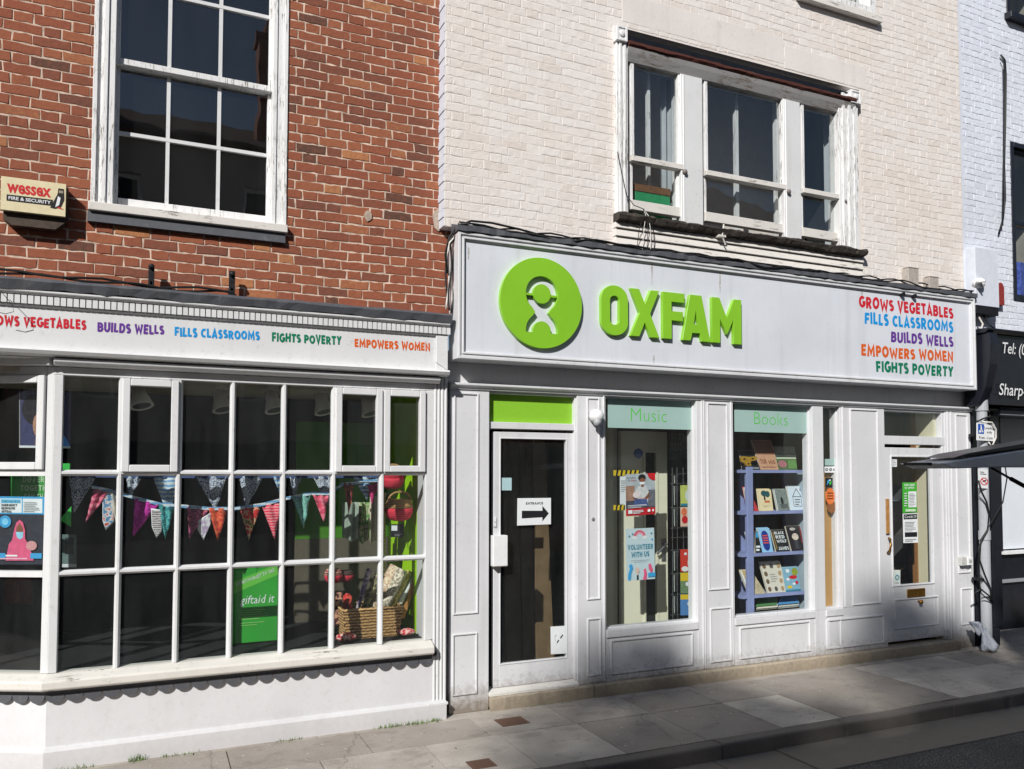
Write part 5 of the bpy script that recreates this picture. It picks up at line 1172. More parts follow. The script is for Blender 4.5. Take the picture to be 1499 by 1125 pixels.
# ------------------------------------------------------------------ across the street (seen in the glass, shading the road)
g = MB(); g.box(-60, 60, -30, -9.3, -.3, .0, M_slab); g.build('far_pavement', kind='structure', label='pavement on the other side of the street', cat='pavement')
def house(x0, x1, eave, ridge, col, ch, lab, storeys=3):
    h = thing('terraced_house', lab, 'house', ((x0+x1)/2, -11, 0)); wm = paint('far_wall', col, .85, .3, (90, 80, 70)); yf = -11
    ws = []; n = max(2, int((x1-x0)/2.2))
    for s in range(1, storeys):
        for i in range(n):
            cx = x0+(x1-x0)*(i+.5)/n; zb = s*eave/storeys+.45; ws.append((cx-.5, cx+.5, zb, zb+1.6))
    sh = (x0+.4, x1-.4, .6, 2.5); g = MB()
    for a, b, c, d in minus(x0, x1, 0, eave, ws+[sh]): g.box(a, b, yf-.25, yf, c, d, wm)
    g.box(x0, x0+.2, yf-7, yf-.251, 0, eave, wm); g.box(x1-.2, x1, yf-7, yf-.251, 0, eave, wm); g.build('wall', h)
    for a, b, c, d in ws:
        f = MB(); f.ring(a, b, c, d, .07, yf-.2, yf-.1, M_white); f.box(a, b, yf-.19, yf-.12, (c+d)/2-.03, (c+d)/2+.03, M_white); f.box((a+b)/2-.02, (a+b)/2+.02, yf-.185, yf-.13, c, d, M_white); o = f.build('window', h)
        p = MB(); p.box(a+.05, b-.05, yf-.17, yf-.16, c+.05, d-.05, M_vdark); p.build('pane', o)
    a, b, c, d = sh; f = MB(); f.ring(a, b, c, d, .1, yf-.2, yf+.03, C(ch, .5)); o = f.build('shop_window', h); p = MB(); p.box(a+.08, b-.08, yf-.15, yf-.13, c+.08, d-.08, M_vdark); p.build('pane', o)
    g = MB(); g.prof([(yf+.2, eave), (yf-3.6, ridge), (yf-7.2, eave), (yf-7.2, eave-.1), (yf+.2, eave-.1)], x0, x1, C((96, 74, 62), .9, .3, 5)); R_ = g.build('roof', h); return h, R_
M_chim = C((140, 84, 64), .9, .3, 8)
def chimney(R_, x, y, wx, z0, z1, pots):
    g = MB(); g.box(x-wx/2, x+wx/2, y-.35, y+.35, z0, z1, M_chim); g.box(x-wx/2-.06, x+wx/2+.06, y-.41, y+.41, z1, z1+.12, M_chim)
    for i in range(pots): g.lathe([(.11, 0), (.12, .3), (.1, .55)], M_chim, (x-wx/2+wx*(i+.5)/pots, y, z1+.12), 10)
    g.build('chimney', R_)
h, R1 = house(-26, -17.2, 7.6, 9.6, (170, 120, 96), (50, 60, 50), 'low brick house across the street')
h, R2 = house(-17.2, -8.1, 7.7, 9.7, (205, 196, 180), (60, 40, 40), 'pale low house across the street')
h, R3 = house(-8.1, -2.2, 8.7, 10.6, (160, 104, 82), (40, 50, 70), 'red house with chimneys across the street')
h, R4_ = house(-2.2, 6.5, 8.75, 10.6, (190, 184, 176), (60, 60, 60), 'grey house across the street')
h, R5 = house(6.5, 16, 8.8, 11.2, (150, 100, 80), (40, 40, 40), 'brick house across the street at the far end')
chimney(R3, -5.6, -14.4, .7, 9.8, 11.6, 2); chimney(R3, -2.7, -12.6, 1.3, 9.3, 12.0, 3); chimney(R4_, 2.6, -12.6, 1.0, 9.3, 11.8, 2)
# a tall tree well beyond the houses; its ragged top throws the soft shade on the right hand paving
def tree(x, y, top, seed, lab):
    t = thing('tall_tree', lab, 'tree', (x, y, 0)); rq = random.Random(seed); g = MB()
    M_bark = C((82, 70, 60), .95, .4, 20); M_leaf = C((74, 98, 40), .8, .4, 1)
    g.tube([(x, y, 0), (x+.2, y, 6), (x-.1, y+.1, 13), (x+.2, y, top-4)], [.55, .45, .33, .1], M_bark, 10)
    cl = []
    for k in range(26):
        cx = rq.uniform(-.2, 6.5); cz = top-2.1-abs(cx-2)*.1-rq.uniform(0, 6.5); cl.append((Vector((x+cx, y+rq.uniform(-2, 2), cz)), rq.uniform(.8, 1.3)))
    for px_, dz, r in ((-.85, -.55, .26), (-.7, -1.2, .4), (-.6, -2.2, .8), (.6, -2.35, 1.0), (1.8, -1.95, .8), (3.2, -1.9, .9), (4.8, -1.7, .8), (6, -1.8, .9)): cl.append((Vector((x+px_, y+rq.uniform(-1, 1), top+dz)), r))
    for c, r in cl:
        z0 = min(top-5, c.z-1.5); g.tube([(x+(c.x-x)*.1, y, max(7, z0-2)), (x+(c.x-x)*.6, y+(c.y-y)*.6, (z0+c.z)/2), c], [.13, .08, .03], M_bark, 6)
    g.build('trunk', t); g = MB()
    for c, r in cl:
        for _ in range(int(560*r*r)):
            d = Vector((rq.gauss(0, 1), rq.gauss(0, 1), rq.gauss(0, 1))).normalized()*r*rq.uniform(.3, 1.0)**.5; p = c+d; a, b = [Vector((rq.gauss(0, 1), rq.gauss(0, 1), rq.gauss(0, 1))).normalized() for _ in (0, 1)]
            s = rq.uniform(.08, .16); g.add([p-a*s, p+b*s*.6, p+a*s, p-b*s*.6], [(0, 1, 2, 3)], M_leaf)
    g.build('crown', t)
tree(-22.2, -27.5, 26.75, 5, 'tall loosely leaved tree behind the houses across the street')
#@@ITEMS
# ------------------------------------------------------------------ things on and behind the glass
W_ = C((232, 236, 238), .6, .03); INK = C((30, 30, 34), .6); RED = C((204, 30, 40), .5, .04); GRN = C((60, 176, 60), .5, .05); BLU = C((60, 160, 214), .5, .05); PNK = C((222, 92, 132), .6, .1)
SKN = C((132, 84, 62), .6, .1); GRY = C((150, 152, 154), .6); YEL = C((226, 196, 40), .5, .05); CREAM = C((236, 232, 208), .55, .04, 4); TEAL = C((54, 134, 160), .5)
def rect(a, b, c, d, Y): return PQ([(a, c), (b, c), (b, d), (a, d)], Y)
# --- door 1
card('entrance_notice', PQ([(757.5, 729), (806.5, 728.5), (806.5, 767), (757, 769)], .05), .002, W_, [('t', 'ENTRANCE', .25, .76, .76, .09, INK, .02), ('p', [(.13, .26), (.74, .28), (.74, .13), (.93, .42), (.74, .7), (.74, .52), (.13, .54)], INK)], 'white notice with a black arrow reading ENTRANCE on the glazed door', 'notice')
card('sticker', rect(732, 749, 699, 717.5, .07), .002, C((176, 206, 210), .5, .03), [], 'plain pale blue square sticker at the left edge of the glazed door', 'sticker')
card('smoking_notice', PQ([(806, 917), (830.5, 915.5), (831, 956), (806.5, 957.5)], .05), .002, W_, [('p', [(.34, .42), (.46, .52), (.5, .48), (.38, .38)], INK), ('p', [(.55, .58), (.7, .7), (.74, .66), (.59, .54)], INK), ('a', .3, .58, .05, .07, 1.6, 60, 260, GRY)], 'white notice with a cigarette drawing low on the glazed door', 'notice')
M_ply = C((112, 92, 66), .7, .2, 6); M_ply2 = C((120, 110, 96), .75, .15, 5)
for (a, b, c, d, Y, m, lab) in ((741, 764, 640, 945, .75, M_ply2, 'grey board standing behind the glazed door, the left one'), (766, 783, 640, 960, .8, M_ply2, 'narrow grey board behind the glazed door, in the middle'), (786, 812, 640, 948, .62, M_ply, 'brown board leaning behind the glazed door, tapering to the top')):
    g = MB(); q = R4(a, b, c, d, Y); tp = .0 if m is not M_ply else .06
    vs = [(q[0], Y, .12), (q[1], Y, .12), (q[1], Y+.03, .12), (q[0], Y+.03, .12), (q[0], Y+.1, 2.45), (q[1]-tp, Y+.1, 2.45), (q[1]-tp, Y+.13, 2.45), (q[0], Y+.13, 2.45)]
    g.add(vs, [(0, 3, 2, 1), (4, 5, 6, 7), (0, 1, 5, 4), (1, 2, 6, 5), (2, 3, 7, 6), (3, 0, 4, 7)], m); g.build('board', label=lab, cat='board', group='boards behind the glazed door', bevel=.003)
# --- music window
DYI = .5
g = MB(); x0, x1, x2 = PX(880, 780, DYI+.03), PX(909, 780, DYI), PX(977.5, 780, DYI); g.box(x0-.3, x1-.01, DYI+.05, DYI+.09, .1, 2.7, CREAM); g.build('partition', OB, 'cream partition behind the Music window')
ID = thing('interior_door', 'cream inner door with a long dark slit window behind the Music window', 'door', ((x1+x2)/2, DYI, .1))
g = MB(); vs0, vs1, _, _ = R4(944.5, 960.5, 662, 912, DYI); vz1 = PZ(945, 662, DYI)
g.box(x1, vs0, DYI, DYI+.045, .1, 2.35, CREAM); g.box(vs1, x2, DYI, DYI+.045, .1, 2.35, CREAM); g.box(vs0, vs1, DYI, DYI+.045, vz1, 2.35, CREAM); g.build('door_leaf', ID, bevel=.003)
g = MB(); g.ring(vs0-.02, vs1+.02, .3, vz1+.02, .02, DYI-.012, DYI-.001, CREAM); g.build('bead', ID)
g = MB(); g.box(vs0, vs1, DYI+.02, DYI+.026, .1, vz1, M_vdark); g.build('slit_pane', ID)
M_ch = C((176, 178, 182), .25, .1, 20, .9)
g = MB(); v = P(971, 806, DYI); g.box(v.x-.025, v.x+.025, DYI-.012, DYI, v.z-.1, v.z+.12, M_ch); g.tube([(v.x, DYI-.01, v.z+.07), (v.x, DYI-.06, v.z+.07), (v.x-.03, DYI-.06, v.z+.05), (v.x-.11, DYI-.055, v.z-.02)], .011, M_ch, 8); g.build('handle', ID, bevel=.002)
v = P(934.5, 663.5, DYI-.004); g = MB(); g.lathe([(.05, 0), (.05, .003)], C((30, 70, 150), .4), (v.x, DYI, v.z), 20, 'Y'); g.lathe([(.036, 0), (.036, .0036)], C((50, 92, 170), .4), (v.x, DYI-.001, v.z), 20, 'Y'); g.build('sign_disc', ID)
for a, b, c, d, lab in ((898, 937, 688, 696, 'upper'), (898, 915, 739, 746.5, 'lower')):
    p4 = rect(a, b, c, d, .084); n = 6 if lab == 'upper' else 3
    card('tape', p4, .001, YEL, [('p', [(i/n+.5/n, 0), (i/n+.9/n, 0), (min(1, i/n+1.15/n), 1), (i/n+.7/n, 1)], INK) for i in range(n)], '%s strip of yellow and black striped tape on the Music window' % lab, 'tape', 'striped tape on the Music window')
card('paper', rect(907.5, 918, 697, 738, .083), .001, W_, lines(.1, .95, .45, .9, 6, GRY, .35), 'narrow white printed sheet half hidden by the mask poster', 'paper')
p4 = PQ([(915.5, 694), (958.5, 692), (959.5, 752), (916.5, 755.5)], .079)
card('poster', p4, .0015, C((186, 194, 200), .5, .15, 14), [('r', 0, 0, 1, .17, RED), ('r', 0, .17, 1, .36, C((72, 76, 88), .5, .3, 30)), ('r', .0, .36, .3, .72, C((168, 130, 110), .6, .3, 20)), ('r', .72, .2, 1, .6, C((110, 112, 120), .6, .4, 30)),
    ('p', [(.35, .3), (.3, .55), (.42, .7), (.68, .7), (.78, .55), (.74, .3)], C((216, 216, 216), .6, .1)), ('p', [(.3, .55), (.24, .42), (.34, .34), (.42, .44)], SKN), ('p', [(.78, .55), (.8, .42), (.62, .34), (.6, .4), (.7, .46)], SKN),
    ('d', .55, .9, .13, .085, INK), ('d', .56, .82, .1, .075, SKN), ('p', [(.46, .8), (.66, .8), (.63, .74), (.55, .72), (.48, .74)], W_), ('r', .52, .68, .6, .74, SKN), ('d', .36, .5, .13, .08, C((224, 214, 214), .6)), ('d', .52, .36, .18, .05, C((200, 150, 140), .6)), ('p', [(.2, .2), (.3, .4), (.7, .38), (.74, .22)], C((70, 90, 140), .6, .2)),
    ('p', [(.72, 1), (1, 1), (1, .82), (.88, .84), (.78, .9)], RED), ('t', 'become', .05, .34, .9, .03, INK), ('t', 'a', .08, .12, .84, .03, INK), ('t', 'mask', .16, .34, .84, .03, RED), ('r', .06, .055, .2, .14, W_)]+lines(.22, .6, .05, .14, 3, W_, .5)+lines(.05, .75, .19, .27, 3, W_, .4)+[('d', .76, .1, .05, .035, W_), ('d', .9, .1, .03, .03, W_)],
    'poster of a person in a white face mask with a red band below', 'poster')
p4 = PQ([(916, 774), (957.5, 772), (959, 847), (917.5, 850)], .079)
card('poster', p4, .0015, C((206, 224, 230), .5, .02), [('a', .48, .84, .15, .21, .6, 0, 180, C((222, 96, 120), .5)), ('a', .48, .84, .1, .15, .6, 0, 180, C((240, 160, 176), .5)), ('d', .3, .82, .09, .035, W_), ('d', .66, .82, .09, .035, W_),
    ('t', 'VOLUNTEER', .05, .95, .59, .1, TEAL, .01), ('t', 'WITH US', .17, .8, .45, .1, TEAL, .01), ('r', .15, .38, .8, .385, GRY), ('r', .25, .35, .7, .355, GRY),
    ('p', [(.04, .0), (.04, .12), (.1, .22), (.08, .3), (.18, .32), (.22, .24), (.16, .16), (.12, .0)], BLU), ('p', [(.34, .0), (.34, .12), (.29, .18), (.33, .25), (.4, .26), (.44, .18), (.39, .12), (.39, .0)], C((216, 190, 176), .6)), ('r', .34, 0, .4, .1, INK), ('p', [(.55, 0), (.6, .12), (.58, .2), (.66, .22), (.7, .12), (.68, 0)], PNK), ('p', [(.84, .12), (.76, .22), (.76, .3), (.84, .31), (.92, .18)], PNK), ('r', .74, .05, 1, .13, BLU), ('d', .1, .86, .03, .015, TEAL), ('d', .88, .9, .03, .015, TEAL), ('d', .9, .78, .03, .015, BLU), ('d', .22, .9, .03, .012, TEAL)],
    'pale blue poster reading VOLUNTEER WITH US with a rainbow and raised hands', 'poster')
g = MB(); q = R4(974, 1019, 636, 673, .9); g.box(q[0], q[1]+.1, .9, .94, q[2], q[3], C((20, 76, 40), .6)); put_text(g, 'TING', P(993, 646, .9), P(1011, 646.5, .9), .085, GRY, off=.002); put_text(g, 'RDS', P(981.5, 659, .9), P(999, 659, .9), .085, GRY, off=.002); g.build('hanging_sign', label='dark green hanging sign ending TING and RDS inside the Music window', cat='sign')
RK = thing('card_rack', 'wire rack for greeting cards inside the right side of the Music window', 'card rack', (PX(1005, 900, .4), .4, .5)); g = MB()
for px_ in (984, 991, 1000, 1008, 1016): g.tube([P(px_, 684, .42), P(px_+1, 912, .42)], .0045, M_ch, 5)
for y in (692, 706, 741, 771, 785, 803, 837, 868, 898): g.tube([P(982, y+2, .38), P(1018, y, .38)], .004, M_ch, 5)
g.build('wire_frame', RK)
for i, (c, d, m, its, lab) in enumerate(((710, 740, C((196, 206, 110), .5, .2, 60), [('d', .6, .5, .28, .3, C((210, 224, 220), .5)), ('r', 0, .0, 1, .12, TEAL)], 'yellow and green greeting card, the top one of the rack'), (742, 770, C((226, 196, 176), .5, .1), [('d', .25, .75, .2, .2, C((226, 120, 80), .5)), ('d', .3, .35, .22, .2, RED)]+[('d', .65+.2*(k % 2), .15+.18*k, .06, .05, INK) for k in range(5)], 'greeting card of orange shapes and black dots'), (804, 836, C((210, 60, 44), .5, .06), [('d', .7, .4, .2, .3, W_), ('d', .3, .12, .25, .12, W_), ('d', .35, .8, .1, .06, W_)], 'red greeting card with white shapes'), (838, 868, C((112, 140, 104), .5, .15, 40), [('r', 0, .6, 1, 1, YEL), ('d', .5, .45, .16, .1, W_)], 'yellow over green greeting card'), (870, 900, C((82, 134, 196), .5, .06), [('r', 0, .76, 1, 1, YEL), ('d', .6, .55, .12, .1, W_)], 'yellow over blue greeting card, the lowest of the rack'))):
    card('greeting_card', PQ([(996, c), (1016.5, c-.5), (1017, d), (996.5, d+.5)], .37), .004, m, its, lab, 'greeting card', 'greeting cards in the rack')
for i, (c, d) in enumerate(((695, 707), (711, 739), (742, 770), (806, 835), (839, 866), (872, 897))):
    card('greeting_card', [P(987, c, .39), P(993.5, c, .5), P(990, d, .5), P(987.5, d, .39)], .004, C((214, 222, 214), .5), [], 'pale greeting card seen edge on at the left of the wire rack, number %d from the top' % (i+1) if False else ['slim pale card edge on, alone above the yellow green card', 'pale card edge on beside the yellow green card', 'pale card edge on beside the card of orange shapes', 'pale card edge on beside the red card', 'pale card edge on beside the yellow over green card', 'pale card edge on beside the yellow over blue card'][i], 'greeting card', 'greeting cards in the rack')
g = MB(); v = P(1012.5, 900, .13); g.box(PX(1012, 760, .14), PX(1020, 760, .14), .14, .17, .5, 2.6, CREAM); g.build('window_lining', OB)
# --- books window
M_sh = C((150, 160, 206), .5, .06, 8); SY = .2
SU = thing('bookshelf', 'pale lilac open shelf unit of books in the Books window', 'bookshelf', (PX(1140, 890, SY), SY+.1, .5))
ux0, ux1 = PX(1093.5, 760, SY-.012), PX(1102.5, 760, SY-.012); vx0, vx1 = PX(1177.5, 760, SY), PX(1184, 760, SY)
g = MB(); g.box(ux0, ux1, SY-.018, SY+.02, .45, PZ(1098, 683, SY), M_sh); g.build('upright', SU, bevel=.003)
g = MB(); g.box(vx0, vx1, SY-.018, SY+.02, .45, PZ(1180, 684, SY), M_sh); g.build('upright', SU, bevel=.003)
for pxx in (1150, 1085.5): 
    q = PX(pxx, 760, SY+.32); g = MB(); g.box(q-.03, q+.03, SY+.3, SY+.33, .45, PZ(1098, 683, SY)-.02, M_sh); g.build('upright', SU)
g = MB(); g.box(vx1-.012, vx1, SY+.021, SY+.299, .45, PZ(1180, 690, SY), C((170, 186, 196), .6, .05)); g.build('side_panel', SU)
shz = [PZ(1100, y, SY) for y in (687.5, 748.5, 810, 871)]
for z in shz:
    g = MB(); g.box(ux0-.06, ux0-.001, SY-.01, SY+.3, z-.03, z, M_sh); g.box(ux0-.001, vx0-.001, SY+.0205, SY+.299, z-.03, z, M_sh); g.box(ux1+.001, vx0-.001, SY-.01, SY+.02, z-.03, z, M_sh); g.build('shelf', SU)
g = MB(); g.box(PX(1070, 760, .95), PX(1240, 760, .95), .95, .99, .1, 2.75, M_vdark); g.build('backing_board', OB)
g = MB(); g.box(PX(1188, 760, .12)-.0, PX(1193, 760, .12), .135, .17, .5, 2.6, CREAM); g.build('window_lining', OB)
PAGE = C((222, 214, 196), .8, .05)
def book(q, zi, mat, items, lab, lean=.09, th=.022, Y=SY+.03):
    z = shz[zi]+.002 if zi is not None else ZG+.02
    bl = P(q[3][0], q[3][1], Y); br = P(q[2][0], q[2][1], Y); dz = z-bl.z
    tl = P(q[0][0], q[0][1], Y+lean); tr = P(q[1][0], q[1][1], Y+lean)
    for p in (bl, br): p.z = z
    tl.z += dz; tr.z = tl.z
    nrm = Vector((0, -(tl.z-bl.z), -lean)).normalized()
    b = thing('book', lab, 'book', (bl+br)/2, 'books on the shelf unit')
    card('front_cover', [tl, tr, br, bl], .003, mat, items, parent=b)
    o = -nrm*.0032; k = .004; s = (br-bl).normalized(); g = MB(); g.slab([tl+o+s*.001, tr+o-s*k, br+o-s*k, bl+o+s*.001], th, PAGE); g.build('pages', b)
    o2 = -nrm*(th+.0035); g = MB(); g.slab([tl+o2, tr+o2, br+o2, bl+o2], .003, mat); g.build('back_cover', b)
def zq(o, s, *pts): return [(o[0]+x/s, o[1]+y/s) for x, y in pts]
A7 = lambda *p: zq((1070, 630), 8.04, *p); B8 = lambda *p: zq((1070, 760), 7.5, *p)
bk = lambda c, v=.12, s=30: C(c, .4, v, s)
book(A7((100, 212), (320, 210), (345, 440), (140, 440)), 0, bk((40, 40, 40)), [('r', .05, .05, .95, .12, GRY)], 'dark framed book standing behind the gold mask')
book(A7((250, 110), (475, 110), (562, 455), (350, 455)), 0, bk((204, 158, 126)), [('r', .03, .52, .97, .98, bk((158, 108, 84))), ('t', 'TUR', .1, .45, .2, .16, C((150, 96, 70))), ('t', 'HIS', .55, .9, .2, .13, C((150, 96, 70))), ('r', .1, .08, .9, .1, C((150, 96, 70)))], 'tall peach book with shade painted brown on its upper half, highest on the top shelf')  # brown rectangle paints the shade over the upper half of the cover
book(A7((500, 185), (750, 185), (782, 455), (565, 455)), 0, bk((84, 110, 70), .5, 90), [('r', 0, .68, 1, 1, bk((160, 168, 160), .1)), ('r', 0, .55, 1, .7, bk((60, 70, 62), .4)), ('r', 0, .47, 1, .54, bk((196, 206, 180), .3, 120)), ('d', .25, .25, .22, .16, bk((170, 110, 116), .4, 120)), ('r', .55, .05, .98, .42, bk((104, 150, 84), .4, 100))], 'garden picture book at the right of the top shelf')
book(A7((150, 660), (205, 660), (330, 940), (205, 940)), 1, bk((196, 60, 66)), [('r', 0, .3, .3, 1, W_)], 'thin red book half hidden by the front upright')
book(A7((315, 685), (470, 685), (500, 935), (345, 935)), 1, bk((232, 214, 170), .04), [('d', .42, .82, .22, .14, bk((30, 80, 82), .3, 100)), ('d', .68, .78, .18, .15, bk((30, 80, 82), .3, 100)), ('r', .38, .5, .5, .7, INK), ('r', .4, .38, .8, .48, bk((206, 110, 70)))]+lines(.25, .9, .18, .28, 2, GRY, .2), 'cream book with a teal tree on its cover')
book(A7((500, 690), (650, 690), (695, 930), (550, 935)), 1, bk((124, 134, 130), .3, 50), [('r', .0, 0, .05, 1, W_), ('d', .5, .45, .1, .2, INK), ('r', .3, .1, .9, .3, bk((84, 92, 90)))], 'grey green book between the cream and the white ones')
book(A7((660, 642), (862, 640), (882, 920), (700, 922)), 1, bk((218, 230, 240), .03), [('p', [(.22, .56), (.5, .92), (.52, .9), (.25, .55)], INK), ('p', [(.5, .92), (.78, .56), (.75, .55), (.48, .9)], INK), ('r', .25, .15, .27, .56, INK), ('r', .75, .15, .77, .56, INK), ('r', .25, .55, .77, .57, INK), ('r', .25, .15, .77, .165, INK), ('d', .8, .86, .11, .08, bk((120, 30, 40)))]+[('t', 'Dinner', .32, .68, .45, .06, INK), ('t', 'Without', .32, .7, .34, .06, INK), ('t', 'Fuss', .4, .62, .21, .06, INK)][:0]+lines(.34, .7, .22, .52, 3, INK, .25), 'white book with an outline of a house on its cover')
book(B8((165, 130), (205, 130), (262, 350), (215, 350)), 2, bk((220, 220, 220)), [], 'white book mostly hidden behind the front upright')
book(B8((268, 120), (292, 120), (345, 355), (270, 355)), 2, bk((28, 28, 30)), [('r', .1, .7, .8, .95, BLU), ('t', 'TEN', .1, .8, .28, .08, W_), ('t', 'LAUN', .1, .9, .08, .08, W_)][:1]+lines(.1, .9, .08, .38, 2, W_, .6), 'black book tucked behind the blue one')
book(B8((290, 92), (420, 92), (466, 352), (345, 355)), 2, bk((150, 200, 236), .04), [('a', .5, .66, .0, .3, .8, 0, 180, bk((16, 50, 140))), ('r', .2, .3, .8, .66, bk((16, 50, 140))), ('a', .5, .3, .0, .3, .8, 180, 360, bk((16, 50, 140)))]+[('r', .26, .36+.1*k, .74, .41+.1*k, bk((224, 84, 60))) for k in range(4)], 'pale blue book with a dark blue oval and red lines')
book(B8((440, 122), (580, 120), (645, 352), (500, 357)), 2, bk((24, 24, 26)), [('t', 'BLACK', .18, .92, .8, .13, W_, .03), ('t', 'RED', .2, .9, .6, .15, W_, .03), ('t', 'WOLF', .2, .95, .4, .15, W_, .03), ('t', 'JAMES', .18, .98, .06, .15, W_, .03), ('r', .02, .1, .1, .9, bk((150, 120, 60)))], 'black book with crooked white capitals')
book(B8((600, 80), (762, 72), (802, 348), (670, 352)), 2, bk((44, 40, 42), .3), [('d', .5, .56, .24, .14, bk((222, 206, 190), .2)), ('r', .35, .08, .65, .42, bk((70, 70, 76))), ('r', .9, .3, 1, .95, bk((150, 40, 44))), ('d', .4, .87, .2, .06, bk((190, 186, 180), .4, 120))], 'dark book with a pale round head on its cover')
book(B8((100, 535), (225, 530), (385, 795), (205, 795)), 3, bk((196, 182, 150), .2, 30), [('r', .0, 0, .12, 1, W_), ('p', [(.12, 1), (.6, 1), (.5, .3), (.12, .4)], bk((200, 174, 120), .3))], 'cream landscape book leaning left behind the upright')
book(B8((318, 475), (540, 470), (602, 802), (410, 810)), 3, bk((222, 216, 200), .04), [('d', .14+.36*(k % 3), .12+.25*(k//3), .09, .08, bk(((120, 96, 72), (90, 84, 80), (180, 150, 110))[(k*7) % 3], .3, 80)) for k in range(12) if k not in (4, 7)]+lines(.32, .7, .36, .66, 4, GRY, .25), 'large cream book with rows of small brown animals')
book(B8((560, 532), (735, 526), (768, 790), (605, 796)), 3, bk((132, 178, 200), .1), [('d', .75, .8, .2, .16, bk((150, 160, 50), .3, 60)), ('d', .6, .58, .26, .08, RED), ('d', .3, .18, .18, .06, YEL), ('d', .8, .35, .1, .07, RED), ('d', .3, .85, .12, .08, W_), ('d', .25, .5, .1, .06, W_), ('d', .6, .3, .1, .05, W_), ('r', .0, 0, 1, .07, TEAL)], 'colourful blue picture book with red and yellow shapes')
book(B8((330, 930), (505, 925), (515, 1035), (280, 1045)), None, bk((84, 140, 84), .3, 60), [('r', .0, 0, 1, .3, W_), ('d', .7, .25, .2, .12, GRN)], 'green and white book lying lowest in the Books window', lean=.14)
book(B8((560, 935), (748, 915), (752, 1005), (520, 1020)), None, bk((96, 160, 216), .1), [('r', .15, .2, .9, .55, bk((70, 84, 120), .4, 80)), ('d', .7, .4, .15, .12, bk((190, 120, 100)))], 'blue book lying lowest in the Books window beside the green one', lean=.14)
MK = MB(); Mgold = C((214, 168, 60), .35, .2, 30, .35); Ym = SY+.0
pts = [(120, 285), (150, 272), (230, 280), (300, 272), (312, 300), (285, 325), (245, 330), (235, 350), (245, 380), (215, 395), (175, 380), (160, 355), (130, 340)]
v = [P(1070+x/8.04, 632+y/8.04, Ym) for x, y in pts]; dzm = shz[0]+.02-min(p.z for p in v); MK.prism([(p.x, p.z+dzm*.5) for p in v], Ym, Ym+.03, Mgold)
for cx, cy, rx, ry in ((158, 305, 16, 10), (255, 300, 18, 9), (205, 360, 14, 9)):
    c = P(1070+cx/8.04, 632+cy/8.04, Ym); MK.prism([(c.x+rx/8.04*.008*math.cos(a*.785), c.z+dzm*.5+ry/8.04*.008*math.sin(a*.785)) for a in range(8)], Ym-.004, Ym+.01, C((70, 48, 30), .6))
c = P(1095, 684, Ym); MK.box(c.x-.04, c.x+.04, Ym, Ym+.05, shz[0], min(p.z for p in v)+dzm*.5+.012, INK); MK.build('mask', label='gold carnival half mask at the left of the top shelf', cat='mask', bevel=.004, seg=2)
# --- narrow side window
q = R4(1208, 1231, 692, 893, .12); g = MB(); g.box(q[0]-.02, q[1]+.02, .12, .14, ZG-.02, q[3], paint('plywood', (202, 156, 98), .55, .15, (150, 104, 60), streak=.4, bumpd=.0005)); g.build('board', label='upright plywood board filling the narrow side window', cat='board')
card('sticker', rect(1207.5, 1224, 671.5, 681, .068), .001, M_band, [('t', 'NO FOOD', .1, .9, .3, .3, C((110, 160, 150)))][:0], 'small plain pale green strip above the row of round icons', 'sticker')
card('sticker', rect(1207, 1224.5, 682.5, 691.5, .068), .001, W_, [('a', .17+.33*k, .5, .08, .13, 1.7, 0, 360, INK) for k in range(3)]+[('p', [(.1+.33*k, .3), (.13+.33*k, .26), (.25+.33*k, .7), (.22+.33*k, .74)], INK) for k in range(3)], 'white strip of three round icons on the narrow side window', 'sticker')
card('sticker', rect(1208, 1219, 699, 712.5, .068), .001, C((30, 34, 44), .5), [('p', [(.2, .2), (.3, .7), (.6, .85), (.5, .5)], BLU), ('p', [(.5, .5), (.85, .7), (.8, .3), (.55, .2)], GRN), ('d', .62, .74, .1, .09, W_)], 'small dark badge with blue and green swirl on the narrow side window', 'sticker')
g = MB(); v = P(1215, 726, .068); g.prism([(v.x+.062*math.cos(a*.314), v.z+.085*math.sin(a*.314)) for a in range(20)], .065, .068, C((224, 122, 62), .5)); v2 = P(1217, 741, .068); g.prism([(v2.x+.058*math.cos(a*.314), v2.z+.07*math.sin(a*.314)) for a in range(20)], .0665, .0685, C((140, 92, 58), .5))  # lower brown disc is the orange sticker's cast shadow, painted in
for i in range(3): g.box(v.x-.04, v.x+.04, .0635, .0648, v.z-.03+i*.028, v.z-.018+i*.028, C((120, 60, 34), .5))
g.build('sticker', label='round orange sticker with dark lettering lines and a painted brown shadow on the narrow side window', cat='sticker')
# --- door 2 glass
card('notice', PQ([(1321, 706), (1342, 705.5), (1342.5, 750), (1321.5, 750.5)], .05), .0015, C((72, 176, 56), .5, .04), [('t', 'THIS SHOP', .12, .85, .88, .07, W_, .02), ('t', 'IS OPEN', .15, .8, .79, .06, W_, .02), ('r', .38, .18, .95, .7, W_)]+lines(.42, .9, .22, .66, 9, GRY, .35)+lines(.08, .3, .22, .7, 6, W_, .4)+[('r', .15, .04, .85, .12, C((200, 230, 190)))], 'green notice with a white list on the right hand door', 'notice')
card('notice', PQ([(1321.5, 751.5), (1343, 750.5), (1344, 794), (1322.5, 794.5)], .05), .0015, W_, [('r', .05, .8, .97, .97, INK), ('t', 'Covid-19', .1, .92, .84, .1, W_, .01), ('r', .1, .2, .94, .36, INK)]+lines(.1, .9, .4, .74, 7, GRY, .35)+lines(.1, .9, .05, .16, 2, GRY, .4), 'white and black notice headed Covid-19 under the green one', 'notice')
card('notice', rect(1304, 1313, 671, 683, .05), .0015, W_, lines(.1, .9, .1, .9, 4, GRY, .35), 'tiny white paper at the top corner of the right hand door', 'notice')
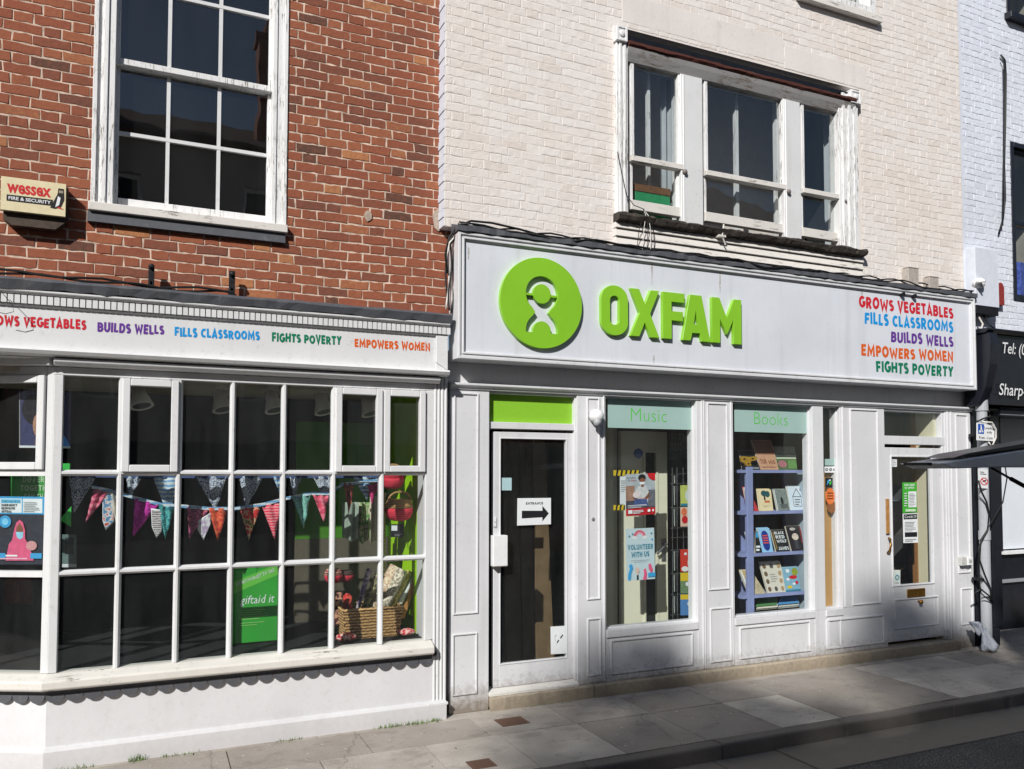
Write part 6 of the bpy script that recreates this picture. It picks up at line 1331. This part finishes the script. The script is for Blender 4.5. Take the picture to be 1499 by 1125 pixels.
card('sticker', rect(1308.5, 1318, 834, 856, .05), .0015, C((214, 224, 218), .5), [('a', .5, .5, .2, .34, .55, 0, 360, TEAL), ('r', .2, .1, .8, .16, GRY)], 'pale sticker with a teal ring low on the right hand door', 'sticker')
wx_ = PX(1366, 760, .1); g = MB(); g.box(wx_, wx_+.06, .085, .3, .1, 2.7, C((222, 214, 184), .6, .04, 4)); g.build('interior_wall', OB); g = MB(); g.box(wx_-.02, wx_+.06, .301, .36, .1, 2.7, C((150, 104, 62), .6)); g.build('interior_post', OB)
card('safety_sign', rect(1332, 1344, 815, 836, .5), .004, RED, [('r', .2, .55, .8, .85, W_), ('r', .2, .15, .8, .45, W_), ('d', .5, .7, .16, .1, RED)], 'red sign with white symbols inside the right hand door', 'sign')
g = MB(); v0 = P(1314, 745, .9); g.box(v0.x-.13, v0.x+.12, .9, 1.1, v0.z-.14, v0.z+.1, C((150, 200, 210), .5, .3, 8)); g.box(v0.x-.13, v0.x+.05, .89, .9, v0.z-.14, v0.z-.0, C((220, 226, 226), .5)); g.build('box', label='pale blue and white carton inside the right hand door', cat='box', bevel=.004)
g = MB(); v0 = P(1330, 840, .8); blob(g, (v0.x, .85, v0.z-.1), .17, fabric((150, 130, 84), (100, 84, 60), 8), 3, sc=(1.3, .6, 1.2)); g.build('sack', label='brown sack inside the foot of the right hand door', cat='sack', smooth=True)

# ------------------------------------------------------------------ bay window display
# spotlights hung from the display ceiling: one built, then copied
M_spot = C((214, 210, 202), .45, .06)
SPX = ((205, 581, .38), (324, 587, .5), (400, 588, .4), (472, 590, .4), (540, 588, .45))
def spot():
    v = P(205, 581, .38); t = thing('spotlight', 'x', 'spotlight', v, 'spotlights in the bay window')
    g = MB(); c = v; g.tube([c+Vector((0, 0, .09)), c+Vector((0, 0, bz1+.03-v.z))], .012, M_spot, 8); g.box(c.x-.04, c.x+.04, c.y-.02, c.y+.02, c.z+.09, bz1+.03, M_spot); g.build('bracket', t)
    g = MB(); g.lathe([(.05, .09), (.052, .02), (.085, -.075), (.075, -.078), (.05, -.06)], M_spot, c, 16); b = g.build('lamp_head', t, smooth=True); b.rotation_euler = (math.radians(-18), math.radians(-12), 0)
    g = MB(); g.lathe([(.04, -.058), (.066, -.07)], C((60, 60, 60), .3), c, 14); r = g.build('bulb', t); r.rotation_euler = (math.radians(-18), math.radians(-12), 0)
    for i in range(5): g = MB()
    return t
sp0 = spot(); SPL = ('white spotlight in the second bay column from the left', 'white spotlight in the third bay column, largest of the row', 'white spotlight in the fourth bay column', 'white spotlight in the fifth bay column before the dark green panel', 'white spotlight in the right casement of the bay')
SPL = ('white spotlight seen through the casement left of the middle of the bay', 'white spotlight in the plain pane right of that casement', 'white spotlight in the middle plain pane of the bay', 'white spotlight in the pane left of the twin casements', 'white spotlight in the first of the twin casements at the right')
for i, (a, b, Y) in enumerate(SPX):
    if i == 0: t = sp0
    else:
        t = sp0.copy(); COL.objects.link(t); t.location = P(a, b, Y); t.location.z = sp0.location.z
        for ch in sp0.children: c = ch.copy(); COL.objects.link(c); c.parent = t
    t['label'] = SPL[i]
# bunting
YU, YW = .14, .1
F1 = fabric((40, 60, 110), (206, 214, 220), 62, kind='vor'); F2 = fabric((120, 170, 214), (216, 226, 230), 60, kind='wave')
def garland(lab, flags, string, smat, Y):
    t = thing('bunting', lab, 'bunting', P(string[0][0], string[0][1], Y)); g = MB()
    for (a, b), (c, d) in zip(string, string[1:]):
        p0, p1 = P(a, b, Y), P(c, d, Y); g.add([p0+Vector((0, -.002, .012)), p1+Vector((0, -.002, .012)), p1+Vector((0, -.002, -.012)), p0+Vector((0, -.002, -.012)), p0+Vector((0, .002, .012)), p1+Vector((0, .002, .012)), p1+Vector((0, .002, -.012)), p0+Vector((0, .002, -.012))], [(0, 3, 2, 1), (4, 5, 6, 7), (0, 1, 5, 4), (3, 7, 6, 2)], smat)
    g.build('string', t)
    for i, (pts, m, l_, edge) in enumerate(flags):
        rq = random.Random(i*3+1); w3 = [P(x, y, Y) for x, y in pts]
        if edge:
            c = sum(w3, Vector())/len(w3); out = [c+(p-c)*1.12 for p in w3]; g = MB(); flagmesh(g, out, W_, rq, .004); o = g.build('flag', t, l_, smooth=True); o.modifiers.new('s', 'SOLIDIFY').thickness = .002
            g = MB(); flagmesh(g, [p+Vector((0, -.006, 0)) for p in w3], m, rq, .004); o = g.build('lining', o, smooth=True)
        else:
            g = MB(); flagmesh(g, w3, m, rq, .012); o = g.build('flag', t, l_, smooth=True); o.modifiers.new('s', 'SOLIDIFY').thickness = .002
def flagmesh(g, pts, m, rq, amp):
    """triangle (left top, right top, tip) subdivided and rippled"""
    if len(pts) == 3:
        a, b, c = pts; n = 8; ph = rq.uniform(0, 6); idx = {}; vs = []; fs = []
        for i in range(n+1):
            for j in range(n+1-i):
                p = a+(b-a)*(j/n)+(c-a)*(i/n); p = p+Vector((0, amp*math.sin(ph+j*1.7+i*.5)+amp*.5*math.sin(ph*2+i*2.1), 0)); idx[i, j] = len(vs); vs.append(p)
        for i in range(n):
            for j in range(n-i):
                fs.append((idx[i, j], idx[i+1, j], idx[i, j+1]))
                if j < n-i-1: fs.append((idx[i, j+1], idx[i+1, j], idx[i+1, j+1]))
        g.add(vs, fs, m)
    else: g.add(pts, [tuple(range(len(pts)))], m)
up = [((100, 694), (140, 699), (108.5, 751)), ((184, 697), (208, 698), (190, 730)), ((223, 697), (264, 699), (246.5, 755)), ((286, 697), (332, 697), (316, 748)), ((350, 697), (386, 697), (360, 745)), ((399, 697), (418, 697), (411, 726)), ((424, 697), (441, 698), (431, 731)), ((458, 697), (488, 697), (481, 741)), ((515, 697), (543, 698), (538, 733))]
garland('upper string of blue and white patterned triangle flags inside the bay', [(p, F1 if i % 3 != 2 else F2, None, False) for i, p in enumerate(up)], [(98, 694), (140, 696), (200, 697), (300, 697), (400, 697), (500, 697), (556, 697)], C((80, 96, 140), .8), YU)
cl = [(((137, 714), (161, 719), (125, 765)), fabric((196, 80, 112), (226, 130, 150), 40, kind='wave'), 'dusty pink flag', False), (((151, 726), (167, 723), (166, 762), (155, 773), (151, 760)), fabric((90, 140, 180), (232, 232, 228), 40, (200, 70, 60)), 'white edged patterned pennant', True), (((160, 719), (178, 722), (173, 778)), fabric((226, 220, 200), (206, 200, 180), 30), 'cream flag', False),
      (((197, 729), (232, 738), (194.5, 786)), fabric((196, 40, 160), (226, 70, 190), 50), 'bright magenta flag', False), (((222, 746), (237, 748), (236, 776), (229, 785), (223, 770)), fabric((120, 110, 116), (216, 212, 210), 120, kind='wave'), 'grey striped white edged pennant', True), (((231, 737), (255, 744), (242, 789)), fabric((40, 120, 130), (90, 180, 176), 40), 'teal flag', False),
      (((274, 741), (305, 746), (277, 788)), fabric((128, 48, 110), (196, 96, 110), 55), 'purple flag', False), (((291, 762), (307, 752), (308, 766), (298, 788), (290, 774)), fabric((226, 226, 226), (180, 160, 190), 40), 'white pennant', True), (((304, 743), (334, 744), (319, 791)), fabric((206, 62, 58), (226, 110, 62), 50), 'red orange flag', False),
      (((351, 743), (382, 741), (364, 790)), fabric((196, 44, 50), (222, 196, 150), 26, (120, 110, 60)), 'red floral flag', False), (((383, 739), (412, 736), (402, 790)), fabric((226, 60, 84), (240, 150, 160), 90, kind='wave'), 'pink red flag', False), (((427, 727), (455, 722), (445, 773)), fabric((60, 150, 136), (160, 214, 200), 70, kind='vor'), 'pale teal flag', False),
      (((458, 724), (481, 725), (474, 764)), fabric((216, 70, 100), (236, 130, 150), 40), 'pink flag', False), (((502, 706), (519, 707), (511, 752)), fabric((120, 40, 70), (216, 120, 40), 45, (60, 30, 40)), 'orange and plum flag', False), (((539, 710), (556, 704), (544, 739)), fabric((186, 40, 110), (216, 60, 130), 40), 'dark magenta flag', False)]
garland('lower string of bright mixed cloth flags inside the bay', cl, [(134, 712), (165, 719), (200, 729), (235, 738), (262, 740), (305, 744), (345, 744), (385, 738), (420, 729), (455, 722), (482, 722), (502, 708), (520, 707), (556, 702)], F2, YW)
# gift banner
Yb = .42; g = MB(); p4 = PQ([(343, 838), (406, 827), (411, 956), (339, 961)], Yb)
ML = C((150, 214, 120), .5); MG = C((60, 168, 62), .45, .06, 5); MG2 = C((110, 200, 76), .45, .05)
p4[0].z = p4[1].z = (p4[0].z+p4[1].z)/2+.03; p4[2].z = p4[3].z = bz0-.0
card('display_stand', p4, .02, MG, [('p', [(0, .8), (1, 1), (1, .86), (0, .64)], MG2), ('t', 'giftaid it', .14, .9, .5, .11, W_, .0, .25)]+lines(.14, .8, .3, .44, 5, ML, .3)+lines(.14, .7, .22, .28, 2, ML, .3), 'green display board lettered giftaid it in the bay', 'display board')
o = S.objects['display_stand']; g = MB(); n_ = 18; s_ = "DON'T FORGET TO TAX"
vs, fs, asp = textgeo(s_, .01, 0, 1); u0, u1 = (.06, .735), (.93, .905); out = []
for x, y in vs: out.append(bil(p4, u0[0]+(u1[0]-u0[0])*x, u0[1]+(u1[1]-u0[1])*x+y*.05)+Vector((0, -.004, 0)))
a_, b_, c_ = (out[i] for i in fs[0][:3])
if (b_-a_).cross(c_-a_).y > 0: fs = [f[::-1] for f in fs]
g.add(out, fs, W_); g.box(p4[3].x-.01, p4[2].x+.03, Yb+.03, Yb+.12, bz0-.012, bz0+.05, MG); g.build('lettering', o)
# hanging cloths at the back
def cloth(a, b, c, d, Y, m, lab, seed, taper=.0):
    rq = random.Random(seed); g = MB(); q = R4(a, b, c, d, Y); n, k = 14, 8; vs = []; 
    for j in range(k+1):
        for i in range(n+1):
            u, v = i/n, j/k; vs.append((q[0]+(q[1]-q[0])*(u*(1-taper*v)+taper*v*.5), Y+.02*math.sin(u*9+seed)+.012*math.sin(u*17+v*3), q[3]+(q[2]-q[3])*v+.02*v*math.sin(u*6+seed)))
    g.add(vs, [(j*(n+1)+i, (j+1)*(n+1)+i, (j+1)*(n+1)+i+1, j*(n+1)+i+1) for j in range(k) for i in range(n)], m); o = g.build('cloth', label=lab, cat='cloth', group='cloths hung at the back of the bay', smooth=True); o.modifiers.new('s', 'SOLIDIFY').thickness = .003
cloth(502, 524, 735, 790, .5, C((150, 164, 150), .9, .1), 'sage green cloth hanging behind the orange and plum flag', 1)
cloth(524, 540, 735, 793, .55, fabric((206, 196, 170), (90, 140, 70), 30), 'cream cloth with green leaves hanging in the bay', 2)
cloth(541, 554, 726, 795, .45, C((214, 206, 180), .9, .06), 'plain cream cloth hanging left of the round red baskets', 4)
cloth(555, 565, 722, 860, .6, fabric((190, 170, 130), (222, 206, 170), 60, kind='wave'), 'straw coloured woven strip hanging beside the green wall', 5)
# round woven baskets
M_red = fabric((196, 30, 60), (226, 70, 84), 120, kind='wave'); M_str = fabric((150, 110, 70), (196, 156, 100), 140, kind='wave'); M_blk = fabric((50, 40, 44), (90, 66, 60), 140, kind='wave')
def basket(px_, py_, r, Y, top, bot, lab, handle=True):
    v = P(px_, py_, Y); t = thing('basket', lab, 'basket', v-Vector((0, 0, r*.8)), 'round woven baskets'); g = MB()
    pr = [(r*.45, -r*.8), (r*.8, -r*.62), (r*.98, -.2*r), (r*1.0, .08*r)]; g.lathe(pr, bot, v, 22)
    g.lathe([(r*1.0, .08*r), (r*.96, .35*r), (r*.8, .68*r), (r*.78, .7*r)], top, v, 22); b = g.build('bowl', t, smooth=True)
    if handle: g = MB(); g.tube([v+Vector((-r*.8*math.cos(a), -.02, .62*r+r*.6*math.sin(a))) for a in [i*.314 for i in range(11)]], .009, M_str, 6); g.build('handle', t, smooth=True)
basket(574, 701, .1, .34, M_red, M_red, 'red woven basket hung highest at the bay right side')
basket(584, 745, .118, .3, M_str, M_red, 'red based straw topped woven basket below the plain red one')
basket(488, 842, .075, .5, fabric((206, 160, 140), (150, 60, 70), 90, kind='wave'), M_red, 'small pink striped woven basket left of the wicker basket', False)
basket(437 if False else 507, 842, .06, .55, M_blk, M_red, 'small dark and red woven basket beside the pink striped one', False)
v = P(577, 772, .27); card('tag', rect(572, 591, 767, 786, .26), .003, INK, [('r', .05, .5, .5, .9, W_)]+lines(.3, .9, .1, .3, 2, GRY, .3), 'black price tag hanging under the round red basket', 'tag')
# wicker basket of rolled cloths
M_wick = fabric((120, 84, 46), (212, 172, 116), 78, kind='wave')
def wicker():
    Yf = .2; q = R4(503, 590, 894, 948, Yf); x0, x1 = q[0], q[1]; z0, z1 = bz0-.005, q[3]; y0, y1 = Yf, Yf+.34
    t = thing('wicker_basket', 'square wicker basket holding rolled cloths at the right of the bay', 'basket', ((x0+x1)/2, (y0+y1)/2, z0))
    g = MB(); k = .03; n = 16; rows = 9
    A = [(x0+k, y0+k), (x1-k, y0+k), (x1-k, y1-k), (x0+k, y1-k)]; B = [(x0, y0), (x1, y0), (x1, y1), (x0, y1)]
    for s in range(4):
        a0, b0 = Vector(A[s]), Vector(A[(s+1) % 4]); a1, b1 = Vector(B[s]), Vector(B[(s+1) % 4]); vs = []
        for j in range(rows*2+1):
            f = j/(rows*2); p = a0.lerp(a1, f); q_ = b0.lerp(b1, f)
            for i in range(n*2+1):
                m = p.lerp(q_, i/(n*2)); d = (q_-p).normalized(); o = Vector((d.y, -d.x))*(.009*math.sin(i*math.pi/2+j*math.pi/2)); vs.append((m.x+o.x, m.y+o.y, z0+(z1-z0)*f))
        w = n*2+1; g.add(vs, [(j*w+i, j*w+i+1, (j+1)*w+i+1, (j+1)*w+i) for j in range(rows*2) for i in range(n*2)], M_wick)
    g.build('woven_sides', t, smooth=True)
    g = MB(); g.tube([(a, b, z1) for a, b in B+B[:1]], .013, M_wick, 8); g.build('rim', t, smooth=True)
    g = MB(); g.box(x0+k, x1-k, y0+k, y1-k, z0, z0+.02, M_wick); g.box(x0+.02, x1-.02, y0+.02, y1-.02, z1-.06, z1-.045, C((40, 120, 84), .9, .2)); g.build('lining', t)
    return x0, x1, y0, y1, z0, z1
wx0, wx1, wy0, wy1, wz0, wz1 = wicker()
rolls = [((523, 880), (541, 832), .02, fabric((206, 190, 196), (110, 90, 130), 30), 'lilac and white rolled cloth at the left of the wicker basket'), ((530, 884), (556, 838), .028, fabric((90, 84, 60), (170, 160, 120), 40), 'olive rolled cloth in the wicker basket'), ((540, 886), (580, 830), .05, fabric((226, 210, 180), (190, 140, 110), 34, (232, 222, 206)), 'cream floral rolled cloth in the middle of the wicker basket'), ((556, 888), (589, 834), .042, fabric((150, 140, 120), (226, 216, 196), 50), 'patterned beige rolled cloth leaning in the wicker basket'), ((566, 888), (600, 836), .024, fabric((216, 200, 130), (176, 160, 90), 40), 'yellowish rolled cloth leaning in the wicker basket'), ((573, 892), (608, 838), .026, C((226, 228, 224), .7, .05), 'plain white rolled paper leaning right out of the wicker basket')]
for i, (a, b, r, m, lab) in enumerate(rolls):
    Yr = .32+.03*(i % 3); p0, p1 = P(a[0], a[1]+14, Yr), P(b[0], b[1], Yr+.04); g = MB(); g.tube([p0, p0.lerp(p1, .5)+Vector((0, 0, .005)), p1], [r*.9, r*1.05, r*1.15], m, 14); g.tube([p1-(p1-p0).normalized()*.002, p1+(p1-p0).normalized()*.001], [r*.5, r*.5], INK, 10); g.build('cloth_roll', label=lab, cat='cloth roll', group='rolls in the wicker basket', smooth=True)
g = MB(); p0, p1 = P(588, 905, .36), P(612, 835, .36); g.slab([p1+Vector((-.01, 0, .01)), p1+Vector((.025, 0, 0)), p0+Vector((.025, 0, 0)), p0+Vector((-.01, 0, 0))], .02, C((176, 124, 70), .6, .2)); g.build('ruler', label='thin wooden slat leaning against the right side of the bay', cat='slat')
g = MB(); p4 = [P(607, 828, .6), P(619, 822, .18), P(619, 938, .18), P(606, 936, .6)]; g.slab(p4, .006, C((214, 218, 214), .5, .05)); g.build('panel', label='white board leaning on the green wall at the right end of the bay', cat='board')
for a, b, w_, m, lab in ((507, 942, .1, fabric((196, 40, 60), (226, 196, 180), 40), 'red and cream patterned pouch lying left of the wicker basket'), (595, 937, .09, fabric((206, 60, 70), (236, 190, 180), 50), 'red patterned pouch lying right of the wicker basket')):
    v = P(a, b, .16); g = MB(); blob(g, (v.x, .17, bz0+.03), w_*.75, m, int(a), sc=(1.1, .7, .42), amp=.12); g.build('pouch', label=lab, cat='pouch', group='pouches on the bay floor', smooth=True)
g = MB(); q = R4(489, 501, 866, 915, .4); g.slab(PQ([(492, 868), (502, 866), (499, 912), (489, 916)], .4), .02, fabric((216, 160, 130), (80, 40, 40), 30)); g.build('cushion', label='narrow peach patterned cushion standing left of the wicker basket', cat='cushion', bevel=.006)
g = MB(); blob(g, P(509, 882, .5), .055, fabric((206, 40, 50), (226, 90, 70), 30), 9, sc=(.7, .5, 1.2)); g.build('cloth_bundle', label='red cloth bundle behind the wicker basket', cat='cloth', smooth=True)
# posters at the canted end
def FP(px_, py_, depth):     # pixel onto the canted side's plane, set back by depth
    n = Vector((-math.sin(FA), -math.cos(FA), 0)); o = fo-n*depth; v = ray(px_, py_); c = Vector((0, CAMY, CAMZ)); t = (o-c).dot(n)/v.dot(n); return c+v*t
def fcard(name, pts, dep, *a, **k): return card(name, [FP(x, y, dep) for x, y in pts], *a, **k)
fcard('poster', [(-14, 726), (65.5, 727), (65, 826), (-14, 826)], .05, .0015, C((44, 46, 58), .5, .3, 30), [('r', 0, .74, 1, 1, BLU), ('r', .18, .76, .58, .97, W_), ('r', .6, .76, .96, .97, W_), ('r', .2, .9, .56, .96, C((120, 200, 236))), ('t', 'CORONAVIRUS', .21, .55, .91, .035, TEAL), ('t', 'EMERGENCY', .21, .5, .855, .035, INK, .02), ('t', 'RESPONSE', .21, .46, .81, .035, INK, .02), ('t', 'APPEAL', .21, .4, .765, .035, INK, .02)]+lines(.62, .93, .78, .94, 6, GRY, .3)+[('d', .29, .63, .11, .09, BLU), ('d', .29, .63, .06, .05, C((130, 206, 240))),
      ('p', [(.3, .06), (.36, .3), (.42, .36), (.46, .52), (.5, .62), (.56, .66), (.62, .62), (.66, .5), (.66, .38), (.74, .28), (.82, .06)], PNK), ('p', [(.49, .44), (.5, .55), (.56, .61), (.62, .54), (.63, .44), (.57, .37)], SKN), ('p', [(.49, .48), (.63, .48), (.62, .4), (.57, .37), (.51, .4)], C((150, 206, 230))), ('d', .78, .28, .1, .07, C((206, 150, 150))), ('r', .18, .12, .52, .145, W_), ('r', .18, .08, .7, .1, C((230, 180, 200))), ('r', .76, .09, .97, .17, BLU), ('r', .18, .1, .3, .17, BLU)], 'blue and pink poster of a masked person in a headscarf on the canted pane', 'poster')
gs = [P(x, y, .55) for x, y in ((16, 692), (84, 692), (84, 790), (16, 790))]
card('banner', gs, .01, C((60, 170, 70), .5, .05), [('t', 'DIFFERENT', .25, .99, .86, .09, C((200, 230, 190)), .02), ('t', 'TOGETHER', .2, .95, .73, .09, C((200, 230, 190)), .02), ('t', 'CAN CHANGE', .28, 1.0, .6, .09, C((200, 230, 190)), .02), ('t', 'WORLD', .5, .95, .47, .09, C((200, 230, 190)), .02)], 'green banner lettered DIFFERENT TOGETHER CAN CHANGE behind the canted pane', 'banner')
pp4 = [P(x, y, .13) for x, y in ((28, 572), (104, 574), (103, 656), (28, 655))]
card('portrait_poster', pp4, .008, C((66, 68, 108), .5, .2), [('r', 0, 0, 1, .04, W_), ('r', 0, .04, .02, 1, GRY), ('p', [(.3, .04), (.34, .25), (.48, .34), (.7, .34), (.9, .2), (1, .04)], C((96, 166, 236), .6, .15)), ('d', .32, .68, .27, .28, C((34, 28, 36))), ('p', [(.3, .04), (.32, .2), (.5, .2), (.54, .04)], C((150, 104, 90))), ('d', .4, .4, .14, .23, C((196, 146, 122), .5, .15)), ('p', [(.33, .32), (.48, .35), (.46, .26), (.39, .24)], W_), ('d', .36, .46, .022, .014, INK), ('d', .46, .47, .022, .014, INK), ('p', [(.4, .44), (.44, .38), (.39, .38)], C((160, 112, 94)))], 'dark portrait poster of a smiling person in blue hung behind the canted pane', 'poster')
for q_, lab in (((92, 102, 676, 689), 'small bright green box hanging left in the bay'), ((88, 104, 741, 771), 'bright green folded card standing left in the bay')):
    g = MB(); q = R4(*q_, .5); g.box(q[0], q[1], .5, .6, q[2], q[3]-.01, C((70, 206, 90), .5, .05)) if q_[0] == 92 else g.prism([(q[0], q[2]+.05), (q[1], q[2]), (q[1], q[3]), (q[0], q[3]-.09)], .5, .54, C((70, 206, 90), .5, .05)); g.build('green_box' if q_[0] == 92 else 'green_card', label=lab, cat='box' if q_[0] == 92 else 'card')
card('leaflet', rect(91, 112, 782, 830, .9), .004, C((110, 132, 130), .6, .1), [('r', .2, .4, .8, .9, C((50, 60, 62), .6, .3)), ('r', .0, .0, 1, .1, W_)], 'grey green leaflet board at the left end of the bay', 'leaflet')
fcard('poster', [(7, 845), (46, 846), (46, 884), (7, 884)], .9, .004, C((130, 62, 44), .5, .2), [('p', [(.4, .1), (.5, .8), (.6, .1)], C((170, 110, 80)))], 'dull orange leaflet low behind the canted pane', 'poster')
